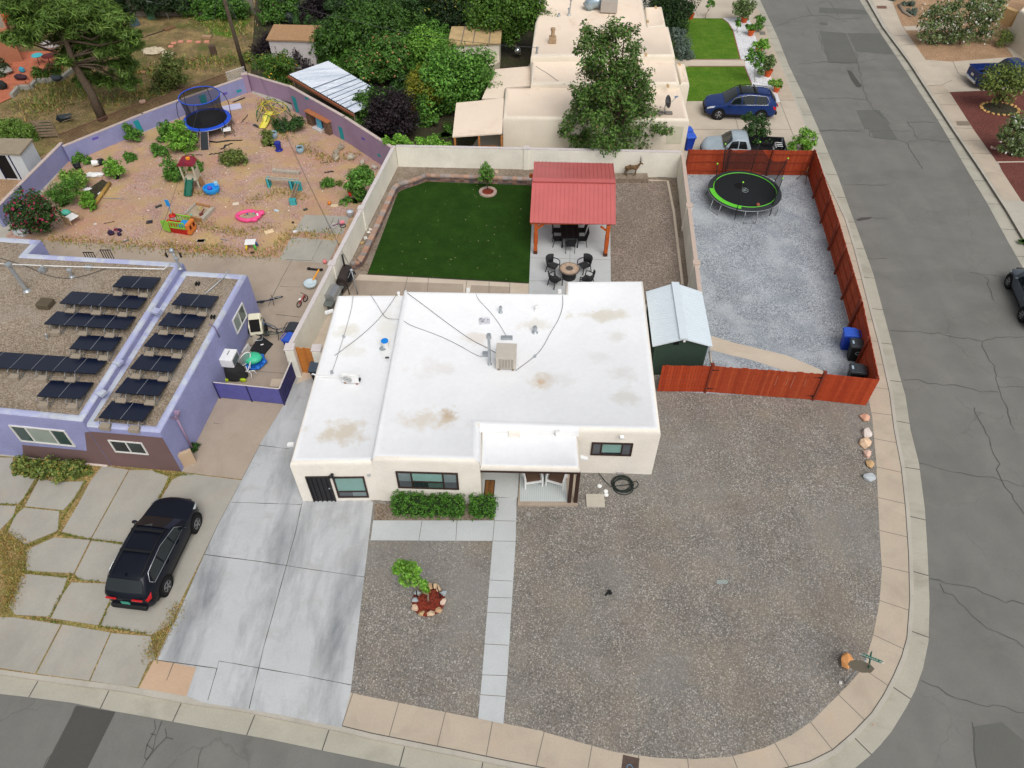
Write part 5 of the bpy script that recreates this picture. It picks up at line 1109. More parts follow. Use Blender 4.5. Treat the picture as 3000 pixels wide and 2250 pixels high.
 if kind=='pickup' and bedcol:
  b0=Ln/2-.572*Ln;b1=-Ln/2+.11;zb=1.16;ww=hw*.945-.085
  bl=MB();bl.add([(b0,-ww,zb-.46),(b0,ww,zb-.46),(b1,ww,zb-.46),(b1,-ww,zb-.46)],[(0,3,2,1)]);
  for y in (-ww,ww):bl.box(((b0+b1)/2,y,zb-.2),(b0-b1,.02,.5))
  for x in (b0,b1):bl.box((x,0,zb-.2),(.02,2*ww,.5))
  for y in (-1,1):bl.box(((b0+b1)/2,y*(ww+.06),zb+.01),(b0-b1+.1,.11,.03))
  bl.box((b1-.03,0,zb+.01),(.1,2*ww+.2,.03))
  bl.build('bed_liner',bedcol,r)
  for y in (-1,1):MB().box((xr,y*(ww-.09),zb-.38),(.8,.2,.22)).build('wheel_box',bedcol,r,bevel=.05)
 return r
def park(label,cat,kind,fw,rw,side,Ln,Wd,H,wb,col,**kw):
 u=(fw-rw);u.z=0;u.normalize();n=Vector((-u.y,u.x,0));mid=(fw+rw)/2-n*side*(Wd/2-.1)-u*(wb/2-(Ln/2-(Ln-wb)/2*.95))*1.0
 return car(label,cat,kind,Vector((mid.x,mid.y,kw.pop('z',0.01))),math.atan2(u.y,u.x),Ln,Wd,H,wb,col,**kw)
park('black crossover parked on the cracked old driveway slabs','car','suv',P('T',1285,688),P('T',945,1408),-1,4.6,1.88,1.68,2.69,(17,21,32),plate='teal_plate',chrome=True)
park('metallic blue three row crossover on the concrete drive behind the pickup','car','suv',P('D',555,1262),P('D',1008,1278),1,5.0,1.93,1.80,2.89,(26,50,104),wr=.38,chrome=True,paint='sunroof')
q0=P('D',1280,1572,1.2);q1=P('D',1235,1405,1.2);rm=(q0+q1)/2;fr_=P('D',335,1500,.8);u=(fr_-rm);u.z=0;u.normalize()
silver=car('silver pickup truck with black bed liner behind the red fence','truck','pickup',Vector((rm.x,rm.y-.45,.01))+u*2.65,math.atan2(u.y,u.x),5.3,1.85,1.72,3.2,(158,170,178),rails=False,bedcol=M_black,name='pickup_truck')
mb=MB()
for i in range(3):mb.tube([(-1.9+i*.02,-.1+i*.22,.72),(-1.95,-.1+i*.22,1.22),(-1.95,.0+i*.22,1.28),(-2.35,.0+i*.22,1.28)],.02,6)
mb.tube([(-1.9,-.15,.9),(-1.9,.5,.9)],.02,6);mb.tube([(-1.95,-.15,1.2),(-1.95,.5,1.2)],.02,6)
o=tag(mb.build('bike_rack',M_white,None,True),'white tubular rack lying in the silver pickup bed','rack');o.location=silver.location;o.rotation_euler=silver.rotation_euler
q0=P('c',850,670,1.2);u=(P('c',1100,612,1.2)-P('c',812,622,1.2));u.z=0;u.normalize()
car('dark blue pickup truck parked under the small tree across the street','truck','pickup',Vector((q0.x,q0.y,.01))+u*2.6,math.atan2(u.y,u.x),5.2,1.85,1.7,3.1,(24,44,96),rails=False,bedcol=plain('blue_bed',(28,50,110),.5),name='pickup_truck')
park('dark grey car parked at the right kerb of the side street','car','sedan',P('b',612,782,-.15),P('b',838,1345,-.15),1,4.6,1.82,1.46,2.7,(72,82,90),wr=.34,rails=False,z=-.15)
ef,rg,eb=2.2,3.13,2.46
fl,fr=P('I',210,836,ef),P('I',1197,858,ef);rl,rr=P('I',238,345,rg),P('I',1195,362,rg);bl,br=P('I',262,132,eb),P('I',1168,153,eb)
pg=T('pavilion','red metal roofed pavilion on carved orange posts over the patio','pavilion',((fl.x+fr.x)/2,(fl.y+fr.y)/2,.04))
t_=NT('red_metal_roof');nz=t_.noise(.8,4);M_rm=t_.done(t_.mix(lin((198,106,103)),t_.ramp(nz,[(.3,grey(.92)),(.7,grey(1.05))]),1.0,'MULTIPLY'),.45,.1,.4)
for a,b,c,d in ((fl,fr,rr,rl),(rl,rr,br,bl)):
 mb=MB();nrm=(b-a).cross(d-a).normalized();nrm=nrm if nrm.z>0 else -nrm
 mb.add([a,b,c,d]+[p-nrm*.05 for p in (a,b,c,d)],[(0,1,2,3),(7,6,5,4),(0,4,5,1),(1,5,6,2),(2,6,7,3),(3,7,4,0)])
 for i in range(0,21):
  f=i/20;mb.beam(a.lerp(b,f)+nrm*.015,d.lerp(c,f)+nrm*.015,.035,.03)
 mb.build('roof',M_rm,pg,world=True)
MB().beam(rl+Vector((0,-.03,.03)),rr+Vector((0,-.03,.03)),.32,.06).build('ridge_cap',M_rm,pg,world=True)
M_or=plain('orange_stained_timber',(190,92,38),.65,var=.2,scale=4);M_ord=plain('dark_post_base',(86,52,40),.8)
pL=P('I',270,1190,.04);pR=P('I',1078,1218,.04)
tcx=(pL.x+pR.x)/2
for p,dy in ((pL,0),(pR,0),(pL,4.6),(pR,4.6)):
 x,y=p.x,p.y+dy;H_=ef-.2
 po=MB().box((x,y,H_/2+.1),(.20,.20,H_-.1)).build('post',M_or,pg,world=True,bevel=.015)
 mb=MB()
 for k in range(9):mb.tube([(x+.105*math.cos(a+k*.25),y+.105*math.sin(a+k*.25),.75+k*.075+.05*math.sin(a)) for a in [i*math.pi/6 for i in range(12)]],.022,5,close=True)
 mb.build('carving',M_or,po,True,True)
 MB().box((x,y,.13),(.22,.22,.24)).build('post_base',M_ord,po,world=True)
 for s_ in ((1,) if p.x<tcx else (-1,)):
  MB().beam((x,y,H_-.35),(x+s_*.42,y,H_-.02),.08,.1).build('brace',M_or,pg,world=True)
for yy in (pL.y,pL.y+4.6):MB().beam((pL.x-.3,yy,ef-.1),(pR.x+.3,yy,ef-.1),.14,.2).build('beam',M_or,pg,world=True)
for i in range(5):
 x=pL.x+(pR.x-pL.x)*i/4;MB().beam((x,fl.y+.15,ef-.02),(x,rl.y,rg-.12),.07,.12).build('rafter',M_or,pg,world=True);MB().beam((x,rl.y,rg-.12),(x,bl.y-.1,eb-.08),.07,.12).build('rafter',M_or,pg,world=True)
M_wick=plain('dark_wicker',(50,50,52),.85,var=.2,scale=30,bump=.4)
def wicker(loc,rz,label):
 r=T('wicker_chair',label,'chair',loc,rz,'wicker chairs around the fire table')
 MB().box((0,0,.40),(.52,.52,.07)).build('seat',M_wick,r,bevel=.03)
 vs=[];fs=[]
 for i in range(9):
  a=R(115+130*i/8)
  for j,(rr_,z) in enumerate(((.28,.42),(.33,.65),(.37,.92))):vs.append((rr_*math.cos(a)*1.0+.0,rr_*math.sin(a)*1.05,z-.06*(abs(i-4)/4)**2*(j==2)))
 for i in range(8):
  for j in range(2):fs.append((i*3+j,i*3+j+1,i*3+j+4,i*3+j+3))
 o=MB().add(vs,fs).build('backrest',M_wick,r,True);so=o.modifiers.new('t','SOLIDIFY');so.thickness=.04
 for s_ in (-1,1):
  MB().tube([(-.2,s_*.31,.66),(.08,s_*.34,.66),(.25,s_*.31,.62),(.27,s_*.28,.40),(.28,s_*.27,.0)],.028,6).build('armrest',M_wick,r,True)
  MB().tube([(-.24,s_*.22,.40),(-.30,s_*.25,0)],.026,6).build('leg',M_wick,r,True)
 return r
tc=P('e',598,1258,.62);tc.z=.04
ft=T('fire_table','round tile topped fire table with dark centre on the patio','fire pit',tc)
t_=NT('mosaic_tile');vo=t_.node('ShaderNodeTexVoronoi',Scale=14);t_.l.new(t_.tc.outputs['Object'],vo.inputs['Vector']);sx=t_.node('ShaderNodeSeparateColor');t_.l.new(vo.outputs['Color'],sx.inputs[0])
M_tile=t_.done(t_.ramp(sx.outputs[0],[(0,lin((168,142,118))),(1,lin((192,168,146)))]),.5)
MB().lathe([(.36,0),(.38,.05),(.38,.5),(.30,.52)],(0,0,0),24).build('base',M_wick,ft,True,angle=40)
MB().lathe([(.0,.54),(.53,.54),(.55,.56),(.55,.60),(.50,.615)],(0,0,0),36).build('rim',plain('bronze_rim',(92,84,76),.5),ft,True,angle=40)
MB().lathe([(.505,.612),(.505,.618),(.22,.618),(.22,.60)],(0,0,0),36).build('tile_ring',M_tile,ft,True,angle=40)
MB().tube([(.47*math.cos(a),.47*math.sin(a),.619) for a in [i*math.pi/18 for i in range(36)]],.009,4,close=True).build('tile_band',plain('tile_band',(96,84,74)),ft)
MB().lathe([(.23,.60),(.225,.63),(.205,.63),(.20,.60)],(0,0,0),28).build('burner_ring',plain('pale_ring',(170,164,150),.5),ft,True)
MB().lathe([(.20,.605),(.0,.61)],(0,0,0),24).build('burner_bed',M_mulch if False else plain('lava_rock',(62,36,32),.9,var=.3,scale=20,bump=.8),ft)
for (dx,dy,lab) in ((-.86,.52,'wicker chair at the fire table, back left near the turf'),(.86,.55,'wicker chair at the fire table, back right near the gravel'),(-.78,-.66,'wicker chair at the fire table, front left'),(.92,-.62,'wicker chair at the fire table half hidden by the roof corner')):
 wicker(tc+Vector((dx,dy,0)),math.atan2(-dy,-dx),lab)
M_sling=plain('black_sling',(26,27,30),.7)
F0=P('e',615,768,.73);F0.z=.04
dtb=T('dining_table','long black dining table under the red pavilion','table',F0+Vector((0,.95,0)))
MB().box((0,0,.70),(1.02,1.9,.05)).build('tabletop',M_blackmetal,dtb,bevel=.015)
mb=MB()
for x in (-.17,.17):mb.box((x,0,.7275),(.012,1.86,.004))
mb.build('top_groove',plain('groove_grey',(70,72,76)),dtb)
for sx in (-1,1):
 for sy in (-1,1):MB().box((sx*.44,sy*.86,.34),(.06,.06,.68)).build('leg',M_blackmetal,dtb)
def sling(loc,rz,lab):
 r=T('dining_chair',lab,'chair',loc,rz,'black dining chairs under the pavilion')
 MB().box((.02,0,.43),(.48,.46,.03)).build('seat',M_sling,r,bevel=.01)
 MB().beam((-.22,0,.44),(-.34,0,.98),.46,.025,up=(1,0,0)).build('backrest',M_sling,r)
 mb=MB();
 for s_ in (-1,1):mb.tube([(-.35,s_*.25,1.0),(-.22,s_*.25,.44),(-.30,s_*.25,0)],.018,6)
 mb.tube([(-.35,-.25,1.0),(-.35,.25,1.0)],.018,6);mb.build('back_frame',M_blackmetal,r,True)
 for s_ in (-1,1):
  MB().tube([(-.28,s_*.27,.68),(-.05,s_*.29,.69),(.18,s_*.28,.66),(.24,s_*.26,.43)],.017,6).build('armrest',M_blackmetal,r,True)
  MB().tube([(.24,s_*.26,.43),(.28,s_*.26,0)],.017,6).build('leg',M_blackmetal,r,True)
 return r
sling(F0+Vector((.0,-.16,0)),R(90),'black dining chair at the near end of the dining table')
for dx,dy,rz,lab in ((-.66,.35,0,'near left black dining chair, beside the carved post'),(.68,.35,180,'near right black dining chair beside the long table'),(-.66,1.15,0,'far left black dining chair in the pavilion shade'),(.66,1.15,180,'far right black dining chair in the pavilion shade')):
 sling(F0+Vector((dx,dy,0)),R(rz),lab)
rgp=P('g',1548,588,.05);tr_=T('paver_ring','round ring of pale pavers with red mulch in the turf','planter ring',rgp)
for i in range(14):
 a=2*math.pi*i/14;f=rnd.uniform(.9,1.05);c0=rnd.choice([L3((186,160,146)),L3((176,150,138)),L3((168,150,142))])
 mb=MB();a0=a-.21;a1=a+.21;q=[(.36*math.cos(a0),.36*math.sin(a0)),(.56*math.cos(a0),.56*math.sin(a0)),(.56*math.cos(a1),.56*math.sin(a1)),(.36*math.cos(a1),.36*math.sin(a1))]
 mb.prism(q,-.02,.07,col=c0);mb.build('paver',M_rock,tr_,bevel=.01)
MB().lathe([(.37,.03),(0,.06)],(0,0,0),18).build('mulch',M_mulch,tr_)
RW=[('g',110,1400),('g',200,1380),('g',250,1290),('g',390,990),('g',565,600),('g',610,560),('g',760,520),('g',900,466),('g',1200,474),('g',2012,506),('I',240,390)]
BLK=[L3(c) for c in ((150,118,108),(120,96,92),(134,104,88),(108,98,98),(150,124,112),(96,90,94))]
rp_=PM(RW,0.0);rw=T('retaining_wall','low curved wall of mixed brown blocks edging the turf','retaining wall',rp_[1])
caps=0
for lvl in range(4):
 mb=MB();rs=random.Random(lvl)
 for a,b in zip(rp_,rp_[1:]):
  L=(b-a).length;n=max(1,round(L/.30));u=(b-a)/L
  for i in range(n):
   c=a+u*(L*(i+.5)/n)+Vector((0,0,.06+lvl*.105));f=rs.uniform(.85,1.12)
   mb.box(c,(L/n-.012,.22 if lvl<3 else.30,.095),math.atan2(u.y,u.x),0,tuple(x*f for x in rs.choice(BLK if lvl<3 else [L3((172,144,128)),L3((146,138,134)),L3((164,152,146)),L3((176,140,120))])))
 mb.build('block_course' if lvl<3 else 'cap_course',M_rock,rw,world=True)
bed=[p for p in rp_]+[P('f',1190,378),P('f',862,371),P('g',575,350),P('g',100,1250),P('g',60,1330)]
sheet('soil',[(p.x,p.y) for p in bed],M_soil,.36)
def rocky(label,p,s_,c,seed,name='boulder',cat='rock',sc=(1,1,.7),group=None):
 rs=random.Random(seed);bm=bmesh.new()
 for i in range(17):
  d=Vector((rs.gauss(0,1),rs.gauss(0,1),rs.gauss(0,1))).normalized()*rs.uniform(.82,1.08);bm.verts.new((d.x*s_*sc[0],d.y*s_*sc[1],d.z*s_*sc[2]))
 bmesh.ops.convex_hull(bm,input=bm.verts);bm.verts.index_update();me_=MB();me_.add([v.co.copy() for v in bm.verts],[[v.index for v in f.verts] for f in bm.faces],0,c);bm.free()
 o=me_.build(name,M_rock,None,False,bevel=s_*.06);o.location=(p.x,p.y,p.z+s_*sc[2]*.55);o.rotation_euler=(rs.uniform(-.3,.3),rs.uniform(-.3,.3),rs.uniform(0,6));return tag(o,label,cat,group)
for i,(x,y,c,lab) in enumerate(((290,1020,(222,216,204),'white stone on the soil bed behind the block wall'),(255,1080,(214,214,210),'pale stone beside the white stone behind the block wall'),(222,1130,(190,160,110),'tan stone lowest behind the block wall'),(310,990,(210,200,190),'pinkish stone highest behind the block wall'))):
 rocky(lab,P('g',x,y,.36),.14,L3(c),40+i)
rocky('small tan rock against the back wall beside the turf tree',P('g',1640,385,.36),.17,L3((180,160,136)),50)
dp=P('t',1000,1235,0);dp=P('t',1000,1225,.30)
sc_=1.0;base=Vector((dp.x,min(dp.y,wb.y-.35),.30))
tag(MB().prism([(P('t',-50,1400,.3).x,base.y-.35),(P('I',1580,330,.3).x,base.y-.35),(P('I',1580,330,.3).x,base.y+.30),(P('t',-50,1400,.3).x,base.y+.30)],0,.30).build('ledge',M_soil),kind='structure')
def skin(name,verts,edges,radii,parent,m,sub=2):
 me=bpy.data.meshes.new(name);me.from_pydata([tuple(v) for v in verts],edges,[]);me.materials.append(m)
 o=bpy.data.objects.new(name,me);COL.objects.link(o);o.parent=parent
 sk=o.modifiers.new('skin','SKIN');
 for i,r_ in enumerate(radii):me.skin_vertices[0].data[i].radius=(r_,r_) if not isinstance(r_,tuple) else r_
 me.skin_vertices[0].data[0].use_root=True
 sk.use_smooth_shade=True
 ss=o.modifiers.new('sub','SUBSURF');ss.levels=sub;ss.render_levels=sub
 return o
def mesh_skin_layer(me):
 pass
deer=T('deer_statue','brown antlered deer statue against the cream back wall','statue',base,R(0));deer.scale=(.74,.74,.74)
M_deer=NT('deer_coat');nz=M_deer.noise(3,4);M_deer=M_deer.done(M_deer.ramp(nz,[(.35,lin((84,62,42))),(.65,lin((122,98,66)))]),.8)
V=[(0,0,.80),(.32,0,.82),(.52,0,.95),(.66,0,1.20),(.80,0,1.16),(.90,0,1.08),(-.35,0,.82),(-.50,0,.80),(.34,.10,.62),(.37,.10,.33),(.42,.10,.02),(.34,-.10,.62),(.28,-.10,.35),(.20,-.10,.02),(-.40,.11,.60),(-.54,.11,.38),(-.50,.11,.02),(-.36,-.11,.60),(-.46,-.11,.38),(-.34,-.11,.02),(-.60,0,.66)]
Ed=[(0,1),(1,2),(2,3),(3,4),(4,5),(0,6),(6,7),(7,20),(1,8),(8,9),(9,10),(1,11),(11,12),(12,13),(6,14),(14,15),(15,16),(6,17),(17,18),(18,19)]
Rd=[(.19,.17),(.20,.17),(.13,.11),(.10,.085),(.085,.07),(.05,.045),(.18,.16),(.13,.12),.075,.042,.036,.075,.042,.036,.09,.045,.036,.09,.045,.036,.045]
me=bpy.data.meshes.new('body');me.from_pydata(V,Ed,[]);me.materials.append(M_deer);ob=bpy.data.objects.new('body',me);COL.objects.link(ob);ob.parent=deer
sk=ob.modifiers.new('skin','SKIN');sk.use_smooth_shade=True
if not me.skin_vertices:
 bpy.context.view_layer.objects.active=ob
 try:
  with bpy.context.temp_override(object=ob,active_object=ob):bpy.ops.mesh.customdata_skin_add()
 except Exception:pass
if me.skin_vertices:
 for i,r_ in enumerate(Rd):me.skin_vertices[0].data[i].radius=r_ if isinstance(r_,tuple) else (r_,r_)
 me.skin_vertices[0].data[0].use_root=True
ss=ob.modifiers.new('sub','SUBSURF');ss.levels=2;ss.render_levels=2
for s_ in (-1,1):
 mb=MB();mb.tube([(.66,s_*.06,1.27),(.62,s_*.16,1.40),(.66,s_*.20,1.62),(.70,s_*.17,1.78)],[.025,.022,.018,.006],6);mb.tube([(.62,s_*.16,1.40),(.74,s_*.20,1.52),(.78,s_*.2,1.62)],[.02,.015,.005],6);mb.tube([(.65,s_*.2,1.58),(.56,s_*.24,1.72)],[.015,.005],6)
 mb.build('antler',plain('antler',(58,46,38),.8),deer,True)
 MB().ball((.62,s_*.14,1.24),.07,8,5,sc=(.5,1.4,.6)).build('ear',M_deer,deer,True)
MB().box((0,0,-.01),(1.4,.4,.03)).build('base_plate',M_soil,deer) if False else None
sp=P('M',195,250,.4);smk=T('smoker','dark brown barrel smoker with chimney beside the long garden wall','smoker',(sp.x,sp.y,.02))
a0=P('M',190,230,.95);a1=P('M',245,100,.95);ax=math.atan2(a1.y-a0.y,a1.x-a0.x);smk.rotation_euler=(0,0,ax);Ls=(a1-a0).length*.5+.1
smk.location=((a0.x+a1.x)/2,(a0.y+a1.y)/2,.02)
M_smk=plain('rusty_dark_steel',(66,58,56),.6,.3,var=.2)
mb=MB();mb.cyl((-Ls,0,.85),(Ls,0,.85),.28,.28,20);mb.build('barrel',M_smk,smk,True,angle=40)
MB().cyl((-Ls-.42,0,.68),(-Ls+.02,0,.68),.21,.21,16).build('firebox',M_smk,smk,True,angle=40)
MB().cyl((Ls-.1,.08,1.05),(Ls+.05,.14,1.72),.05,.05,10).build('chimney',M_black,smk,True)
for x in (-.45,.45):
 for y in (-.22,.22):MB().cyl((x,y,.65),(x*1.1,y*1.3,0),.025,.025,6).build('leg',M_black,smk,True)
MB().box((0,-.36,.80),(.9,.22,.03)).build('side_shelf',M_black,smk);MB().cyl((-.3,-.3,.95),(.3,-.3,.95),.015,.015,6).build('handle',M_galv,smk)
g0_=P('M',110,380,1.0);gl_=T('gas_grill','stainless gas grill with domed hood beside the barrel smoker','grill',(g0_.x-.1,g0_.y,.02),R(-14))
M_ss=plain('stainless',(176,178,180),.3,.75)
mb=MB();prof=[(-.30,.88),(-.30,1.0),(-.26,1.15),(-.12,1.27),(.10,1.28),(.26,1.18),(.30,.88)]
mb.add([(y,-.42,z) for y,z in prof]+[(y,.42,z) for y,z in prof],[tuple(range(6,-1,-1)),tuple(range(7,14))]+[(i,i+1,i+8,i+7) for i in range(6)]);mb.build('hood',M_ss,gl_,True,angle=50)
MB().box((0,0,.45),(.56,.84,.84)).build('cabinet',plain('grill_grey',(96,98,100),.4,.3),gl_,bevel=.02)
for s_ in (-1,1):MB().box((0,s_*.62,.86),(.54,.38,.05)).build('side_shelf',plain('shelf_grey',(120,126,124),.4,.4),gl_,bevel=.02)
MB().cyl((.33,-.32,1.0),(.33,.32,1.0),.018,.018,6).build('handle',M_galv,gl_)
M_net=bpy.data.materials.new('safety_net');M_net.use_nodes=True
nt=M_net.node_tree;bs=nt.nodes['Principled BSDF'];bs.inputs['Base Color'].default_value=(.012,.012,.014,1);bs.inputs['Roughness'].default_value=.9;bs.inputs['Alpha'].default_value=.58
def trampoline(label,c,r_,hgt,pad,padw,n_leg,ring=None,segs=48,side=None):
 t=T('trampoline',label,'trampoline',(c.x,c.y,c.z))
 MB().lathe([(r_*.86,hgt),(0,hgt-.015)],(0,0,0),segs).build('jump_mat',plain('jump_mat',(26,28,31),.75),t)
 MB().lathe([(r_*.845,hgt+.012),(r_*.85,hgt+.035),(r_,hgt+.02),(r_+.02,hgt-.03),(r_-.02,hgt-.05)],(0,0,0),segs,cap=False).build('pad',pad,t,True,angle=40)
 MB().tube([(r_*math.cos(a),r_*math.sin(a),hgt-.05) for a in [2*math.pi*i/segs for i in range(segs)]],.03,6,close=True).build('frame',M_galv,t,True)
 for i in range(n_leg):
  a=2*math.pi*(i+.5)/n_leg;d=.17
  q=[Vector((r_*.98*math.cos(a+s_*d),r_*.98*math.sin(a+s_*d),z)) for s_,z in ((-1,hgt-.05),(-1,.05),(1,.05),(1,hgt-.05))]
  q[1]+=Vector((math.cos(a),math.sin(a),0))*.12;q[2]+=Vector((math.cos(a),math.sin(a),0))*.12
  MB().tube(q,.022,6).build('leg',M_galv,t,True)
 return t
tcn=P('H',806,506,.86);tcn.z=0.0
M_tpad=plain('charcoal_pad',(48,52,54),.6);M_lime=plain('lime_green',(100,200,54),.55)
t2=trampoline('large black and lime trampoline on the blue gravel',tcn,2.14,.86,M_tpad,.3,6)
MB().tube([(2.14*.86*math.cos(a),2.14*.86*math.sin(a),.90) for a in [2*math.pi*i/60 for i in range(60)]],.028,5,close=True).build('pad_piping',M_lime,t2)
mb=MB();A0,A1=R(176),R(252);q=[]
for i in range(13):
 a=A0+(A1-A0)*i/12;q.append((Vector((1.86*math.cos(a),1.86*math.sin(a),.905)),Vector((2.10*math.cos(a),2.10*math.sin(a),.892))))
for (a,b),(c,d) in zip(q,q[1:]):mb.poly([a,c,d,b])
mb.build('pad_panel',M_lime,t2)
tops=[((560,455),(578,285)),((622,332),(645,120)),((862,335),(935,102)),((1062,425),(1170,240)),((1040,635),(1125,408)),((742,668),(793,440))]
tp=[]
for (bx,by),(tx,ty) in tops:
 b=P('H',bx,by,.86);t_=PY('H',tx,ty,b.y);t_=Vector((t_.x,t_.y,t_.z));tp.append((b,t_))
 o=MB().tube([Vector((b.x,b.y,.15)),b,t_],.025,7).build('net_pole',M_black,t2,True,True)
 MB().ball(t_,.05,8,6).build('pole_cap',plain('lime_cap',(150,235,70),.5),o,True,True)
for i,j in ((1,2),(2,3),(3,4)):
 b0,t0=tp[i];b1,t1=tp[j];mb=MB();N_=8
 for k in range(N_):
  f0,f1=k/N_,(k+1)/N_;sag=lambda f:.55*math.sin(math.pi*f)*(1 if i<3 else.3)
  mb.poly([b0.lerp(b1,f0),b0.lerp(b1,f1),t0.lerp(t1,f1)-Vector((0,0,sag(f1)+.1)),t0.lerp(t1,f0)-Vector((0,0,sag(f0)+.1))])
 mb.build('net',M_net,t2,False,True)
MB().tube([(.0+.19*math.cos(a),-.02+.24*math.sin(a),.875) for a in [2*math.pi*i/20 for i in range(20)]],.014,4,close=True).build('mat_emblem',plain('pale_print',(150,160,160)),t2)
mb=MB()
for x0 in (-.1,-.02,.06):mb.box((x0,-.02,.874),(.035,.22,.006))
mb.build('mat_print',plain('pale_print',(150,160,160)),t2)
MB().lathe([(.34,.868),(0,.87)],(-.2,.45,0),20).build('centre_patch',plain('matte_black',(12,12,13),.9),t2)
bp=P('H',917,628,.98);tag(MB().ball((0,0,0),.11,14,10).build('ball',plain('worn_orange_ball',(150,82,66),.8),None,True),'worn orange ball on the black trampoline','ball').location=(bp.x,bp.y,.87+.11)
st=P('H',1300,430,0);q=T('sprinkler_stand','rusty metal tripod stand in the back corner of the blue gravel yard','stand',(st.x,st.y,.01))
for a in (20,150,270):MB().tube([(0,0,.75),(.45*math.cos(R(a)),.45*math.sin(R(a)),0)],.02,6).build('leg',plain('rusty_leg',(96,66,52)),q,True)
MB().cyl((0,0,.7),(0,0,1.0),.025,.02,6).build('head',plain('brass_head',(160,120,70),.5),q)
mb=tag(MB().tube([P('O',1000,1085,.03),P('O',1010,1150,.03),P('O',1025,1255,.05)],.04,8).build('pipe',M_beige,smooth=True),'short tan pipe between the green shed and the red gate post','pipe')
def bin_(label,loc,rz,mbody,mlid,emblem=None,sticker=False,group='wheeled bins inside the red fence'):
 r=T('wheeled_bin',label,'bin',loc,rz,group)
 lo=[(-.24,-.22),(.24,-.22),(.24,.22),(-.24,.22)];hi=[(-.34,-.29),(.32,-.29),(.32,.29),(-.34,.29)]
 mb=MB();mb.rings([[(x,y,.03) for x,y in lo],[(x,y,.95) for x,y in hi]],cap=True);mb.poly([(x,y,.03) for x,y in lo[::-1]]);mb.build('body',mbody,r,bevel=.05,seg=3)
 MB().box((-.01,0,.93),(.72,.63,.05)).build('rim',mbody,r,bevel=.02)
 mb=MB();pf=[(-.38,.955),(-.36,1.03),(-.1,1.075),(.2,1.06),(.36,.99)]
 mb.add([(x,-.31,z) for x,z in pf]+[(x,.31,z) for x,z in pf]+[(-.38,-.31,.95),(.36,-.31,.95),(-.38,.31,.95),(.36,.31,.95)],[(i,i+1,i+6,i+5) for i in range(4)]+[(10,11,4,3,2,1,0),(5,6,7,8,9,13,12)]+[(10,0,5,12),(4,11,13,9)]);lid=mb.build('lid',mlid,r,bevel=.03,seg=3)
 if sticker:MB().box((-.27,0,1.062),(.08,.22,.006),rot=Matrix.Rotation(R(-10),3,'Y')).build('sticker',plain('pale_sticker',(170,190,205)),lid)
 if emblem:
  MB().tube([(.02+.09*math.cos(a),-.278-.006,.62+.09*math.sin(a)) for a in [2*math.pi*i/18 for i in range(18)]],.010,4,close=True).build('emblem',plain('emblem_grey',(165,170,172)),r)
 for s_ in (-1,1):MB().cyl((.30,s_*.20,.12),(.30,s_*.27,.12),.12,.12,14).build('wheel',M_tyre,r,True,angle=40)
 MB().tube([(.33,-.24,.93),(.43,-.24,1.0),(.43,.24,1.0),(.33,.24,.93)],.02,6).build('handle',mbody,r,True)
 return r
M_bb=plain('blue_bin',(28,62,168),.5,var=.08);M_bl=plain('blue_bin_lid',(52,92,196),.45,var=.08);M_kb=plain('black_bin',(24,26,28),.5,var=.08);M_kl=plain('black_bin_lid',(58,62,66),.3,var=.08)
b0=P('Q',400,510,0);b1=P('Q',455,610,0);b2=P('Q',500,770,1.0)
az=azim(sf[0],sf[1])-R(90)
bin_('blue wheeled bin at the far end of the bin row',b0+Vector((.22,.28,.01)),az,M_bb,M_bl)
bin_('black wheeled bin with round white emblem beside the blue bin',b1+Vector((.26,.2,.01)),az,M_kb,M_kl,True,True)
p_=P('u',700,1290,1.03);bin_('black wheeled bin nearest the red corner panel',Vector((p_.x,p_.y,.01)),az,M_kb,M_kl,False,True)
p_=P('D',245,1400,1.0);
bin_('blue wheeled bin at the corner of the cream house behind the fence',Vector((p_.x+.05,p_.y-.35,.01)),R(100),M_bb,M_bl,group='blue wheeled bins by the cream house')
bin_('second blue wheeled bin tucked beside the cream house wall',Vector((p_.x-.02,p_.y+.45,.01)),R(100),M_bb,M_bl,group='blue wheeled bins by the cream house')
def rk(k,x,y,s_,c,lab,seed,sc=(1,.85,.65)):rocky(lab,P(k,x,y,0),s_,L3(c),seed,sc=sc)
rk('Y',1995,560,.26,(214,166,140),'salmon coloured boulder nearest the red fence corner',1)
rk('Y',2018,705,.30,(216,204,196),'large pinkish white boulder, second from the fence corner',2)
rk('Y',1998,795,.33,(228,196,164),'largest peach boulder in the row along the pavement',3)
rk('Y',2022,900,.26,(226,190,172),'pink and white boulder, third up from the grey boulder',4)
rk('Y',2045,985,.24,(206,170,126),'small tan boulder just above the grey boulder',5)
rk('Y',2035,1115,.31,(190,196,200),'smooth grey boulder at the street end of the row',6)
rk('V',415,350,.34,(222,156,98),'big orange boulder beside the street sign post',7,(1.05,.75,.75))
rk('V',345,600,.08,(214,212,206),'small white stone near the street sign post',8)
rk('S',730,1065,.17,(150,146,140),'flat grey stone in front of the porch tiles',9,(1,.85,.35))
rk('V',755,1115,.06,(190,160,140),'tiny pebble in the gutter by the street corner',10)
mc=P('U',1165,1060,0);sheet('mulch',[(mc.x+.62*math.cos(a)*1.0,mc.y+.62*math.sin(a)-.02) for a in [2*math.pi*i/24 for i in range(24)]],M_mulch,.02)
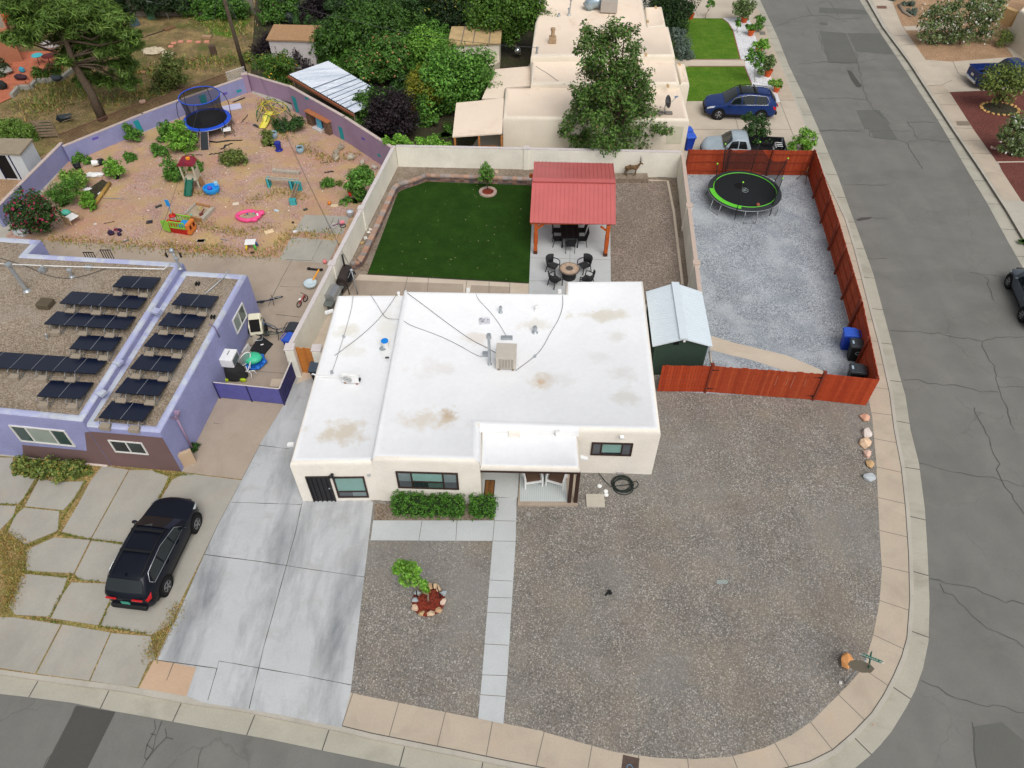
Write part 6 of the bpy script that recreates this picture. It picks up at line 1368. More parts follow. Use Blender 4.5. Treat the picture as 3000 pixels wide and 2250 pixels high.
STN=[(905,1210,(226,184,146),'peach corner rock'),(1035,1325,(196,156,96),'brown and gold rock'),(1215,1330,(214,178,136),'broad tan rock'),(1365,1255,(210,158,108),'orange split rock'),(1450,1090,(216,182,158),'long pink rock'),(1455,930,(160,172,176),'square grey block'),(1365,830,(214,176,128),'tan end rock beside the right stake'),(1300,800,(216,178,128),'narrow tan rock'),(1210,800,(206,160,106),'golden rock behind the trunk'),(950,920,(176,182,180),'pale grey rock under the leaves'),(900,1075,(150,162,166),'upright grey block')]
for i,(x,y,c,lab) in enumerate(STN):rocky(lab+' in the ring around the young front tree',P('U',x,y,0),.165,L3(tuple(int(v*.72+52) for v in c)),70+i,'ring_stone','rock',(1.0,.8,.7),'rocks around the young front tree')
for x0,y0,x1,y1,lab in ((945,1010,925,860,'dark metal stake left of the young front tree'),(1400,1010,1330,790,'dark metal stake right of the young front tree'),(1260,850,1240,740,'dark metal stake behind the young front tree')):
 a=P('U',x0,y0,0);b=PY('U',x1,y1,a.y);tag(MB().tube([a,b],.02,6).build('stake',M_black),lab,'stake')
sb=P('V',408,602,0);stp=PY('s',1210,690,sb.y);sg=T('street_sign','street corner post with green name blades and stop sign back','street sign',sb)
zt=stp.z;H_=zt+.1
M_green=plain('sign_green',(18,112,92),.4);M_back=plain('sign_back',(124,118,104),.6,.2)
MB().cyl((0,0,0),(0,0,H_),.035,.035,10).build('post',M_galv,sg,True)
pL_=PY('s',590,640,sb.y);
a_=azim(P('s',640,640,zt),P('s',1640,950,zt-.35))
ang=R(-22);rr_=.40;cz=zt-.32
ox=[(.012*0+rr_*math.cos(R(22.5+45*i))*1.0,rr_*math.sin(R(22.5+45*i))) for i in range(8)]
ud=Vector((math.cos(ang),math.sin(ang),0));nd=Vector((-ud.y,ud.x,0))
mb=MB();f_=[ud*x+Vector((0,0,cz+z))-nd*.05 for x,z in ox];b_=[p-nd*.006 for p in f_]
mb.add(f_+b_,[tuple(range(8)),tuple(range(15,7,-1))]+[(i,8+i,8+(i+1)%8,(i+1)%8) for i in range(8)]);mb.build('stop_plate',M_back,sg)
def blade(p0,p1,z,txt,zs):
 a=Vector((p0.x-sb.x,p0.y-sb.y,z));b=Vector((p1.x-sb.x,p1.y-sb.y,z));u=(b-a).normalized()
 o=MB().beam(a,b,.012,.17).build('name_blade',M_green,sg)
 if txt:
  cu=bpy.data.curves.new('lettering','FONT');cu.body=txt;cu.size=.13;cu.align_x='CENTER';cu.align_y='CENTER';cu.extrude=.001
  t_=bpy.data.objects.new('lettering',cu);COL.objects.link(t_);t_.parent=o
  nrm=Vector((u.y,-u.x,0));nrm=nrm if nrm.y<0 else -nrm
  ux=u if u.x>0 else -u
  t_.matrix_local=Matrix.Translation((a+b)/2+nrm*.008)@Matrix((ux,Vector((0,0,1)),nrm)).transposed().to_4x4()
  cu.materials.append(M_white);to_mesh(t_)
zb_=zt+.08
blade(P('s',960,400,zb_),P('s',1820,735,zb_),zb_,'VERANDA RD',0)
blade(P('s',1365,290,zb_-.19),P('s',1250,1000,zb_-.19),zb_-.19,None,0)
MB().cyl((0,0,H_-.02),(0,0,zb_+.1),.02,.02,8).build('bracket',M_galv,sg)
c4=[P('v',715,965),P('v',1480,1140),P('v',1400,1750),P('v',620,1750)]
mb=MB();mb.add([(p.x,p.y,.012) for p in c4],[(0,3,2,1)]);o=tag(mb.build('meter_cover',plain('rusty_iron',(96,80,72),.6,.3,var=.25,scale=8)),'rusty rectangular meter cover with a blue painted ring in the pavement','meter cover')
p_=P('v',1020,1560);MB().tube([(p_.x+.085*math.cos(a),p_.y+.085*math.sin(a),.016) for a in [2*math.pi*i/18 for i in range(18)]],.012,4,close=True).build('painted_ring',plain('blue_spray',(110,150,180)),o)
for k,x0,y0,x1,y1,lab,c in (('c',665,1180,790,1222,'grey rectangular meter cover in the pavement across the street',(130,118,104)),('E',555,58,650,85,'rust brown meter cover at the far pavement across the street',(120,88,74)),('D',990,335,1050,370,'dark meter cover in the pavement by the white gravel',(120,116,108))):
 q=[P(k,x0,y0),P(k,x1,y0),P(k,x1+(x1-x0)*.1,y1),P(k,x0+(x1-x0)*.1,y1)];tag(MB().add([(p.x,p.y,.02) for p in q],[(0,3,2,1)]).build('meter_cover',plain('cover_%d'%x0,c,.7)),lab,'meter cover')
q=PM([('X',1105,885),('X',1165,882),('X',1180,895),('X',1170,910),('X',1105,908)]);tag(MB().prism([(p.x,p.y) for p in q],0,.02).build('flat_slate',plain('slate_blue_grey',(150,158,154),.8)),'thin flat pale slate lying in the open gravel','slate')
p_=P('X',398,970);mb=MB();mb.beam(p_+Vector((-.1,-.1,.03)),p_+Vector((.06,.06,.05)),.06,.05);mb.box(p_+Vector((.08,.02,.05)),(.12,.16,.08),.4);tag(mb.build('sprinkler',M_black),'small black plastic sprinkler piece on the open gravel','sprinkler')
tag(MB().box(P('S',1452,915,0)+Vector((0,0,.03)),(.0+(P('S',1550,910)-P('S',1350,910)).length*.98,.62,.07),-.01).build('stepping_slab',mat('pale_slab',(188,180,166),.9,var=.1,scale=3)),'pale rectangular stepping slab beside the porch posts','slab')
for x,y,lab in ((1497,755,'round white cap alone between the porch and the hose'),(1565,812,'upper of two white caps beside the stepping slab'),(1570,850,'lower of two white caps beside the stepping slab')):
 tag(MB().lathe([(.09,0),(.1,.03),(.07,.06),(0,.065)],P('S',x,y,0),14).build('cleanout_cap',M_white,smooth=True),lab,'cap')
hc=P('S',1745,745,0);mb=MB();pts=[];rs=random.Random(5)
for i in range(150):
 a=i*.30;r_=.40+.10*math.sin(i*.21)+rs.uniform(-.01,.01);pts.append(hc+Vector((r_*math.cos(a)+.07*math.sin(i*.083),r_*.92*math.sin(a)+.05*math.cos(i*.06),.03+.02*(i//21)*.5)))
pts+=[hc+Vector((.45,.15,.03)),hc+Vector((.62,.2,.03)),hc+Vector((.68,.02,.03)),hc+Vector((.55,-.15,.03)),hc+Vector((.35,-.2,.03))]
pts=[P('S',1490,612,.4),P('S',1500,625,.1),P('S',1560,700,.03),P('S',1620,760,.03)]+pts
tag(MB().tube(pts,.018,6).build('garden_hose',plain('green_hose',(34,44,40),.5),smooth=True),'coiled dark green garden hose on the gravel below the right window','hose')
dm=[P('S',262,682,.06),P('S',376,684,.06),P('S',362,868,.06),P('S',240,868,.06)]
c_=sum(dm,Vector())/4;dm_o=T('door_mat','brown coir door mat lettered WELCOME on the porch floor','door mat',(c_.x,c_.y,.055),R(-3));wx=(dm[1]-dm[0]).length*.95;wy=(dm[0]-dm[3]).length*.95
MB().box((0,0,.008),(wx,wy,.016)).build('border',plain('mat_border',(60,40,24),.95),dm_o);MB().box((0,0,.012),(wx-.08,wy-.08,.016)).build('coir',plain('coir',(128,88,48),.95,var=.2,scale=20),dm_o)
cu=bpy.data.curves.new('lettering','FONT');cu.body='WELCOME';cu.size=.17;cu.align_x='CENTER';cu.align_y='CENTER';t_=bpy.data.objects.new('lettering',cu);COL.objects.link(t_);t_.parent=dm_o;t_.location=(0,0,.0215);t_.rotation_euler=(0,0,R(-90));cu.materials.append(plain('mat_letter',(44,26,16),.9));to_mesh(t_)
t_=NT('woven_rug');wv=t_.node('ShaderNodeTexWave',Scale=4.0,Distortion=0.0);wv.wave_type='BANDS';t_.l.new(t_.tc.outputs['Object'],wv.inputs['Vector'])
ck=t_.node('ShaderNodeTexChecker',Scale=22);t_.l.new(t_.mapped((1,2.2,1)),ck.inputs['Vector'])
M_rug=t_.done(t_.mix(t_.mix(lin((206,210,208)),lin((170,178,178)),ck.outputs['Fac']),t_.ramp(wv.outputs['Fac'],[(.4,grey(.88)),(.6,grey(1.05))]),1.0,'MULTIPLY'),.9)
rq=[P('S',640,918,.11),P('S',1150,920,.11),(P('S',1150,920,.11)+Vector((0,1.9,0))),(P('S',640,918,.11)+Vector((0,1.9,0)))]
tag(MB().poly([(p.x,p.y,.112) for p in rq]).build('porch_rug',M_rug),'grey and white patterned rug on the porch step','rug')
def loungec(loc,rz,lab):
 r=T('armchair',lab,'chair',loc,rz,'white porch armchairs');MB().box((0,0,.42),(.6,.6,.12)).build('cushion',plain('brown_cushion',(96,74,60),.9),r,bevel=.04)
 MB().box((-.28,0,.66),(.14,.58,.42),rot=Matrix.Rotation(R(-12),3,'Y')).build('pillow',plain('patterned_pillow',(150,186,176),.9,var=.35,scale=9),r,bevel=.05)
 for s_ in (-1,1):
  MB().beam((-.34,s_*.36,.62),(.36,s_*.36,.60),.08,.05).build('armrest',M_white,r);MB().box((.33,s_*.36,.3),(.06,.06,.6)).build('leg',M_white,r);MB().box((-.33,s_*.36,.4),(.06,.06,.8)).build('leg',M_white,r)
 MB().box((0,0,.33),(.7,.66,.06)).build('seat_frame',M_white,r)
cA=P('S',775,700,.5);cB=P('S',1030,705,.5)
loungec(Vector((cA.x,cA.y+.3,.1)),R(-80),'white framed porch armchair with brown cushion nearest the door mat');loungec(Vector((cB.x+.05,cB.y+.3,.1)),R(-108),'white framed porch armchair with brown cushion beside the porch posts')
pt_=P('S',905,660,.3);q=T('side_table','small black side table between the porch armchairs','table',(pt_.x,pt_.y+.15,.1));MB().lathe([(.2,.5),(.2,.53),(0,.53)],(0,0,0),16).build('top',M_black,q)
for a in (30,150,270):MB().tube([(0,0,.5),(.2*math.cos(R(a)),.2*math.sin(R(a)),0)],.015,6).build('leg',M_black,q)
def leaves(name,parent,clusters,n,size,cols,seed=0,flat=0.35,shell=0.55,aspect=0.55,droop=0.0,world=True,spots=None,fill=0.0):
 """clusters: (centre Vector, radius (rx,ry,rz)); leaf-sized folded quads spread through each clump"""
 r=np.random.RandomState(seed+17)
 C=np.array([list(c) for c,_ in clusters]);Rr=np.array([list(q) if hasattr(q,'__len__') else [q]*3 for _,q in clusters])
 vol=(Rr[:,0]*Rr[:,1]*Rr[:,2])**(0.75);pk=r.choice(len(C),n,p=vol/vol.sum())
 K=24;sub=r.normal(size=(len(C),K,3));sub/=np.linalg.norm(sub,axis=2,keepdims=True);sub*=(0.30+0.85*r.rand(len(C),K,1));sub[:,:,2]=np.abs(sub[:,:,2])*.9-.25*(1-np.abs(sub[:,:,2]))
 subtone=r.uniform(.72,1.22,(len(C),K));ki=r.randint(0,K,n)
 d=r.normal(size=(n,3));d/=np.linalg.norm(d,axis=1,keepdims=True);rad=(shell+(1-shell)*r.rand(n,1))*.40
 o=sub[pk,ki]+d*rad
 p=C[pk]+o*Rr[pk]
 nrm=d*.8+sub[pk,ki]*.5+r.normal(size=(n,3))*.55+np.array([0,0,flat*2]);nrm/=np.linalg.norm(nrm,axis=1,keepdims=True)
 t=np.cross(nrm,r.normal(size=(n,3)));t[:,2]-=droop;t-=nrm*(t*nrm).sum(1,keepdims=True);t/=np.linalg.norm(t,axis=1,keepdims=True)
 b=np.cross(nrm,t);s=size*r.uniform(.6,1.35,(n,1))
 V=np.empty((n,4,3));V[:,0]=p-t*s;V[:,1]=p+b*s*aspect+nrm*s*.12;V[:,2]=p+t*s;V[:,3]=p-b*s*aspect+nrm*s*.12
 V=V.reshape(-1,3)
 if parent is not None and world:
  q=parent
  while q.parent:q=q.parent
  V=V-np.array(q.location)
 V[:,2]=np.maximum(V[:,2],.015-(parent.location.z if parent is not None and world else 0))
 cl=np.array([lin(c)[:3] for c in cols]);ci=r.randint(0,len(cl),n);col=cl[ci]*(subtone[pk,ki]*r.uniform(.8,1.2,n))[:,None]
 if spots:
  m_=r.rand(n)<spots[1];col[m_]=np.array(lin(spots[0])[:3])
 me=bpy.data.meshes.new(name);me.vertices.add(4*n);me.vertices.foreach_set('co',V.ravel())
 me.loops.add(4*n);me.loops.foreach_set('vertex_index',np.arange(4*n));me.polygons.add(n);me.polygons.foreach_set('loop_start',np.arange(0,4*n,4));me.polygons.foreach_set('loop_total',np.full(n,4))
 a=me.attributes.new('col','FLOAT_COLOR','FACE');a.data.foreach_set('color',np.hstack([col,np.ones((n,1))]).ravel())
 me.materials.append(M_leaf);me.update(calc_edges=True);me.validate()
 ob=bpy.data.objects.new(name,me);COL.objects.link(ob)
 if parent is not None:ob.parent=parent
 return ob
def limbs(parent,base,clusters,r0,m=M_bark,fork=.45,world=True,lean=None,maxn=14,seed=0):
 rs=random.Random(seed);cs=sorted(clusters,key=lambda c:-c[0].z);top=sum((c for c,_ in cs),Vector())/len(cs)
 hz=max(top.z,base.z+.3);f=base.lerp(Vector((top.x,top.y,hz)),fork);mb=MB()
 mid=base.lerp(f,.5)+Vector((rs.uniform(-.1,.1),rs.uniform(-.1,.1),0))
 mb.tube([base-Vector((0,0,.05)),base+Vector((0,0,.12)),mid,f],[r0*1.25,r0,r0*.85,r0*.72],9)
 for c,_ in cs[:maxn]:
  q=f.lerp(c,.5)+Vector((rs.uniform(-.2,.2),rs.uniform(-.2,.2),.1));mb.tube([f-Vector((0,0,.05)),q,f.lerp(c,.95)],[r0*.5,r0*.3,r0*.10],6)
 return mb.build('trunk',m,parent,True,world)
GR=dict(elm=[(74,108,44),(86,122,50),(98,134,58),(64,94,40),(104,126,66)],bright=[(104,156,46),(122,172,58),(92,142,42),(134,180,72)],mid=[(80,128,44),(96,144,52),(72,114,40),(108,154,62)],dark=[(54,86,38),(66,100,44),(46,74,34)],olive=[(108,128,74),(94,114,62),(122,140,90)],pine=[(92,124,50),(108,140,60),(80,108,44),(122,150,68)],plum=[(52,40,46),(64,46,52),(46,36,40)],yellow=[(168,170,44),(188,186,56),(150,160,48)],bluish=[(104,122,108),(120,136,122),(90,110,96)],hedge=[(64,112,30),(78,128,38),(54,96,28),(92,140,48)],weed=[(110,128,58),(128,140,70),(92,112,50)],lime=[(124,160,62),(140,174,80),(108,146,54)])
def tree(name,label,cat,base,cl,n,size,cols,r0=.12,m=M_bark,group=None,seed=0,crown='crown',fork=.45,trunk=True,**kw):
 r=T(name,label,cat,(base.x,base.y,base.z),0,group)
 leaves(crown,r,cl,n,size,cols,seed,**kw)
 if trunk:limbs(r,base,cl,r0,m,fork,seed=seed)
 return r
def CL(k,Y,pts,dj=0.0,flat=1.0,seed=0):
 rs=random.Random(seed);out=[]
 for x,y,rp_ in pts:
  c=PY(k,x,y,Y+rs.uniform(-dj,dj));q=pxm(k,c)*rp_;out.append((c,(q,q,q*flat)))
 return out
bt=P('f',1335,318,0.0);bt=Vector((bt.x,43.4,0))
big=[(1220,260,70),(1300,330,110),(1480,240,85),(1560,300,110),(1420,380,150),(1190,420,95),(1620,440,100),(1330,520,150),(1530,560,150),(1660,640,120),(1250,640,110),(1420,700,180),(1180,800,105),(1600,780,150),(1320,880,170),(1740,760,90),(1480,930,180),(1680,940,140),(1200,960,110),(1780,1010,95),(1080,1120,75),(1240,1120,120),(1420,1120,170),(1640,1120,150),(1850,1120,75),(1930,1140,55),(1150,1240,100),(1330,1260,140),(1520,1270,160),(1720,1220,120),(1250,1335,85),(1420,1340,80),(1560,1340,85),(1880,1220,70),(1040,1160,50),(1320,1020,150),(1560,1030,160),(1100,1040,90),(1750,1110,120),(1620,1210,130),(1420,1200,140),(1200,860,110),(1700,850,110),(1400,790,150),(1600,900,140),(1560,680,120)]
tree('shade_tree','big drooping green shade tree rising behind the back wall','tree',bt,CL('C',bt.y,big,1.6),38000,.09,GR['elm'],.28,seed=1,droop=.9,fork=.5,spots=((118,104,66),.05))
fb_=P('U',1160,1058,.02);tree('young_tree','young leafy tree in the red mulch ring on the front gravel','tree',fb_,CL('U',fb_.y,[(600,390,130),(720,470,170),(850,430,130),(560,480,90),(920,560,130),(680,650,110),(820,660,130),(960,720,110),(1070,760,90),(1100,860,80)],.15),2300,.055,GR['bright'],.035,M_barkp,seed=2,fork=.35)
tb_=P('g',1550,560,.06);tree('young_tree','small upright tree in the paver ring on the turf','tree',tb_,CL('g',tb_.y,[(1525,290,28),(1500,330,40),(1550,330,45),(1490,380,48),(1570,375,50),(1520,410,60),(1580,430,42),(1480,440,45),(1540,465,48)],.25),1500,.055,GR['mid'],.03,seed=3,fork=.4)
def hedge(label,a,b,dep,hgt,n,seed):
 a=Vector((a.x,a.y,0));b=Vector((b.x,b.y,0));r=T('box_hedge',label,'hedge',a.lerp(b,.5),azim(a,b),'clipped hedges below the front window');L=(b-a).length
 rs=np.random.RandomState(seed);cl=[]
 nx=max(2,int(L/.32))
 for i in range(nx):
  for j in range(3):
   for k in range(3):cl.append((Vector(((i+.5)/nx*L-L/2,dep*((j+.5)/3),hgt*((k+.6)/3.2))),(.23,.24,.2)))
 MB().box((0,dep/2,hgt*.45),(L*.9,dep*.8,hgt*.86)).build('branch_core',mat('hedge_core',(34,50,22),1.0),r,bevel=.08)
 leaves('foliage',r,cl,n,.042,GR['hedge'],seed,world=False,flat=.5)
hedge('long clipped boxy hedge under the wide front window',P('R',1075,888),P('R',1752,912),.62,.86,9000,5)
hedge('short clipped boxy hedge beside the front door',P('R',1815,905),P('R',2050,912),.62,.86,3300,6)
pb=P('A',890,1035,0);pcl=[(330,60,230),(620,60,260),(880,110,200),(150,330,120),(260,300,150),(480,230,230),(760,280,220),(1000,230,160),(1080,420,130),(940,400,160),(640,420,170),(200,120,150),(560,540,90),(780,560,120),(1050,580,120),(1130,330,100),(330,640,70),(450,620,70),(900,700,110),(740,700,80),(100,20,150),(1120,720,90),(60,340,60)]
r=T('pine_tree','tall pine with leaning bare trunk at the top left','tree',pb);cl=CL('A',pb.y+1.2,pcl,2.0,.8)
leaves('crown',r,cl,40000,.25,GR['pine'],8,flat=.6,aspect=.13,shell=.2)
mb=MB();t0=PY('A',640,560,pb.y+.6);t1=PY('A',520,200,pb.y+1.0)
mb.tube([pb-Vector((0,0,.1)),pb.lerp(t0,.5)+Vector((.15,0,0)),t0,t0.lerp(t1,.5),t1],[.34,.28,.23,.17,.08],10)
for c,_ in cl:mb.tube([t0.lerp(t1,min(.95,max(0,(c.z-t0.z)/max(.1,t1.z-t0.z)-.15))),(t0+c)/2+Vector((0,0,.4)),c],[.09,.06,.02],6)
for x,y in ((980,500),(1050,620),(1000,680),(900,520)):q=PY('A',x,y,pb.y+.4);mb.tube([t0,t0.lerp(q,.5)+Vector((0,0,.25)),q],[.08,.05,.015],6)
mb.build('trunk',M_bark,r,True,True)
BACK=[('shade_tree','bushy pale green tree left of the cream house with forked pale stems','C',(655,470),[(300,60,150),(480,40,170),(680,60,150),(800,90,90),(270,190,80),(430,200,150),(600,190,150),(760,180,80),(380,300,70),(540,320,90),(620,280,60),(850,130,50),(450,300,80),(560,320,80),(360,240,80),(700,240,60),(500,-30,150),(350,-60,140)],8000,.13,'bright',1,dict(m=M_barkp)),('shade_tree','broad dark green tree crowding the cream lean to roof','C',(60,960),[(60,560,120),(200,560,130),(330,560,110),(-60,640,150),(100,720,170),(260,700,150),(360,660,80),(-100,820,150),(60,860,130),(200,820,120),(300,780,80),(400,740,40),(-30,940,70)],7500,.12,'mid',2,{}),('shade_tree','tall feathery green tree above the metal roofed shelter','B',(1150,600),[(1120,130,120),(1200,180,120),(1060,260,110),(1180,330,140),(900,330,120),(800,420,110),(960,420,150),(1060,480,130),(850,520,90),(960,590,90),(1120,560,90),(740,380,70)],7500,.14,'mid',3,{}),('shade_tree','large rounded grey green tree in the middle of the back yards','B',(1420,470),[(1330,150,120),(1430,180,140),(1520,250,130),(1300,270,120),(1420,320,150),(1540,360,110),(1320,390,100),(1480,430,80)],6500,.13,'mid',4,{}),('mimosa_tree','spreading mimosa with faint pink flowers over the metal roof','B',(1330,800),[(1450,470,120),(1350,520,120),(1250,560,100),(1150,600,110),(1080,640,70),(1000,700,60),(960,750,45),(1010,780,40),(1130,730,60),(1230,660,90),(1330,640,100),(1440,600,110)],5500,.12,'mid',5,dict(spots=((206,150,110),.05))),('shade_tree','light green upright tree with drooping sprays by the tan roofed shed','B',(1760,720),[(1660,340,60),(1760,350,70),(1830,400,70),(1680,440,110),(1800,480,130),(1600,500,90),(1700,580,130),(1850,600,130),(1560,600,80),(1600,680,90)],6000,.12,'bright',6,{}),('yellow_shrub','yellow leaved shrub glowing among the green trees','B',(1730,1050),[(1720,660,60),(1650,730,80),(1760,760,90),(1700,850,110),(1800,870,70),(1640,830,60),(1770,960,80),(1680,950,60)],3200,.09,'yellow',7,{}),('smoke_bush','large dark purple bush at the end of the mauve wall','B',(1420,1270),[(1420,960,120),(1320,1010,110),(1520,1000,100),(1300,1130,110),(1440,1120,150),(1560,1120,80),(1350,1230,80),(1480,1230,90)],5500,.09,'plum',8,{}),('shrub','green shrub between the metal roof and the purple bush','B',(1100,1210),[(1150,920,60),(1250,890,70),(1200,980,80),(1060,1080,80),(1160,1090,100),(1040,1150,60),(1180,1170,60),(1320,880,50)],3000,.11,'mid',9,{}),('climber','green creeper column below the yellow shrub','B',(1700,1150),[(1700,920,40),(1700,980,50),(1690,1050,50),(1710,1110,40)],900,.08,'mid',10,{}),('smoke_bush','dark purple bush in front of the brown roofed shed','B',(330,560),[(300,400,80),(240,450,80),(350,420,90),(420,430,60),(280,520,80),(380,500,70),(200,500,50)],3000,.09,'plum',11,{}),('smoke_bush','second dark purple bush beside the corrugated roof','B',(660,600),[(610,470,60),(680,510,80),(560,520,70),(640,580,70),(740,540,50)],2500,.09,'plum',12,{}),('shrub','narrow grey green shrub between the two purple bushes','B',(520,520),[(520,370,40),(510,430,50),(540,480,50)],900,.09,'olive',13,{}),('flowering_vine','green vine with orange trumpet flowers spilling over the mauve wall','B',(380,830),[(220,600,70),(300,580,70),(400,560,70),(450,600,60),(330,670,80),(280,700,50),(420,680,70),(400,760,60),(430,830,60),(460,910,50),(360,740,50)],3800,.09,'bright',14,dict(spots=((232,180,60),.04))),('shrub','green shrub with yellow flowers beside the utility pole','B',(90,580),[(60,540,40),(110,560,50),(100,520,30),(150,580,30)],1000,.09,'weed',15,dict(spots=((220,190,60),.06))),('cypress','pointed grey green conifer behind the brown roofed shed','B',(540,220),[(530,60,35),(520,110,50),(560,150,50),(500,170,50),(600,190,40),(620,120,25)],1800,.1,'bluish',16,{}),('shade_tree','tall dark green tree at the top behind the brown roofed shed','B',(380,200),[(300,30,90),(420,50,110),(330,120,90),(260,160,60),(430,140,80),(480,20,80)],3200,.14,'mid',17,dict(spots=((214,150,150),.01))),('shade_tree','dark reddish tree beside the grey green conifer','B',(770,220),[(720,50,80),(800,70,80),(700,140,80),(800,150,80),(760,210,60)],3000,.13,'plum',18,{}),('shade_tree','tall dark green tree at the top centre of the back yards','B',(950,260),[(880,20,80),(1000,0,110),(900,90,60),(940,190,80),(1120,20,100),(860,240,70)],4000,.14,'dark',19,{}),('shade_tree','wide dark tree crown at the top behind the rounded tree','B',(1520,200),[(1250,-10,120),(1400,0,130),(1560,20,140),(1700,60,140),(1600,140,120),(1720,200,120),(1500,130,80)],6000,.15,'dark',20,{}),('shade_tree','dark leafy tree behind the tan roofed shed','B',(1900,260),[(1850,20,120),(1980,60,120),(1800,150,110),(1920,180,110),(2030,160,80),(1780,260,80),(1880,270,70)],5000,.14,'dark',21,dict(spots=((150,150,60),.06))),('shade_tree','dark tree against the top frame left of the cream house roof','C',(60,150),[(60,60,80),(130,20,80),(150,120,70),(60,180,60)],2500,.14,'dark',22,{}),('shrub','leafy shrub in the corner below the cream porch roof','C',(40,1150),[(30,1100,30),(60,1160,40),(40,1220,40),(10,1250,40)],900,.08,'mid',23,{}),('shrub','small green shrub between the tan shed and the boat shaped cover','n',(1330,1050),[(1280,960,70),(1380,1020,70),(1440,1070,50),(1250,1000,50)],800,.1,'bright',24,{}),('juniper','tall dense dark green juniper at the corner of the cream house','C',(1960,260),[(1830,-20,90),(1930,20,120),(2020,60,110),(1880,120,110),(1990,150,110),(2060,130,70),(1930,220,80),(2020,230,60),(2090,60,50)],6500,.09,'dark',25,dict(shell=.8)),('sage_shrub','blue grey shrub along the cream house beside the lawn','C',(2050,480),[(2010,330,60),(2050,380,60),(2060,440,60),(2080,500,50),(2030,290,40),(2090,540,30)],2400,.08,'bluish',26,{}),('shrub','dense dark shrub at the top left beside the utility pole','A',(1850,150),[(1680,60,80),(1800,50,90),(1900,70,90),(2010,60,90),(2080,90,60),(1800,130,60)],3200,.12,'mid',27,{}),('shade_tree','dark green tree row along the far wall at the top left','A',(1250,120),[(1000,0,110),(1150,10,110),(1300,-10,120),(1450,-10,110),(1580,10,90),(1130,80,60)],4500,.14,'dark',28,{}),('mesquite','sparse feathery small tree leaning by the lattice','A',(1585,775),[(1450,500,50),(1520,560,60),(1430,590,60),(1500,640,70),(1400,660,60),(1560,700,50),(1420,720,60),(1360,790,60),(1470,740,50)],1800,.1,'weed',29,dict(m=M_bark)),('shrub','pale yellow green shrub spilling over the white shed','d',(300,1600),[(60,1400,90),(200,1400,90),(330,1440,90),(120,1500,90),(280,1520,90),(430,1480,90),(520,1580,80),(0,1480,80),(380,1580,80)],3600,.09,'lime',30,{}),('shrub','green fern like shrub beside the slatted trellis','d',(690,1480),[(680,1400,60),(720,1440,50),(640,1440,40)],700,.09,'mid',31,{}),('shrub','dark leafy shrub at the left frame edge by the terracotta patio','d',(10,620),[(0,500,90),(20,580,80),(-60,640,120),(100,760,80),(40,1050,90),(20,1160,70),(160,800,50)],2200,.12,'olive',32,{}),]
for nm,lab,k,(bx,by),pts,n,sz,pal,sd,kw in BACK:
 b=P(k,bx,by,0.0);cat='tree' if 'tree' in nm or nm in ('cypress','mesquite','juniper') else ('vine' if 'vine' in nm or nm=='climber' else 'shrub')
 tone=random.Random(sd).uniform(.66,1.02);tree(nm,lab,cat,b,[(c,(q[0]*1.36,q[1]*1.4,q[2]*1.36)) for c,q in CL(k,b.y,pts,pxm(k,b)*70)],int(n*2.3),sz*.86,[tuple(v*tone for v in q) for q in GR[pal]],.11 if cat=='tree' else.05,group='trees in the back yards' if cat=='tree' else None,seed=sd*3,**kw)
FILL=[('dark leafy understory shrub below the rounded middle tree',1560,820,[(1480,680,90),(1560,740,90),(1620,820,80),(1500,800,80)],'dark'),('green shrub filling the gap behind the yellow leaved shrub',1900,880,[(1850,760,90),(1920,820,90),(1830,880,80),(1950,740,70)],'mid'),('dark shrub between the brown roofed shed and the feathery tree',860,480,[(800,300,80),(860,380,80),(920,300,80),(840,440,70)],'dark'),('dense green shrub between the rounded tree and the tan roofed shed',1850,460,[(1750,300,90),(1850,330,90),(1900,400,80),(1780,420,80)],'mid'),('dark green tree filling the top between the two dark tall trees',1150,250,[(1050,100,100),(1150,60,110),(1250,120,110),(1120,180,90),(1340,100,100)],'dark'),('dark shrub at the foot of the top left conifer',620,260,[(560,180,60),(650,200,70),(700,240,60)],'dark'),('green bush behind the corrugated roof',900,640,[(820,520,70),(900,560,70),(960,620,60),(1020,560,60)],'mid')]
for i,(lab,x,y,pts,pal) in enumerate(FILL):
 b=P('B',x,y,0);tree('shrub',lab,'shrub',b,[(c,(q[0]*1.3,q[1]*1.4,q[2]*1.3)) for c,q in CL('B',b.y,pts,1.0)],6500,.11,GR[pal],.06,seed=300+i)
vb=P('g',860,40,0);tree('vine','light green creeper hanging over the back garden wall','vine',Vector((vb.x,42.5,0)),CL('g',42.35,[(640,65,40),(720,85,45),(740,120,22),(830,60,50),(840,100,30),(920,60,50),(1000,70,45),(1060,90,45),(1100,110,28),(570,70,45),(520,90,40),(1130,80,30),(480,60,50),(680,40,50),(960,30,50),(600,20,50)],.15),3800,.09,GR['bright'],.04,seed=77)
for x,y,lab,pal in ((1250,1130,'rusty orange shrub beside the dark purple bush',[(150,116,60),(126,104,54),(104,112,56)]),(1330,1160,'low green shrub between the rusty shrub and the lean to','mid')):
 b=P('B',x+480,y,0);tree('shrub',lab,'shrub',b,CL('B',b.y,[(x+370,y-70,60),(x+430,y-30,60),(x+400,y-110,50),(x+480,y-60,50),(x+350,y,50)],.3),1800,.09,GR[pal] if isinstance(pal,str) else pal,.04,seed=x)
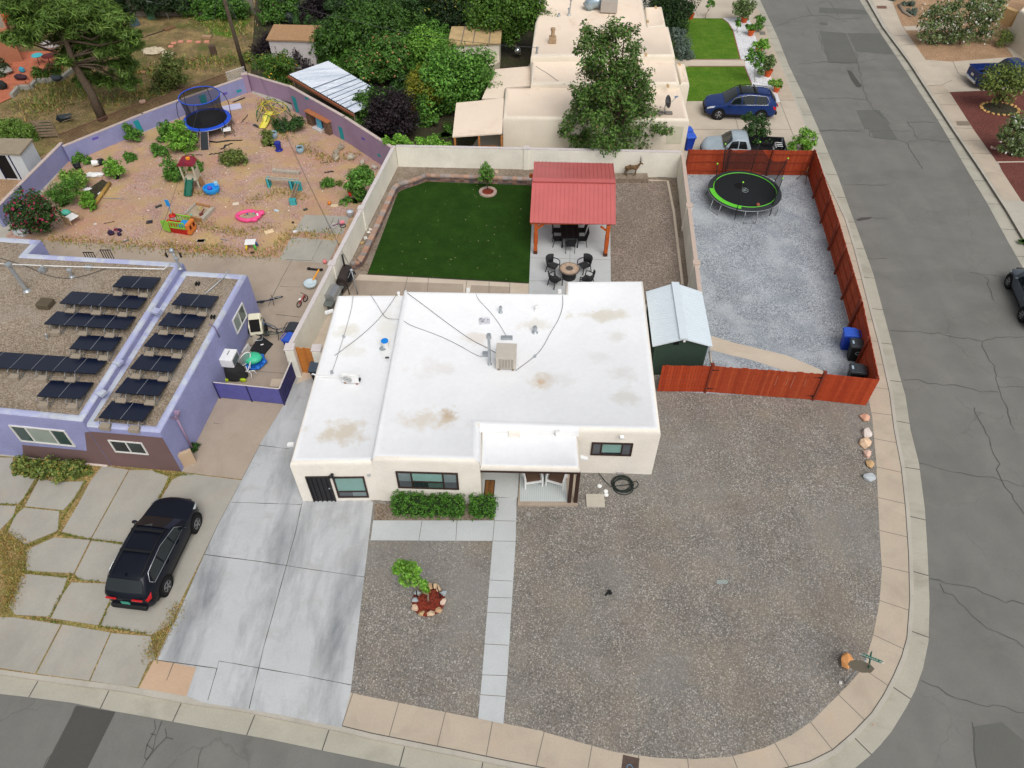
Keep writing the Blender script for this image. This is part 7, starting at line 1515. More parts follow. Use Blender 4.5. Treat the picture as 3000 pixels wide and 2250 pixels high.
YP=[('oleander','round crimson flowered bush at the corner of the lavender wall','F',(330,1050),[(260,700,130),(420,700,130),(160,820,110),(330,820,170),(500,820,120),(560,900,80),(200,940,110),(360,960,150),(480,980,90),(120,760,60)],5200,.085,'dark',41,dict(spots=((170,44,84),.13))),('shrub','tall green grassy shrub along the lavender wall','F',(680,740),[(560,620,90),(680,580,110),(780,520,110),(640,680,90),(740,660,90),(820,600,80),(700,730,60)],3600,.085,'mid',42,dict(aspect=.25)),('shrub','yellow green shrub in the planting strip by the lavender wall','F',(850,560),[(780,440,80),(860,430,70),(900,500,60),(700,430,60)],1800,.085,'lime',43,{}),('shrub','green shrub behind the upturned white bucket','F',(860,280),[(850,220,60),(920,260,50),(820,270,40),(960,310,40)],1300,.08,'mid',44,{}),('potted_plant','fluffy green plant in a black pot, upper one by the raised bed','F',(1270,450),[(1180,300,70),(1250,330,80),(1180,380,70),(1290,370,60),(1240,420,50)],1900,.07,'bright',45,{}),('potted_plant','fluffy green plant in a black pot, lower one by the raised bed','F',(1005,780),[(940,650,60),(930,720,60),(980,700,50),(1000,760,40)],1300,.07,'bright',46,{}),('shrub','bright green feathery bush left of the blue trampoline ladder','G',(170,660),[(90,480,60),(150,520,80),(220,580,80),(130,600,80),(230,650,60),(150,440,50),(60,540,50)],3600,.085,'bright',47,{}),('shrub','dark green bush against the long lavender wall','G',(20,580),[(10,470,60),(0,540,50),(30,430,40)],1300,.085,'mid',48,{}),('shrub','round dark bush on the pink gravel left of the toy slide','G',(80,930),[(50,780,60),(80,840,80),(120,870,70),(50,890,70),(100,920,60)],2200,.08,'mid',49,{}),('shrub','small dark bush just behind the red roofed toy slide','G',(290,830),[(240,750,45),(290,790,55),(270,830,50),(330,830,40)],1300,.08,'mid',50,{}),('shrub','sprawling low bush on the bare soil in front of the trampoline','G',(620,780),[(560,710,50),(640,690,60),(620,760,70),(700,720,60),(740,760,40),(560,770,45)],1400,.085,'weed',51,{}),('shrub','dark spreading bush beside the yellow slide','G',(1150,470),[(1060,440,70),(1140,430,70),(1210,420,70),(1090,490,60),(1100,540,50),(1240,390,50)],2600,.08,'dark',52,{}),('shrub','low green weeds beside the blue pots','G',(970,600),[(940,510,50),(960,560,60),(1010,640,50),(930,600,40),(1060,650,30)],1300,.08,'weed',53,{}),('shrub','round green bush by the lavender wall under the violet block','F',(1410,260),[(1380,210,40),(1420,230,50),(1400,260,40)],1100,.08,'mid',54,{}),('shrub','small rounded bush between the bucket and the trampoline','F',(1720,200),[(1680,130,60),(1740,150,60),(1700,190,50),(1780,170,40)],1500,.08,'mid',55,{}),('shrub','feathery sapling against the teal block of the lavender wall','A',(1190,1220),[(1110,1110,40),(1160,1150,50),(1130,1180,45),(1180,1200,30)],900,.09,'mid',56,{}),('grass_clump','round dark green grass clump near the grey bench blocks','G',(1510,1000),[(1500,950,50),(1540,970,40),(1470,970,35)],900,.09,'mid',57,dict(aspect=.2)),('grass_clump','smaller grass clump right of the round grass clump','G',(1610,990),[(1610,965,30)],350,.08,'weed',58,dict(aspect=.2)),('shrub','big pale green shrub against the outside of the garden wall','G',(1780,1130),[(1790,860,60),(1830,840,50),(1750,930,80),(1850,930,80),(1760,1010,80),(1700,980,50),(1800,1080,70),(1870,870,50),(1680,1130,60),(1760,1170,50)],3600,.085,'mid',59,{}),('weed_patch','weedy green ground cover along the brown street wall','a',(380,160),[(180,130,70),(260,150,80),(360,140,90),(460,150,90),(560,140,90),(300,190,60),(420,200,60),(620,170,60),(150,90,50),(520,190,50)],5200,.07,'weed',60,dict(spots=((176,146,70),.1))),('weed','spiky green weed at the foot of the downspout','L',(1935,1000),[(1935,950,45)],160,.14,'dark',61,dict(aspect=.18)),('small_tree','leafy sapling in front of the silver pickup','D',(950,1590),[(870,1250,60),(1010,1260,60),(940,1320,70),(870,1400,70),(1020,1390,70),(960,1460,80),(850,1500,60),(1060,1480,60),(930,1550,60),(1060,1310,40)],2600,.12,'dark',62,dict(aspect=.3)),('small_tree','bright green sapling outside the red fence corner','D',(1440,1600),[(1480,1400,60),(1560,1440,50),(1440,1480,70),(1520,1520,60),(1370,1500,50),(1340,1560,50),(1490,1570,60)],1300,.13,'bright',63,dict(aspect=.25)),('small_tree','mesquite like tree in a stone ring in front of the blue pickup','c',(1095,1050),[(1000,720,90),(1110,700,110),(1230,720,110),(950,790,80),(1080,800,130),(1220,800,120),(1320,780,80),(1000,860,90),(1150,880,110),(1270,860,90),(1060,950,70),(1160,960,70),(1340,690,60)],3600,.09,'weed',64,{}),('oleander','huge white flowering oleander at the top right','c',(700,430),[(440,130,90),(560,90,110),(700,70,120),(850,60,130),(1000,80,120),(1080,30,90),(380,230,90),(500,220,110),(640,220,120),(800,200,130),(940,220,120),(1010,160,80),(350,340,70),(460,350,100),(600,360,110),(750,340,110),(900,340,100),(980,300,80),(420,430,60),(560,440,60)],8500,.1,'olive',65,dict(spots=((226,222,218),.09),m=M_bark)),('oleander','white flowering oleander at the right edge below the stone ring','c',(1250,1500),[(1230,1160,60),(1300,1180,80),(1180,1260,80),(1280,1280,100),(1130,1340,70),(1230,1380,100),(1330,1380,100),(1120,1440,60),(1220,1470,80),(1310,1480,80),(1400,1250,90)],4200,.09,'olive',66,dict(spots=((226,222,218),.07))),('agave','blue green agave clump in the far desert garden, upper','c',(200,60),[(170,40,35),(220,40,40),(240,30,30)],500,.11,'bluish',67,dict(aspect=.25,trunk=False)),('agave','blue green agave clump beside the weathered log','c',(230,140),[(210,120,40),(255,115,40),(240,140,35)],600,.11,'bluish',68,dict(aspect=.25,trunk=False)),('agave','small agave at the pavement edge at the top','c',(40,15),[(30,5,25),(60,10,20)],300,.1,'bluish',69,dict(aspect=.25,trunk=False)),('ornamental_grass','feathery tan ornamental grass beside the desert garden path','c',(1110,450),[(1110,370,60),(1140,330,60),(1170,380,60),(1090,420,50)],1400,.14,'weed',70,dict(aspect=.1)),('shrub','overhanging green twig at the far kerb by the dark car','b',(900,60),[(800,95,50),(880,100,60)],250,.07,'mid',71,dict(trunk=False)),]
for nm,lab,k,(bx,by),pts,n,sz,pal,sd,kw in YP:
 b=P(k,bx,by,0.0);cat='tree' if nm=='small_tree' else ('weeds' if nm.startswith('weed') else ('plant' if nm in ('potted_plant','agave','grass_clump','ornamental_grass') else 'shrub'))
 r=tree(nm,lab,cat,b,CL(k,b.y,pts,pxm(k,b)*50),n,sz,GR[pal],.05,seed=sd*3,crown='foliage' if cat!='tree' else 'crown',**{**dict(trunk=not nm.startswith(('weed','grass','ornamental')),fork=.3),**kw})
 if nm=='potted_plant':MB().lathe([(.16,0),(.22,.34),(.23,.36),(.20,.36),(.19,.3),(0,.3)],(0,0,0),16).build('pot',M_black,r,True,angle=40)
for x,y,h_,pts,n,pal,lab,thin in ((825,235,.5,[(760,60,60),(830,40,70),(900,60,60),(780,130,60),(860,130,60),(830,180,50)],1800,'olive','tall olive like tree in a clay pot at the far end of the white gravel',1),(895,375,.45,[(885,290,35),(920,300,30)],500,'mid','small green plant in a bright clay pot on the white gravel',0),(975,560,.45,[(960,470,35),(1000,480,35),(1040,450,45),(1060,490,40)],900,'bright','yellow green citrus in a clay pot on the white gravel',0),(1075,805,.5,[(1040,640,40),(1090,620,50),(1080,690,60),(1130,660,40),(1060,720,40),(1000,760,40)],1300,'olive','bushy shrub in a clay pot near the blue crossover',0),(1165,970,.4,[(1130,880,35),(1180,880,45),(1200,920,35),(1110,870,25)],500,'lime','large leaved plant in a clay pot behind the blue crossover',0),(262,200,.45,[(265,110,25),(275,80,25)],350,'bright','plant in a clay pot at the foot of the tall juniper',0)):
 b=P('D',x,y,0);r=T('potted_plant',lab,'plant',b,0,'potted plants beside the far lawn')
 MB().lathe([(h_*.42,0),(h_*.6,h_*.85),(h_*.66,h_*.86),(h_*.66,h_),(h_*.55,h_),(h_*.5,h_*.85),(0,h_*.85)],(0,0,0),18).build('pot',M_pot,r,True,angle=40)
 cl=CL('D',b.y,pts,.3);leaves('foliage',r,cl,n,.1 if n>600 else.12,GR[pal],int(x));limbs(r,b+Vector((0,0,h_*.8)),cl,.03,fork=.3)
for x,y,pts,lab in ((985,330,[(980,190,35),(1010,220,40),(970,270,40),(1000,290,35)],'slim sapling between the clay pots, farther one'),(940,870,[(900,540,50),(980,560,60),(920,620,60),(1000,640,60),(870,620,40),(970,690,50),(1010,580,40)],'slim sapling leaning over the white gravel, nearer one'),(760,350,[(770,260,25),(760,230,25)],'thin staked sapling at the top of the white gravel'),(420,200,[(480,20,40),(500,50,30),(450,60,25)],'thin bent sapling at the far end of the lawn')):
 b=P('D',x,y,0);tree('young_tree',lab,'tree',b,CL('D',b.y,pts,.3),900 if len(pts)>3 else 260,.09,GR['mid'],.03,M_barkp,'saplings by the far lawn',int(x),fork=.6)
def weeds(name,lines,n,size,cols,w,seed,label,z=.015):
 r=np.random.RandomState(seed);mb=MB();segs=[]
 for ln in lines:
  for a,b in zip(ln,ln[1:]):segs.append((a,b,(b-a).length))
 tot=sum(s[2] for s in segs);cs=[lin(c)[:3] for c in cols]
 for a,b,L in segs:
  for _ in range(max(1,int(n*L/tot))):
   p=a.lerp(b,r.rand())+Vector((r.normal()*w,r.normal()*w,z));an=r.rand()*6.28;s=size*r.uniform(.5,1.4);d=Vector((math.cos(an),math.sin(an),0));q=Vector((-d.y,d.x,0))*s*.22
   tip=p+d*s*r.uniform(.2,.8)+Vector((0,0,s*r.uniform(.5,1.1)));mb.add([p-q,p+q,tip],[(0,1,2)],0,tuple(x*r.uniform(.75,1.2) for x in cs[r.randint(len(cs))]))
 return tag(mb.build(name,M_leaf),label,'weeds',None,'stuff')
al=lambda pts,k='a':[P(k,x,y,.01) for x,y in pts]
weeds('weeds',[al(l) for l in ([(290,215),(180,380),(120,480),(50,610)],[(650,235),(570,370),(470,520),(440,620)],[(440,620),(310,690),(190,735)],[(440,625),(520,645),(690,680),(800,690),(960,712)],[(190,735),(195,840),(180,920)],[(180,920),(350,945),(510,965)],[(540,940),(520,1000),(475,1090)],[(560,960),(620,985),(760,1000)],[(1300,200),(1250,290),(1210,360)],[(250,1270),(380,1295),(480,1310)],[(740,1335),(860,1350),(1110,1390)],[(470,1090),(380,1265)],[(850,1130),(760,1325)],[(0,410),(130,415)],[(1170,160),(1300,190),(1480,180)])],2600,.075,[(120,134,56),(142,146,72),(104,124,48),(168,150,84)],.022,3,'short green and straw weeds growing in the driveway joints')
weeds('weeds',[al([(1350,1180),(1310,1290),(1220,1400),(1160,1480),(1150,1580)]),al([(0,700),(60,850),(90,1050),(40,1230)]),al([(0,640),(120,680),(180,760),(150,960),(60,1180)])],3800,.075,[(176,150,84),(160,140,78),(134,138,66),(190,164,100)],.15,4,'dry straw coloured weeds beside the driveway slabs')
weeds('weeds',[PM([('f',20,1500),('f',150,1520),('f',330,1553),('f',560,1594),('f',680,1618)],-.15),PM([('f',1850,1655),('f',1905,1607),('f',1960,1525),('f',1995,1440)],-.15),PM([('Q',800,70),('Q',850,250),('Q',900,420)],-.15),PM([('E',960,900),('E',1100,1100)],-.15),PM([('Q',1030,960),('Q',1050,1020)],-.15)],1500,.055,[(112,128,54),(138,140,66)],.025,5,'tiny weeds growing along the gutter edges',-.135)
yl=lambda pts:[P('G',x,y,.01) for x,y in pts]
weeds('weeds',[yl([(0,1570),(300,1600),(700,1610),(1000,1620)]),yl([(1000,1620),(1180,1400)]),yl([(1190,1425),(1400,1440),(1600,1450)]),yl([(200,1300),(700,1430),(1000,1350)]),yl([(750,1150),(1100,1030),(1300,1100)]),yl([(1250,600),(1500,760),(1800,700)]),yl([(0,1530),(600,1560)]),yl([(200,1030),(500,1080)]),[P('F',500,1115),P('F',900,1140),P('F',1700,1200)],yl([(900,200),(1150,560)])],5200,.13,[(190,164,92),(176,148,80),(150,140,70),(130,138,60)],.28,6,'dry straw weeds scattered over the pink gravel yard')
weeds('weeds',[[P('A',x,y) for x,y in l] for l in ([(300,760),(500,720),(700,700)],[(900,880),(1100,830),(1400,760)],[(1750,200),(2000,230),(2100,300)],[(1300,600),(1700,560),(2050,500)],[(200,900),(500,950)],[(1000,620),(1300,640)],[(400,840),(800,800)])],5200,.2,[(120,138,56),(160,146,80),(100,124,48),(178,158,96)],.8,7,'tall green and straw weeds in the neighbouring back yards')
def pebbles(label,poly,n,sz,cols,seed,z):
 r=random.Random(seed);xs=[p.x for p in poly];ys=[p.y for p in poly];mb=MB();k=0
 def inside(x,y):return sum(1 for i in range(len(poly)) if (poly[i].y>y)!=(poly[i-1].y>y) and x<(poly[i-1].x-poly[i].x)*(y-poly[i].y)/(poly[i-1].y-poly[i].y)+poly[i].x)%2
 while k<n:
  x,y=r.uniform(min(xs),max(xs)),r.uniform(min(ys),max(ys))
  if not inside(x,y):continue
  s_=sz*r.uniform(.5,1.6);a=r.uniform(0,6.28);c,d=math.cos(a)*s_,math.sin(a)*s_;q=[(x+c,y+d,z),(x-d*.7,y+c*.7,z),(x-c,y-d,z),(x+d*.7,y-c*.7,z)]
  f=r.uniform(.85,1.15);mb.add(q+[(x,y,z+s_*.7)],[(0,1,4),(1,2,4),(2,3,4),(3,0,4)],0,tuple(v*f for v in lin(r.choice(cols))[:3]));k+=1
 return tag(mb.build('pebbles',M_rock),label,'pebbles',None,'stuff')
PC=[(196,190,182),(176,166,156),(150,140,132),(204,190,172),(120,112,106),(170,150,134)]
pebbles('loose pale pebbles over the front gravel',PM([('f',1120,1110),('f',1270,1060),('f',1440,860),('f',1860,880),('f',1895,1230),('f',1840,1430),('f',1640,1610),('f',1100,1555)]),700,.024,PC,5,.003)
pebbles('loose pale pebbles over the small front gravel bed',PM([('f',805,1178),('f',1058,1178),('f',1028,1545),('f',762,1492)]),180,.024,PC,6,.004)
pebbles('small stones and litter over the pink gravel yard',PM([('f',60,500),('f',300,320),('f',560,240),('f',800,380),('f',620,540),('f',120,520)]),700,.05,[(206,170,150),(170,130,112),(196,180,150),(150,120,104),(220,206,190)],7,.006)
pebbles('fallen leaves and bits on the turf',PM(TURF[:5]+[('f',1145,402),('f',1138,608)]),60,.03,[(150,150,100),(120,130,80),(170,160,130)],8,.032)
tc1=P('A',1787,1030,.72);t1=trampoline('round blue rimmed trampoline with black net in the pink gravel yard',Vector((tc1.x,tc1.y,0)),1.58,.72,plain('blue_pad',(36,84,210),.5),.3,6)
rc=PY('A',1712,826,tc1.y).z;R2=1.32
mb=MB();mb.tube([(R2*math.cos(a),R2*math.sin(a),rc) for a in [2*math.pi*i/36 for i in range(36)]],.035,7,close=True);mb.build('top_ring',plain('blue_foam',(40,84,200),.6),t1,True)
for i in range(6):
 a=2*math.pi*(i+.5)/6;e_=Vector((math.cos(a),math.sin(a),0));MB().tube([e_*1.6+Vector((0,0,.2)),e_*1.66+Vector((0,0,.9)),e_*1.7+Vector((0,0,1.5)),e_*1.55+Vector((0,0,rc-.2)),e_*R2+Vector((0,0,rc))],.022,6).build('net_pole',M_black,t1,True)
mb=MB();N_=30
for i in range(N_):
 if i in (21,22):continue
 a0,a1=2*math.pi*i/N_,2*math.pi*(i+1)/N_;ring=[(1.34,.74),(1.18,.74+(rc-.74)*.45),(R2,rc)]
 for (r0_,z0_),(r1_,z1_) in zip(ring,ring[1:]):mb.poly([(r0_*math.cos(a0),r0_*math.sin(a0),z0_),(r0_*math.cos(a1),r0_*math.sin(a1),z0_),(r1_*math.cos(a1),r1_*math.sin(a1),z1_),(r1_*math.cos(a0),r1_*math.sin(a0),z1_)])
mb.build('net',M_net,t1,True)
la=P('A',1768,1135,.66);lb=P('G',378,655,.02);r=T('slide_ladder','black fabric slide ladder with striped edges leaning on the blue trampoline','ladder',(lb.x,lb.y,0))
la=Vector((la.x,tc1.y-1.62,.68));lb=Vector((lb.x,lb.y,.03));u=(la-lb).normalized();sd=Vector((.27,0,0))
MB().beam(lb,la,.5,.03).build('ramp',plain('ramp_black',(44,48,52),.7),r,world=True)
mb=MB()
for i in range(12):
 a=lb.lerp(la,i/12+.01);b=lb.lerp(la,(i+.55)/12)
 for s_ in (-1,1):mb.beam(a+sd*s_+Vector((0,0,.02)),b+sd*s_+Vector((0,0,.02)),.05,.03)
mb.build('striped_edge',plain('pale_pink_stripe',(220,190,180),.7),r,world=True)
q=P('G',610,520,0);r=T('folding_chair','black metal chair with white cushion beside the blue trampoline','chair',q,.3)
MB().box((-.1,0,.45),(.5,.5,.06)).build('cushion',M_white,r,bevel=.02);mb=MB()
for y in (-.25,-.1,.05,.2):mb.tube([(.2,y,.45),(.3,y,.95)],.015,5)
mb.tube([(.3,-.25,.95),(.3,.25,.95)],.015,5);mb.build('backrest',M_black,r)
for x in (-.3,.25):
 for y in (-.25,.25):MB().tube([(x*.8,y,.45),(x*1.25,y,0)],.015,5).build('leg',M_black,r)
dc=P('G',1010,350,0);r=T('climbing_dome','green and yellow climbing dome with yellow slide','climbing frame',dc)
Rd_=1.25;rings_=[[(Rd_*math.cos(a),Rd_*math.sin(a),0) for a in [2*math.pi*i/10 for i in range(10)]],[(Rd_*.82*math.cos(a),Rd_*.82*math.sin(a),.65) for a in [2*math.pi*(i+.5)/10 for i in range(10)]],[(Rd_*.45*math.cos(a),Rd_*.45*math.sin(a),1.05) for a in [2*math.pi*i/5 for i in range(5)]]]
mg=MB();my=MB()
for i in range(10):
 mg.tube([rings_[0][i],rings_[1][i]],.022,5);mg.tube([rings_[0][(i+1)%10],rings_[1][i]],.022,5);(my if i in (7,8,9,0) else mg).tube([rings_[1][i],rings_[1][(i+1)%10]],.022,5);my.tube([rings_[1][i],rings_[2][(i//2)%5]],.022,5)
for i in range(5):mg.tube([rings_[2][i],rings_[2][(i+1)%5]],.022,5);my.tube([rings_[2][i],(0,0,1.12)],.022,5)
for i in range(10):
 hub=Vector(rings_[1][8]);
mg.build('frame_bar',plain('dome_green',(40,110,70),.5),r,True);my.build('yellow_bar',plain('dome_yellow',(214,196,60),.5),r,True)
sa=PY('G',990,300,dc.y-.2)-dc;sm_=PY('G',945,340,dc.y-.9)-dc;sb_=P('G',905,455,.06)-dc;sx=Vector((.22,0,0))
pts=[sa,Vector((sm_.x,sm_.y,sa.z-.02)),sa.lerp(sb_,.6)+Vector((-.02,0,-.05)),sa.lerp(sb_,.85),sb_]
mb=MB()
for a,b in zip(pts,pts[1:]):
 mb.add([a-sx,a+sx,b+sx,b-sx],[(0,1,2,3)]);
 for s_ in (-1,1):mb.beam(a+sx*s_+Vector((0,0,.05)),b+sx*s_+Vector((0,0,.05)),.04,.12)
mb.build('slide',plain('slide_yellow',(226,214,96),.4),r,True)
q=P('G',275,1010,0);r=T('toy_slide','toddler climber with maroon roof and green slide','toy slide',q)
M_tbeige=plain('beige_plastic',(196,188,164),.5);M_maroon=plain('maroon_plastic',(136,40,58),.5);M_tgreen=plain('dark_green_plastic',(38,104,84),.45)
for x in (-.38,.38):
 for y in (-.3,.3):MB().box((x,y+.3,.85),(.1,.1,1.7)).build('post',M_tbeige,r,bevel=.02)
MB().box((0,.3,.62),(.85,.7,.12)).build('platform',M_tbeige,r,bevel=.03);MB().box((.4,.3,.95),(.06,.6,.5)).build('side_panel',M_tbeige,r,bevel=.02)
mb=MB();pf=[(-.52,1.62),(-.36,1.80),(0,1.88),(.36,1.80),(.52,1.62)]
mb.add([(x,-.12,z) for x,z in pf]+[(x,.72,z) for x,z in pf],[(i,i+1,i+6,i+5) for i in range(4)]+[(4,3,2,1,0),(5,6,7,8,9)]);o=mb.build('roof',M_maroon,r);so=o.modifiers.new('t','SOLIDIFY');so.thickness=.04
MB().cyl((.15,.3,1.86),(.15,.3,1.96),.13,.13,12).build('roof_knob',plain('orange_knob',(236,150,40),.4),r,True,angle=40)
mb=MB();pts=[Vector((-.02,-.02,.68)),Vector((-.04,-.3,.5)),Vector((-.06,-.75,.16)),Vector((-.06,-.95,.08))]
for a,b in zip(pts,pts[1:]):
 sx=Vector((.2,0,0));mb.add([a-sx,a+sx,b+sx,b-sx],[(0,1,2,3)])
 for s_ in (-1,1):mb.beam(a+sx*s_+Vector((0,0,.06)),b+sx*s_+Vector((0,0,.06)),.05,.14)
mb.build('slide',M_tgreen,r,True);MB().beam((.55,.3,0),(.42,.3,.6),.4,.06).build('steps',plain('tan_steps',(156,120,84),.6),r)
q=P('G',445,1040,0);r=T('water_table','bright blue plastic water table with a purple ball','water table',q);M_blu=plain('bright_blue_plastic',(40,150,226),.4)
mb=MB();mb.lathe([(.36,0),(.42,.08),(.46,.30),(.44,.36),(.38,.36),(.36,.2),(0,.18)],(0,0,0),24,sx=1.1);mb.build('basin',M_blu,r,True,angle=40);MB().ball((-.08,-.02,.28),.15,10,7).build('ball',plain('purple_ball',(96,84,190),.5),r,True);MB().lathe([(.12,.3),(.12,.5),(.1,.52),(0,.52)],(.25,.3,0),14).build('water_tower',plain('pale_blue_plastic',(150,206,232),.4),r,True,angle=40)
cs=[P('m',690,600,0),P('m',1480,800,0),P('m',2000,240,0),P('m',1200,50,0)]
r=T('sandbox','square timber sandbox holding sand and small toys','sandbox',sum(cs,Vector())/4);M_sb=plain('sandbox_timber',(176,128,84),.85,var=.2);M_sbg=plain('grey_timber',(176,168,154),.85,var=.15)
for i,(a,b) in enumerate(zip(cs,cs[1:]+cs[:1])):MB().beam(a+Vector((0,0,.12)),b+Vector((0,0,.12)),.10 if i!=1 else.22,.24).build('side_board',M_sbg if i in (1,3) else M_sb,r,world=True)
MB().poly([(p.x,p.y,.12) for p in ccw(cs)]).build('sand',gravel_mat('sand',[(184,164,140),(196,176,150),(170,150,126)],20),r,world=True)
for k,x,y,c,lab,s_ in (('m',940,540,(110,206,196),'turquoise sand mould in the timber sandbox',.10),('m',1400,200,(196,176,120),'tan toy truck near the back of the timber sandbox',.12),('m',1430,480,(120,60,58),'maroon toy digger in the timber sandbox',.12),('m',1170,600,(140,136,170),'small lilac toy in the timber sandbox',.05)):
 p=P(k,x,y,.12);mb=MB();mb.box(p+Vector((0,0,s_*.5)),(s_*2,s_*1.2,s_),.5);mb.box(p+Vector((s_*.4,0,s_*1.2)),(s_*.8,s_*.9,s_*.7),.5)
 if 'digger' in lab:mb.beam(p+Vector((0,0,.1)),p+Vector((.18,.25,.28)),.06,.06)
 tag(mb.build('sand_toy',plain('toy_%d'%x,c,.5),bevel=.01),lab,'toy')
q=P('G',170,1400,0);r=T('play_ship','colourful toy pirate ship play set in red, green and blue','toy ship',q,R(-12));mr=plain('ship_red',(196,34,34),.45);mgn=plain('ship_green',(140,196,70),.45);mo_=plain('ship_orange',(222,128,58),.5)
mb=MB();mb.rings([[(-.75,-.22,0),(.55,-.3,0),(.55,.3,0),(-.75,.22,0)],[(-.95,-.3,.5),(.7,-.38,.42),(.7,.38,.42),(-.95,.3,.5)]]);mb.build('hull',mr,r,bevel=.03);MB().box((.68,0,.42),(.22,.72,.66)).build('stern',mo_,r,bevel=.04)
mb=MB()
for y in (-.2,.16):mb.box((.80,y,.5),(.02,.16,.22))
mb.build('stern_window',plain('dark_red',(90,20,20),.6),r)
for y in (-.36,.36):
 mb=MB()
 for z in (.48,.84):mb.box((.1,y,z),(.95,.06,.07))
 for i in range(6):mb.box((-.33+i*.17,y,.66),(.05,.05,.34))
 mb.build('railing',mgn,r)
MB().box((.3,0,.55),(.5,.62,.06)).build('deck',M_blu,r);o=MB().poly([(-.95,-.34,.2),(-.5,-.36,.1),(-.45,-.34,.75),(-.6,-.34,.9),(-.95,-.32,.8)]).build('side_sail',mgn,r);so=o.modifiers.new('t','SOLIDIFY');so.thickness=.04
MB().lathe([(.03,-.06),(.2,-.03),(.2,.03),(.03,.06)],(0,0,0),14).build('wheel',mr,r,True).location=(-.3,.05,1.0);MB().cyl((-.75,0,.5),(-.1,0,1.35),.03,.03,8).build('mast',mo_,r);MB().box((-.55,.35,1.6),(.26,.03,.42)).build('paddle_flag',M_blu,r,bevel=.03);MB().cyl((-.55,.35,.5),(-.55,.35,1.5),.02,.02,6).build('flag_pole',M_blu,r)
q=P('G',780,1275,0);r=T('pink_sandbox','pink moulded sandbox with white bow at one end','sandbox',q);mp_=plain('hot_pink_plastic',(236,84,140),.4)
mb=MB();ring=[]
for i in range(32):
 a=2*math.pi*i/32;ring.append((.62*math.cos(a)+.05*math.cos(3*a),.48*math.sin(a),.13+.0*math.cos(a)))
mb.tube(ring,.12,8,close=True);mb.ball((.72,.28,.16),.2,10,6,sc=(1,1,.7));mb.ball((.42,-.42,.14),.2,10,6,sc=(1.2,.8,.7));mb.build('rim',mp_,r,True)
MB().lathe([(.6,.1),(0,.11)],(0,0,0),24,sy=.78).build('sand',MATS['sand'],r);MB().box((.58,-.05,.25),(.1,.24,.05),.4).build('bow',M_white,r,bevel=.02)
for x,y,c in ((765,1245,(70,90,150)),(745,1255,(190,110,90)),(825,1240,(110,180,180))):tag(MB().ball(P('G',x,y,.13)+Vector((0,0,.04)),.06,8,5,sc=(1,.8,.7)).build('sand_toy',plain('ptoy%d'%x,c)),{765:'navy toy in the pink sandbox',745:'tan toy in the pink sandbox',825:'pale teal toy in the pink sandbox'}[x],'toy')
M_tq=plain('turquoise_block',(74,180,184),.8)
def blockstack(r,p,n,rz):
 for i in range(n):
  mb=MB();z=i*.2
  for s_ in (-.185,0,.185):mb.box((0,s_,.1),(.19,.03,.19))
  for s_ in (-.08,.08):mb.box((s_,0,.1),(.03,.4,.19))
  o=mb.build('breeze_block',M_tq,r);o.location=(p.x-r.location.x,p.y-r.location.y,z);o.rotation_euler=(0,0,rz)
a=P('G',972,985,0);b=P('G',1180,1005,0);c=P('G',1240,1025,0);d=P('G',1190,1155,0)
r=T('block_bench','turquoise breeze block bench with grey beams','bench',a);blockstack(r,a,3,0);blockstack(r,b,3,0)
for y in (-.09,.09):MB().beam(a+Vector((-.1,y,.56)),b+Vector((.5,y-.02,.56)),.09,.09).build('beam',M_sbg,r,world=True)
r=T('block_bench','turquoise breeze block bench with a beam running toward the house','bench',c);blockstack(r,c,3,1.3);blockstack(r,d,2,1.57)
for x in (-.09,.09):MB().beam(c+Vector((x,.1,.52)),d+Vector((x,.1,.42)),.08,.08).build('beam',M_wood,r,world=True)
a=P('G',1000,858,0);b=P('G',1250,878,0);tag(MB().beam(a+Vector((0,0,.1)),b+Vector((0,0,.1)),.24,.2).build('timber',M_sbg,bevel=.02),'grey weathered timber lying behind the turquoise bench','timber')
for x,y,lab in ((1012,545,'pale blue glazed pot beside the low weeds'),(1255,680,'pale blue glazed pot alone on the pink gravel')):
 MBp=MB();MBp.lathe([(.16,0),(.26,.16),(.27,.3),(.22,.38),(.25,.42),(.20,.42),(.18,.34),(0,.33)],(0,0,0),18);r=T('glazed_pot',lab,'pot',P('G',x,y,0));MBp.build('pot',plain('pale_blue_glaze',(150,178,190),.3),r,True,angle=40);MB().lathe([(.19,.35),(0,.36)],(0,0,0),14).build('soil',M_darksoil,r)
q=P('G',1058,660,0);r=T('glazed_pot','tall cobalt blue urn standing in the weeds','pot',q);MB().lathe([(.22,0),(.26,.05),(.17,.12),(.19,.3),(.22,.55),(.20,.6),(0,.6)],(0,0,0),18).build('urn',plain('cobalt_glaze',(34,46,140),.2),r,True,angle=40)
for x,y,s_,c,lab,sc in ((1570,745,.38,(170,160,140),'large flat boulder lowest of the rock trail by the mauve wall',(1.1,.9,.6)),(1590,690,.30,(150,140,124),'boulder in the middle of the rock trail by the mauve wall',(1,.9,.7)),(1620,645,.32,(160,150,132),'boulder at the top of the rock trail by the mauve wall',(1,.9,.7)),(1720,735,.30,(176,168,150),'rounded boulder between the rock trail and the garden wall',(1.1,.9,.8)),(1825,785,.24,(180,172,156),'pale boulder nearest the garden wall corner',(1.1,.8,.9)),(1935,825,.26,(186,180,166),'pale boulder touching the garden wall',(1,.9,.8)),(985,592,.22,(190,170,130),'tan rock beside the cobalt urn',(1.2,.8,.5)),(500,755,.1,(120,120,124),'small dark stone in the bare soil',(1,1,.7))):
 rocky(lab,P('G',x,y,0),s_,L3(c),int(x)+int(y),sc=sc)
q=P('B',760,1170,0);r=T('play_niche','small brick play shelter with plank roof and turquoise door against the mauve wall','play shelter',q)
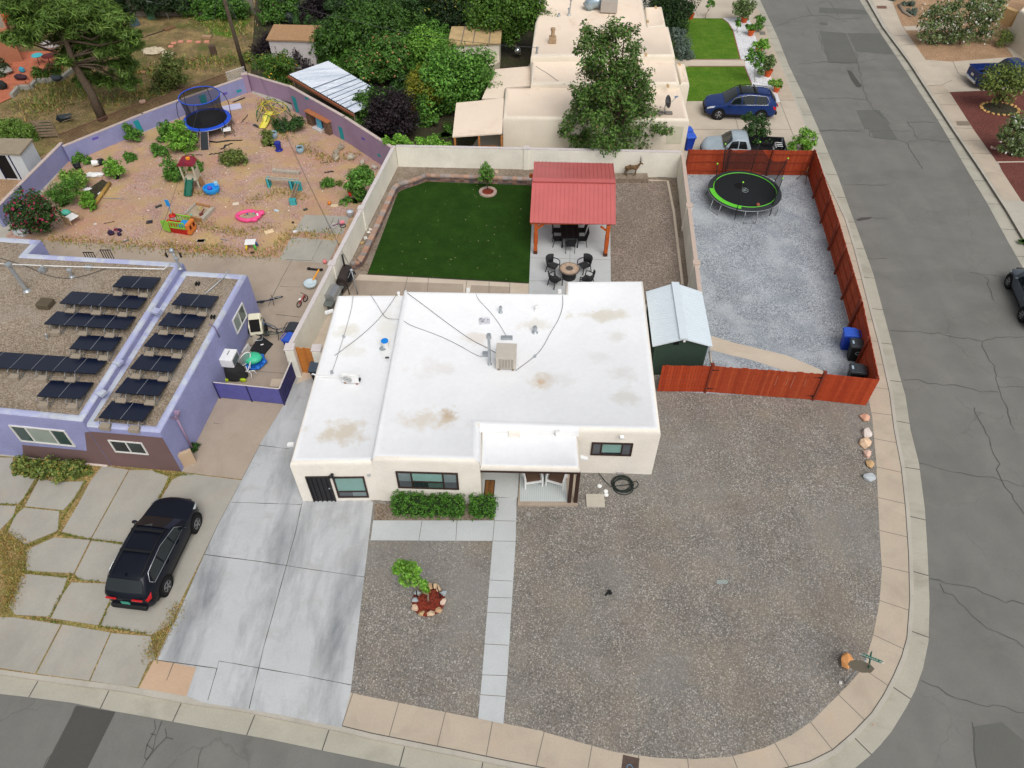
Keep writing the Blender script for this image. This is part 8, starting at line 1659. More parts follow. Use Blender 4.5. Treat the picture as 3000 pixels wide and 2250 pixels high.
pa=P('B',625,1015,.95);pb_=P('B',840,1130,.95);u=(pb_-pa).normalized();nn_=Vector((u.y,-u.x,0));nn_=nn_ if nn_.y<0 else -nn_
MB().beam(pa+nn_*.05,pb_+nn_*.05,.4,.05).build('plank_roof',plain('orange_plank',(176,112,72),.85,var=.15),r,world=True)
for f in (.12,.88):p=pa.lerp(pb_,f);MB().box((p.x,p.y,.46),(.5,.35,.92),math.atan2(u.y,u.x)).build('brick_side',mat('brown_brick',(120,96,78),.95,var=.3,scale=9,bump=.6),r,world=True)
p=pa.lerp(pb_,.52)+nn_*.06;MB().box((p.x,p.y,.42),(.55,.05,.8),math.atan2(u.y,u.x)).build('door',plain('turquoise_door',(96,180,210),.6,var=.2,scale=8),r,world=True)
p=P('B',740,1195,.05);MB().box((p.x,p.y,.06),(.9,.5,.12),math.atan2(u.y,u.x)).build('step',M_cap,r,world=True)
def bits(rows):
 for k,x,y,nm,lab,cat,c,sz,rz in rows:
  p=P(k,x,y,0.012);mb=MB();mb.box((0,0,sz[2]/2),sz)
  if 'tape' in nm or 'cloth' in nm:
   mb=MB();rs=random.Random(int(x));pts=[Vector((sz[0]*(i/6-.5),rs.uniform(-.4,.4)*sz[1],0)) for i in range(7)]
   for a,b in zip(pts,pts[1:]):mb.beam(a+Vector((0,0,rs.uniform(.005,.05))),b+Vector((0,0,rs.uniform(.005,.05))),sz[1]*rs.uniform(.3,.6),.012)
  o=tag(mb.build(nm,plain('bit_%s%d'%(k,int(x*7+y)),c,.7),bevel=.01 if min(sz)>.03 else 0),lab,cat);o.location=p;o.rotation_euler=(0,0,rz)
bits([('G',625,270,'plastic_sheeting','pale lilac plastic sheet heap near the wall corner','sheet',(196,194,220),(1.3,.8,.08),.4),('G',690,200,'timber','dark thin board leaning near the lilac sheet','board',(60,56,54),(1.0,.08,.06),.8),('G',655,190,'timber','pale thin board beside the dark board','board',(196,190,180),(.9,.06,.05),.9),('G',540,575,'weed_cloth','long torn black landscape cloth strip below the trampoline chair','cloth',(44,44,46),(2.6,.3,.02),.12),('G',570,620,'weed_cloth','short torn black cloth strip on the bare soil','cloth',(46,46,48),(1.0,.25,.02),.9),('G',740,370,'weed_cloth','narrow black cloth strip right of the blue trampoline','cloth',(56,54,52),(1.1,.12,.02),1.4),('G',855,440,'weed_cloth','small black cloth scrap left of the yellow slide','cloth',(60,62,66),(.7,.3,.02),-.6),('G',480,690,'weed_cloth','curled black cloth scrap above the sprawling bush','cloth',(44,44,46),(.9,.18,.02),.3),('G',290,700,'weed_cloth','thin black cloth strip near the feathery bush','cloth',(50,50,52),(1.0,.1,.02),-.1),('G',1515,860,'weed_cloth','dark cloth scrap near the boulders','cloth',(54,54,56),(.6,.2,.02),.2),('G',1470,775,'weed_cloth','brown strip of cloth above the dark scrap','cloth',(80,70,62),(.5,.08,.02),.4),('G',660,1150,'paper_sheet','square pale board lying on the pink gravel','board',(222,206,184),(.36,.28,.02),.3),('G',340,1490,'paper_sheet','white rectangular card on the dry grass','card',(232,230,226),(.42,.28,.02),.1),('G',965,1405,'paper_sheet','cream pointed board on the dry grass','board',(232,206,168),(.5,.34,.03),.5),('G',1035,1218,'plastic_bottle','pale crumpled plastic bottle right of the pink sandbox','bottle',(200,216,226),(.3,.12,.09),-.4),('G',1205,1408,'paper_cup','white scrap beside the concrete pad','scrap',(228,230,232),(.25,.14,.08),.2),('G',550,1480,'paper_sheet','small grey strip on the dry grass','scrap',(120,120,128),(.4,.06,.02),-.2),('G',1565,1168,'paper_sheet','cream flat stone like board near the garden wall','board',(216,196,160),(.45,.25,.04),.1),('G',1300,1205,'toy_part','dark toy part right of the bottle','toy',(76,80,72),(.25,.15,.08),.5),('G',812,1600,'toy_part','small dark piece in front of the activity table','toy',(50,40,40),(.2,.12,.05),.3),('G',1185,1325,'toy_part','small dark lump beyond the pink sandbox','toy',(60,52,50),(.12,.12,.08),0),('F',1715,760,'toy_part','dark and white shoe like toy on the pink gravel','toy',(70,72,70),(.4,.12,.1),.7),('F',1615,925,'toy_part','flat black scrap left of the toy ship','scrap',(50,46,54),(.35,.3,.03),.3),('F',1230,672,'tool_handle','long grey tool handle lying by the raised bed','tool',(150,146,140),(1.3,.05,.04),-.05),('F',1180,930,'timber','thin dark stick on the pink gravel','stick',(104,90,80),(.6,.04,.03),.4),('F',1030,948,'paper_cup','white scrap near the wooden chair','scrap',(230,230,230),(.16,.1,.04),0),('F',1360,1130,'toy_part','small grey plank near the concrete edge','plank',(110,108,104),(.35,.1,.04),.8),('F',2170,1128,'paper_sheet','white card at the edge of the dry grass','card',(236,234,230),(.45,.3,.02),.15),('K',1000,820,'cardboard_sheet','pink and white printed box leaning on the purple wall','box',(210,206,222),(.5,.12,.8),1.0),('F',240,1050,'plastic_sheeting','pale panel beside the crimson bush','panel',(206,212,214),(.7,.5,.3),-.3),('L',1850,1130,'cardboard_box','flattened tan cardboard box leaning at the purple corner','box',(190,166,138),(.9,.15,.8),.5),('L',950,1130,'timber','white board lying at the foot of the brown wall','board',(214,200,188),(1.1,.1,.04),-.1)])
q=P('F',800,930,0);r=T('wooden_chair','pale wooden armchair with white seat pad by the crimson bush','chair',q,R(-30));M_pine=plain('pale_wood',(186,158,124),.7)
MB().box((0,0,.4),(.6,.6,.06)).build('seat_pad',M_white,r,bevel=.02)
for s_ in (-1,1):
 MB().box((0,s_*.34,.58),(.65,.06,.05)).build('armrest',M_pine,r)
 for x in (-.3,.3):MB().box((x,s_*.34,.3),(.05,.05,.6)).build('leg',M_pine,r)
mb=MB()
for i in range(4):mb.box((0,-.36,.2+i*.1),(.6,.03,.05))
mb.build('slat_panel',M_pine,r);tag(MB().ball(P('F',700,820,.2),.32,12,7,sc=(1.1,.8,.5)).build('plastic_tub',plain('sea_green_plastic',(90,190,166),.4),smooth=True),'sea green plastic tub behind the wooden chair','tub')
q=P('F',1250,1060,0);r=T('tricycle','small purple and pink tricycle on the pink gravel','tricycle',q,.3)
for x,y,rd in ((-.2,.0,.18),(.25,.2,.12),(.25,-.2,.12)):o=MB().lathe([(rd*.5,-.03),(rd,-.03),(rd,.03),(rd*.5,.03)],(0,0,0),16).build('wheel',plain('dark_purple_wheel',(60,48,76),.6),r,True);o.location=(x,y,rd);o.rotation_euler=(R(90),0,0)
MB().tube([(-.2,0,.2),(0,0,.32),(.25,0,.15)],.03,6).build('frame',plain('pink_frame',(222,150,176),.4),r,True);MB().box((.12,0,.34),(.22,.2,.06)).build('seat',plain('maroon_seat',(110,40,60),.5),r,bevel=.02);MB().tube([(-.2,0,.2),(-.2,0,.55),(-.2,-.18,.58)],.02,6).build('handlebar',plain('pink_frame',(222,150,176),.4),r,True)
q=P('G',808,1555,0);r=T('activity_table','toddler activity table with coloured legs on the dry grass','toy table',q,.1);MB().box((0,0,.42),(.6,.5,.08)).build('top',M_white,r,bevel=.04)
for i,(x,y,c) in enumerate(((-.24,-.18,(236,206,60)),(.24,-.18,(90,196,80)),(.26,.18,(70,110,180)),(-.24,.18,(220,120,60)))):MB().cyl((x*.8,y*.8,.4),(x*1.15,y*1.15,0),.07,.06,8).build('leg',plain('leg_c%d'%i,c,.4),r,True)
a=P('F',1015,735,.15);b=P('F',1185,500,.15);r=T('raised_bed','raised planting bed edged with a yellowed log','planter',a);MB().tube([a,b],.11,8).build('log',plain('yellow_log',(186,150,80),.85,var=.2),r,True,True)
c=P('F',920,600,.1);d=P('F',1110,470,.1);MB().prism([(a.x-.1,a.y),(b.x-.1,b.y),(d.x,d.y),(c.x,c.y)],0,.16).build('soil',M_darksoil,r,world=True)
for k,x,y,lab,sc in (('F',1015,412,'crumpled white plastic sheet among the weeds by the lavender wall',(.55,.25)),('F',950,575,'white plastic bag beside the raised bed',(.28,.24)),('F',1090,622,'small crumpled white bag at the log end',(.18,.14))):
 rs=random.Random(int(x));mb=MB();mb.ball((0,0,0),1.0,14,8,jit=.22,rs=rs,sc=(sc[0],sc[1],.12));o=tag(mb.build('plastic_bag',M_white),lab,'bag');o.location=P(k,x,y,.1)
p=P('F',1035,310,.1);tag(MB().cyl(p+Vector((-.15,0,.15)),p+Vector((.2,0.05,.15)),.2,.15,14).build('bucket',M_white),'white bucket lying on its side by the lavender wall','bucket')
for x,y,lab in ((1095,300,'black plant pot on the ground beside the white bucket'),(845,345,'dark wide pot among the green weeds')):tag(MB().lathe([(.18,0),(.24,.3),(.2,.3),(.18,.22),(0,.22)],P('F',x,y,0),14).build('plant_pot',M_black,smooth=True),lab,'pot')
p=P('d',760,1590,0);q=T('trellis','grey slatted wooden trellis beside the lattice','trellis',p,.1);mb=MB()
for i in range(6):mb.box((0,0,.25+i*.2),(1.3,.03,.13))
mb.build('slat_panel',M_wood,q)
for x in (-.6,.6):MB().box((x,0,.7),(.07,.07,1.4)).build('post',M_wood,q)
pb2=P('A',2122,640,0);pt2=PY('A',1930,-30,pb2.y);r=T('utility_pole','tall dark wooden utility pole leaning beside the white lattice','utility pole',pb2);MB().tube([Vector((0,0,-.1)),(pt2-pb2)*.5,(pt2-pb2)*1.25],[.17,.15,.13],10).build('pole',mat('old_pole_wood',(88,76,64),.95,var=.25,scale=6),r,True)
def wire(p,q,label,r_=.012,sag=.35,n=14):
 pts=[p.lerp(q,i/n)-Vector((0,0,sag*4*(i/n)*(1-i/n))) for i in range(n+1)];return tag(MB().tube(pts,r_,5).build('overhead_wire',M_wire,smooth=True),label,'wire')
ptop=pb2+(pt2-pb2)*1.2
mtop=mast.location+Vector((-.08,0,zt_m)) if 'zt_m' in globals() else mast.location+Vector((-.08,0,3.4))
wire(ptop,mtop,'twin overhead service wire from the utility pole to the grey mast',.010,1.2);wire(ptop+Vector((.2,0,-.3)),mtop+Vector((.1,0,-.2)),'second overhead wire sagging to the grey mast',.008,1.4)
wire(ptop,mast2.location+t_+Vector((0,0,0)) if False else mast2.location+Vector((-.6,.4,1.6)),'overhead wire from the utility pole to the purple house mast',.009,1.0)
wire(ptop,P('C',805,410,4.0),'long overhead wire crossing above the back yards to the cream house',.014,.9)
def bike(label,c,ang,lean,col,wr=.33):
 r=T('bicycle',label,'bicycle',c,ang,'bicycles along the purple wall');L_=.52;tilt=bpy.data.objects.new('frame_group',None)
 Mx=Matrix.Rotation(lean,4,'X');m_=plain('bike_%d'%int(sum(col)),col,.4,.3)
 tf=lambda p:Mx@Vector(p)
 for x in (-L_,L_):
  ty=MB();ty.tube([tf((x+wr*math.cos(a),0,wr+wr*math.sin(a))) for a in [2*math.pi*i/26 for i in range(26)]],.022,6,close=True);wo=ty.build('wheel',M_tubeblack,r,True)
  sp_=MB();
  for i in range(8):a=math.pi*2*i/8;sp_.tube([tf((x,0,wr)),tf((x+wr*.95*math.cos(a),0,wr+wr*.95*math.sin(a)))],.004,4)
  sp_.tube([tf((x+wr*.92*math.cos(a),0,wr+wr*.92*math.sin(a))) for a in [2*math.pi*i/26 for i in range(26)]],.010,4,close=True);sp_.build('spoke_set',M_galv,wo)
 f=MB();bb=(-.05,0,.30);st=(-.16,0,.78);hd=(.36,0,.82)
 for a,b in ((bb,st),(bb,hd),(st,hd),((-L_,0,wr),bb),((-L_,0,wr),st),((L_,0,wr),hd)):f.tube([tf(a),tf(b)],.02,6)
 f.build('frame',m_,r,True);MB().tube([tf((.34,-.28,.98)),tf((.36,0,.95)),tf((.34,.28,.98))],.016,6).build('handlebar',M_black,r,True);MB().ball(tf((-.19,0,.88)),.12,8,5,sc=(1.1,.6,.35)).build('saddle',M_black,r,True);MB().tube([tf(st),tf((-.19,0,.86))],.016,6).build('seat_post',M_galv,r)
 return r
k1=P('k',700,260,0);bike('dark bicycle lying by the purple house corner with a high hooped handlebar',Vector((k1.x,k1.y,.06)),R(20),R(58),(44,50,84))
k2_=P('k',740,560,0);bike('blue grey bicycle against the cream folding stroller',Vector((k2_.x,k2_.y,.05)),R(-40),R(42),(70,110,160))
k3=P('k',880,640,0);bike('green bicycle lying flat in front of the grey bin',Vector((k3.x-.35,k3.y,.05)),R(10),R(66),(80,104,92))
q=P('k',600,690,0);r=T('stroller','cream and black bicycle trailer stroller beside the purple wall','stroller',q,R(8));M_crm=plain('cream_canvas',(222,216,192),.9)
mb=MB();mb.rings([[(-.32,-.35,.25),(.32,-.35,.25),(.32,.4,.25),(-.32,.4,.25)],[(-.33,-.2,.62),(.33,-.2,.62),(.33,.42,.95),(-.33,.42,.95)],[(-.28,.1,.98),(.28,.1,.98),(.28,.4,1.05),(-.28,.4,1.05)]]);mb.build('canopy',M_crm,r,bevel=.05);MB().add([(-.24,-.29,.42),(.24,-.29,.42),(.25,.05,.93),(-.25,.05,.93)],[(0,1,2,3)]).build('opening',plain('dark_opening',(22,20,20),.9),r).location=(0,-.035,.02)
for s_ in (-1,1):o=MB().lathe([(.16,-.03),(.25,-.03),(.25,.03),(.16,.03)],(0,0,0),18).build('wheel',M_tyre,r,True);o.location=(s_*.42,.1,.25);o.rotation_euler=(0,R(90),0)
MB().tube([(-.3,-.35,.3),(-.3,-.75,.25),(.3,-.75,.25),(.3,-.35,.3)],.02,6).build('push_bar',M_galv,r,True);MB().box((0,-.5,.2),(.55,.35,.04)).build('footrest',plain('grey_tray',(70,72,76)),r)
c4=[P('k',620,705,.25),P('k',785,818,.05),P('k',635,1000,.05),P('k',490,895,.25)];mb=MB();mb.add(c4+[p-Vector((0,0,.06)) for p in c4],[(0,3,2,1),(4,5,6,7),(0,1,5,4),(1,2,6,5),(2,3,7,6),(3,0,4,7)]);
r=T('plastic_sheeting','large black slatted plastic panel lying in the side alley','panel',(c4[1].x,c4[1].y,0));mb.build('panel',plain('panel_black',(30,30,32),.6),r,world=True)
mb=MB()
for i in range(1,10):mb.beam(c4[0].lerp(c4[1],i/10)+Vector((0,0,.008)),c4[3].lerp(c4[2],i/10)+Vector((0,0,.008)),.02,.012)
mb.build('slat_groove',plain('panel_grey',(52,52,54),.6),r,world=True);p=(c4[0]+c4[2])/2;MB().box(p+Vector((.05,.1,.03)),(.14,.06,.02),.4).build('tag',M_white,r,world=True)
c4=[P('k',540,700,.5),P('k',620,720,.3),P('k',520,830,.15),P('k',450,800,.45)];mb=MB();mb.add(c4+[p-Vector((0,0,.05)) for p in c4],[(0,3,2,1),(4,5,6,7),(0,1,5,4),(1,2,6,5),(2,3,7,6),(3,0,4,7)]);tag(mb.build('cardboard_sheet',plain('grey_cardboard',(166,154,138),.9)),'flattened grey brown cardboard leaning on the purple wall','cardboard')
a0=P('k',385,930,.05);r=T('white_rail','white slatted rail panel leaning on the purple wall','rail',a0);b0_=P('k',465,815,.5)
MB().beam(a0,b0_,.05,.05).build('top_rail',M_white,r,world=True);dv=P('k',490,880,.08)-P('k',455,835,.35)
mb=MB()
for i in range(7):s0=a0.lerp(b0_,(i+.5)/7);mb.beam(s0,s0+dv*1.2,.05,.03)
mb.build('slat_panel',M_white,r,world=True)
q=P('k',520,1000,.28);tag(MB().ball(q,.48,14,8,sc=(1,.8,.45)).build('turtle_lid',plain('sea_green_lid',(70,196,150),.35),smooth=True),'sea green domed plastic lid behind the glass table top','lid')
q=P('k',560,1060,.1);mb=MB();mb.lathe([(.3,0),(.45,.05),(.5,.16),(.42,.17),(.36,.08),(0,.07)],q-Vector((0,0,.1)),18);
for i in range(6):mb.ball(q+Vector((.45*math.cos(i*1.05),.45*math.sin(i*1.05),.08)),.14,8,5,sc=(1,1,.6))
tag(mb.build('paddling_pool',plain('pool_blue',(40,110,200),.4),smooth=True),'blue moulded plastic pool under the sea green lid','pool')
r=T('patio_table','overturned glass topped patio table with white legs','table',P('k',480,1150,0));M_gt=bpy.data.materials.new('table_glass');M_gt.use_nodes=True;b_=M_gt.node_tree.nodes['Principled BSDF'];b_.inputs['Base Color'].default_value=(.35,.42,.40,1);b_.inputs['Alpha'].default_value=.55;b_.inputs['Roughness'].default_value=.1
cG=(P('k',425,1010,.6)+P('k',425,1010,.6))/2;ax1=(P('k',500,920,.75)-P('k',415,1100,.15))/2;ax2=(P('k',520,990,.5)-P('k',370,1010,.7))/2*.9;cg=(P('k',500,920,.75)+P('k',415,1100,.15))/2-ax2*.6
ring=[cg+ax1*math.cos(a)+ax2*math.sin(a) for a in [2*math.pi*i/28 for i in range(28)]]
MB().poly(ring).build('glass_top',M_gt,r,world=True);MB().tube(ring,.025,6,close=True).build('rim',M_white,r,True,True)
hub=P('k',460,1170,.35)
for ends in ([P('k',500,1040,.6),P('k',490,1130,.45)],[P('k',395,1165,.4)],[P('k',540,1160,.4),P('k',582,1205,.1)],[P('k',505,1195,.3),P('k',515,1265,.03)],[P('k',435,1100,.55)]):MB().tube([hub]+ends,.02,6).build('leg',M_white,r,True,True)
q=P('k',320,1240,0);rs=random.Random(9);r=T('covered_grill','black covered grill with lime green wheels behind the purple gate','grill',q)
mb=MB();lo=[(.58*math.cos(a)*(1+rs.uniform(-.06,.06)),.36*math.sin(a),.05) for a in [2*math.pi*i/18 for i in range(18)]];mi=[(x*.85,y*.95,.55+rs.uniform(-.04,.04)) for x,y,_ in lo];hi=[(x*.5-.05,y*.7,.95+rs.uniform(-.06,.06)) for x,y,_ in lo];mb.rings([lo,mi,hi]);mb.build('cover',plain('black_cover',(46,46,46),.75,var=.25,scale=5,bump=.8),r,True)
for s_ in (-1,1):MB().ball((s_*.42,-.32,.12),.15,10,6,sc=(1.1,.5,.8)).build('wheel',plain('lime_wheel',(176,200,40),.5),r,True)
p=P('k',1020,600,1.02);bin_('dark grey wheeled bin leaning close to the long garden wall',Vector((p.x+.1,p.y,.01)),R(170),M_kb,M_kl,group='wheeled bins in the side alley')
p=P('k',970,740,1.0);bin_('bright blue wheeled bin tipped open beside the garden wall',Vector((p.x+.15,p.y,.01)),R(160),M_bb,M_bl,group='wheeled bins in the side alley')
tag(MB().box(P('k',840,1330,.1),(.6,.5,.2)).build('stone_block',plain('pale_block',(196,178,158),.9),bevel=.02),'pale concrete block inside the purple gate','block')
p=P('k',1320,1110,0.6);r=bin_('dark bin beside the wooden gate under the white roof edge',Vector((P('k',1320,1110,1.0).x+.1,P('k',1320,1110,1.0).y,.01)),0.0,M_kb,plain('slate_bin_lid',(70,84,98),.4),group='bin beside the wooden gate')
q=P('K',1690,185,0);r=T('scooter','black kick scooter lying near the garden wall','scooter',(q.x,q.y,.06),R(-8));MB().box((.1,0,0),(.6,.13,.04)).build('deck',M_black,r)
for x in (-.25,.45):o=MB().lathe([(.05,-.02),(.1,-.02),(.1,.02),(.05,.02)],(0,0,0),14).build('wheel',M_tyre,r,True);o.location=(x,0,.02)
q=P('K',1665,360,0);r=T('toy_cart','white and orange toy cart against the garden wall','toy',(q.x,q.y,0),R(30));MB().lathe([(.3,.1),(.36,.3),(.3,.3),(0,.2)],(0,0,0),16).build('tub',plain('pale_blue_tub',(200,216,222),.4),r,True);MB().cyl((.2,.1,.3),(.7,.4,.6),.05,.05,8).build('handle',plain('orange_handle',(232,156,46),.5),r)
q=P('K',1580,545,0);r=T('childs_bicycle','small red child bicycle leaning on the garden wall','bicycle',(q.x,q.y,.02),R(60))
for x in (-.25,.25):MB().tube([(x+.16*math.cos(a),0,.17+.16*math.sin(a)) for a in [2*math.pi*i/18 for i in range(18)]],.025,6,close=True).build('wheel',M_tyre,r,True)
MB().tube([(-.25,0,.17),(0,0,.3),(.22,0,.45),(.25,0,.17)],.025,6).build('frame',plain('red_frame',(190,30,50),.4),r,True);MB().tube([(.2,-.18,.55),(.22,0,.5),(.2,.18,.55)],.015,6).build('handlebar',M_black,r,True);MB().ball((-.12,0,.42),.09,8,5,sc=(1.1,.7,.4)).build('saddle',M_white,r,True)
q=P('w',850,790,0);r=T('childs_bicycle','pink child bicycle lying on the concrete pad by the garden wall','bicycle',(q.x,q.y,.05),R(0))
for x in (-.3,.25):MB().tube([(x+.16*math.cos(a),.16*math.sin(a)*.9,.03+.02*math.sin(a)) for a in [2*math.pi*i/18 for i in range(18)]],.02,6,close=True).build('wheel',plain('pale_tyre',(210,200,204),.6) if x<0 else M_tyre,r,True)
MB().tube([(-.3,0,.05),(0,.12,.1),(.25,0,.05)],.022,6).build('frame',plain('purple_frame',(120,50,100),.4),r,True);MB().box((.2,.2,.14),(.25,.2,.12),.3).build('basket',plain('pink_basket',(236,140,150),.6),r,bevel=.02);MB().tube([(-.05,.1,.1),(-.02,.4,.2)],.018,6).build('handlebar',plain('purple_frame',(120,50,100),.4),r)
tag(MB().lathe([(.16,0),(.2,.36),(.21,.38),(.1,.4),(0,.46)],P('w',1115,560,0),16).build('bucket',plain('pale_bucket',(206,212,222),.5),smooth=True),'white lidded bucket beside the garden wall','bucket');tag(MB().ball(P('w',540,1555,.12),.12,10,7).build('ball',plain('pink_ball',(232,130,130),.5),smooth=True),'small pink ball by the garden wall','ball');tag(MB().ball(P('w',640,260,.1),.12,10,7).build('ball',plain('orange_pumpkin',(216,130,50),.6),smooth=True),'small orange ball on the dry grass','ball')
mb=MB();p=P('w',1118,85,.5);mb.lathe([(.14,0),(.17,.25),(.0,.25)],p,12);tag(mb.build('red_bucket',plain('red_toy',(216,60,40),.5),smooth=True),'red toy bucket hung in the shrub by the garden wall','bucket')
for x,y,lab in ((1000,268,'first black metal rack leaning on the back of the purple house'),(1195,240,'second black metal rack leaning on the back of the purple house')):
 p=P('J',x+20,y-10,0.0);p=P('J',x+25,y+15,1.6);q_=T('wire_rack',lab,'rack',(p.x,p.y+.25,0));mb=MB()
 for i in range(5):mb.box((-.25+i*.125,0,.95),(.03,.03,1.9))
 mb.box((0,0,1.9),(.56,.03,.04));mb.build('rack_bar',M_black,q_)
for k,x,y,lab,c,rr_ in (('d',620,390,'turquoise round table on the terracotta patio',(70,176,186),.42),('d',790,400,'dark red round fire bowl on the terracotta patio',(92,30,30),.5)):
 r=T('garden_table' if 'table' in lab else 'fire_bowl',lab,'table' if 'table' in lab else 'fire pit',P(k,x,y+60,.05));MB().lathe([(rr_*.9,.62),(rr_,.66),(rr_*.9,.70),(0,.70)],(0,0,0),20).build('top',plain('disc_%d'%x,c,.5),r,True,angle=40)
 for a in (30,150,270):MB().tube([(0,0,.65),(rr_*.7*math.cos(R(a)),rr_*.7*math.sin(R(a)),0)],.02,6).build('leg',M_blackmetal,r)
q=P('A',30,200,0);um=T('parasol','red parasol at the far left edge over the terracotta patio','parasol',(P('A',20,120,2.4).x,P('A',20,120,2.4).y,.05));MB().lathe([(1.3,2.1),(0,2.55)],(0,0,0),8).build('canopy',plain('red_canvas',(212,44,34),.8),um);MB().cyl((0,0,0),(0,0,2.5),.03,.03,8).build('pole',M_wood,um)
for k,x,y,lab,c,sz in (('d',330,690,'dark maroon planter tub on the patio edge',(64,44,52),(.9,.4,.4)),('d',880,700,'dark blue grey barrow at the patio edge',(70,78,84),(.8,.6,.5)),('d',350,580,'small turquoise stool on the patio',(60,150,176),(.4,.3,.4)),('d',780,230,'heap of pale covered furniture at the back of the patio',(176,172,172),(1.3,.7,.6)),('d',30,830,'dark bench at the left frame edge',(40,44,44),(1.0,.5,.6)),('d',80,600,'grey stone bench at the left of the patio',(150,150,144),(1.3,.7,.5))):
 p=P(k,x,y,.05);mb=MB();rs=random.Random(int(x));mb.ball((0,0,sz[2]*.5),1.0,10,6,jit=.12,rs=rs,sc=(sz[0]*.55,sz[1]*.6,sz[2]*.55));nm=lab.split()[-1];o=tag(mb.build({'dark maroon planter tub on the patio edge':'planter_tub','dark blue grey barrow at the patio edge':'wheelbarrow','small turquoise stool on the patio':'stool'}.get(lab,'covered_furniture' if 'heap' in lab else 'garden_bench'),plain('pc_%d'%x,c,.8)),lab,'garden furniture');o.location=p
eg=[P('d',190,970),P('d',300,840),P('d',480,835),P('d',570,735),P('d',720,735),P('d',960,700),P('d',1110,570)]
r=T('edging_wall','low grey block edging around the terracotta patio','edging',eg[0]);mb=MB()
for a,b in zip(eg,eg[1:]):mb.beam(a+Vector((0,0,.15)),b+Vector((0,0,.15)),.25,.3)
mb.build('block_course',mat('grey_block_edge',(160,156,146),.95,var=.15),r,world=True)
q=P('d',1010,1330,0);r=T('wheelbarrow','dark wheelbarrow lying in the weeds near the lattice','wheelbarrow',q,.3);mb=MB();mb.rings([[(-.3,-.2,.1),(.3,-.2,.1),(.3,.2,.1),(-.3,.2,.1)],[(-.5,-.35,.4),(.45,-.35,.4),(.45,.35,.4),(-.5,.35,.4)]],cap=False);mb.build('tray',plain('dark_tray',(40,50,54),.5),r)
for s_ in (-1,1):MB().tube([(-.2,s_*.25,.15),(.5,s_*.3,.3),(1.0,s_*.3,.35)],.02,6).build('handle',M_wood,r)
for i,(x,y) in enumerate(((1500,375),(1560,362),(1635,360),(1712,365),(1785,362),(1475,403),(800,590),(880,588),(1150,632),(1230,626))):
 q=[P('A',x-24,y+9),P('A',x+20,y+9),P('A',x+26,y-9),P('A',x-16,y-9)];labs_=['square salmon flagstone']
 o=MB().prism([(p.x,p.y) for p in q],0,.05).build('flagstone',plain('salmon_flag',(206,140,116),.9));tag(o,'salmon flagstone in the stepping path across the neighbouring yard','flagstone','salmon stepping stones')
for k,x,y,lab,c,s_ in (('A',1330,440,'pale rumpled tarp beside the flagstone path',(200,186,160),(1.6,.9)),('A',1450,470,'second pale tarp piece folded by the flagstone path',(206,194,166),(.8,.6)),('A',1020,570,'pale bucket heap below the pine branches',(150,170,160),(.6,.5))):
 rs=random.Random(int(x));mb=MB();mb.ball((0,0,0),1.0,16,8,jit=.2,rs=rs,sc=(s_[0]*.6,s_[1]*.6,.25));o=tag(mb.build('tarp',plain('tarp_%d'%x,c,.85)),lab,'tarp');o.location=P(k,x,y,.12)
bits([('A',1345,290,'timber','dark pole lying in the dry yard','pole',(70,60,52),(1.8,.08,.06),.8),('A',1465,250,'timber','broken wooden frame in the dry yard','timber',(120,92,66),(1.0,.5,.12),.9),('A',1790,330,'wooden_crate','low wooden crate by the flagstone path','crate',(170,140,110),(.8,.4,.2),-.2),('A',1670,520,'garden_tool','small tool with red handle in the dry yard','tool',(130,70,58),(.9,.06,.05),.9),('A',1850,470,'iron_stand','rusty iron stand in the dry yard','stand',(90,72,60),(.5,.4,.7),.3),('A',1310,160,'folded_chair','green folded garden chair at the far wall','chair',(70,110,84),(.6,.5,.9),.5),('A',1170,220,'cooler_box','dark and white box under the pine edge','box',(70,90,100),(.7,.5,.5),.6),('A',1235,885,'flat_rock','small pale rock above the lattice','rock',(206,170,150),(.4,.3,.15),.3)])
q=P('A',1460,170,0);r=T('clothes_airer','grey rotary clothes airer against the far wall','airer',q);MB().cyl((0,0,0),(0,0,2.0),.03,.03,8).build('pole',M_galv,r)
for a in (20,110,200,290):MB().tube([(0,0,1.2),(1.3*math.cos(R(a)),1.3*math.sin(R(a)),1.7)],.018,6).build('arm',M_galv,r)
a=P('A',1120,160,0);b=P('A',2200,140,0);r=T('boundary_wall','grey block wall with mesh fence at the back of the top left yard','wall',a);MB().beam(a+Vector((0,.5,.8)),b+Vector((0,.5,.8)),.2,1.6).build('panel',mat('grey_block_wall',(140,132,120),.95,var=.12),r,world=True)
A_=[P('n',780,1112,1.2),P('n',1105,1108,1.2),P('n',1190,1010,1.2),P('n',1095,955,1.2),P('n',760,960,1.2)];r=T('storage_box','white metal box lid in front of the tan roofed shed','box',(A_[0].x,A_[0].y,0));MB().prism([(p.x,p.y) for p in A_],0,1.2).build('box',plain('white_box',(222,222,232),.5),r,world=True)
A_=[P('n',1240,1380,1.0),P('n',1400,1370,1.0),P('n',1530,1290,1.0),P('n',1500,1110,1.0),P('n',1250,1060,1.0),P('n',1100,1200,1.0)];r=T('boat_cover','cream angular boat cover beside the white box','cover',(A_[0].x,A_[0].y,0));MB().prism([(p.x,p.y) for p in A_],.1,1.0).build('cover',plain('cream_cover',(200,190,170),.8),r,world=True,bevel=.06)
for k,x,y,lab in (('n',1900,1060,'round chrome ball ornament beside the cream house'),):
 tag(MB().ball(P(k,x,y,.6),.28,12,8).build('gazing_ball',plain('chrome_ball',(210,214,220),.1,.9),smooth=True),lab,'ornament')
q=P('c',1090,1060,0)
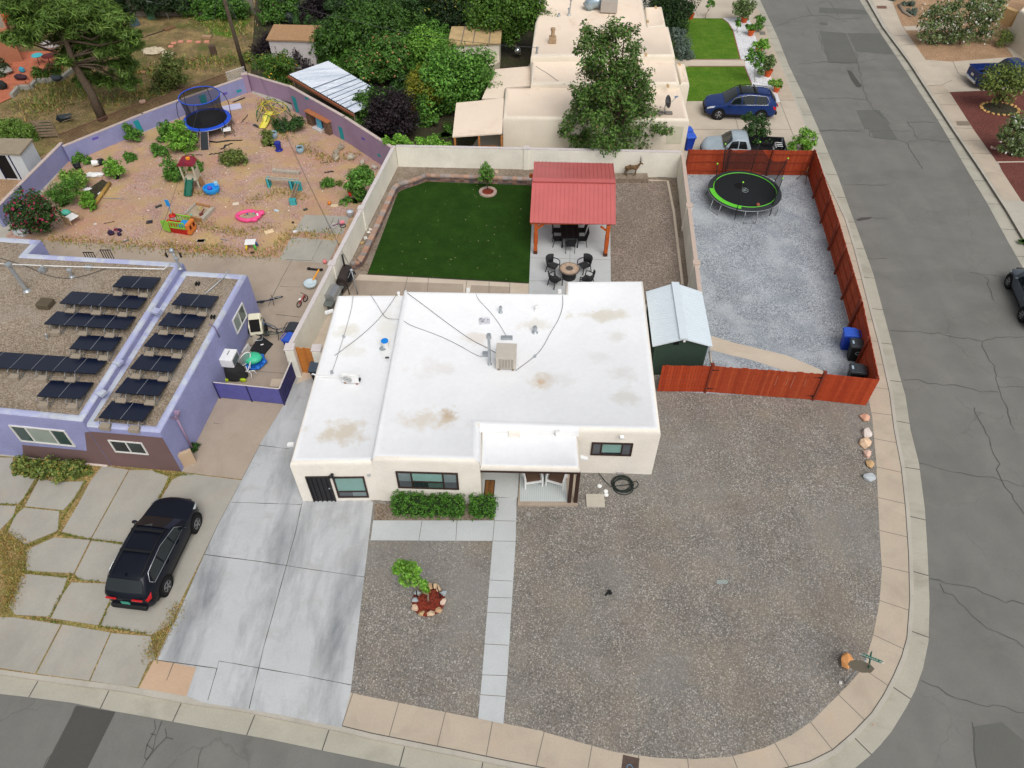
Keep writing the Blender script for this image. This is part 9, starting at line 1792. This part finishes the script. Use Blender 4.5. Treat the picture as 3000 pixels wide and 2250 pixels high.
for i in range(22):
 a=2*math.pi*i/22;rocky('tan edging stone in the ring around the tree by the blue pickup',q+Vector((1.28*math.cos(a),1.0*math.sin(a),0)),.15,L3((206,164,104)),200+i,'ring_stone','rock',(1,.8,.6),'tan stones around the tree by the blue pickup')
sheet('soil',[(q.x+1.2*math.cos(a),q.y+.95*math.sin(a)) for a in [2*math.pi*i/20 for i in range(20)]],M_darksoil,.014)
a=P('c',110,45,.08);b=P('c',160,120,.08);tag(MB().tube([a,b,P('c',230,158,.08)],[.12,.13,.10],8).build('driftwood_log',plain('driftwood',(150,138,124),.9,var=.2),smooth=True),'weathered log curving round the agave clump','log')
for x,y,s_,lab in ((350,50,.2,'orange tan rock in the far desert garden'),(330,90,.16,'pale rock below the orange tan rock'),(1180,290,.22,'pale boulder heap beside the corner house, upper'),(1210,330,.25,'pink grey boulder beside the corner house, middle'),(1290,440,.3,'brown boulder beside the corner house, lower'),(1230,430,.14,'small mossy rock beside the corner house'),(1100,195,.2,'pale rock at the entry wall across the street'),(1015,1440,.14,'pale pink rock under the right edge oleander'),(1040,1450,.12,'second pale pink rock under the right edge oleander')):
 rocky(lab,P('c',x,y,0),s_,L3((190,172,150) if 'pink' not in lab else (206,176,160)),int(x*3+y))
SUN_EL,SUN_AZ=R(56),R(158)
w=bpy.data.worlds.new('World');scene.world=w;w.use_nodes=True;nt=w.node_tree
sky=nt.nodes.new('ShaderNodeTexSky');sky.sky_type='NISHITA';sky.sun_disc=False;sky.sun_elevation=SUN_EL;sky.sun_rotation=SUN_AZ;sky.dust_density=4.0;sky.air_density=1.0
hs=nt.nodes.new('ShaderNodeHueSaturation');hs.inputs['Saturation'].default_value=.22
nt.links.new(sky.outputs[0],hs.inputs['Color']);nt.links.new(hs.outputs[0],nt.nodes['Background'].inputs['Color']);nt.nodes['Background'].inputs['Strength'].default_value=.15
sd_=bpy.data.lights.new('sun','SUN');sd_.energy=1.3;sd_.angle=R(40);sd_.color=(1,.97,.93);so_=bpy.data.objects.new('sun',sd_);COL.objects.link(so_)
dirv=Vector((math.sin(SUN_AZ)*math.cos(SUN_EL),math.cos(SUN_AZ)*math.cos(SUN_EL),math.sin(SUN_EL)))
so_.rotation_euler=(-dirv).to_track_quat('-Z','Y').to_euler();so_.location=(0,0,60)
cd=bpy.data.cameras.new('camera');cam=bpy.data.objects.new('camera',cd);COL.objects.link(cam);cam.location=CAM;cam.rotation_euler=(R(90)-TH,0,0)
cd.sensor_fit='HORIZONTAL';cd.sensor_width=36;cd.lens=36*FPX/3000;cd.clip_start=.1;cd.clip_end=2000;scene.camera=cam
scene.view_settings.view_transform='Standard';scene.view_settings.look='None';scene.view_settings.exposure=-0.15;scene.view_settings.gamma=1.0
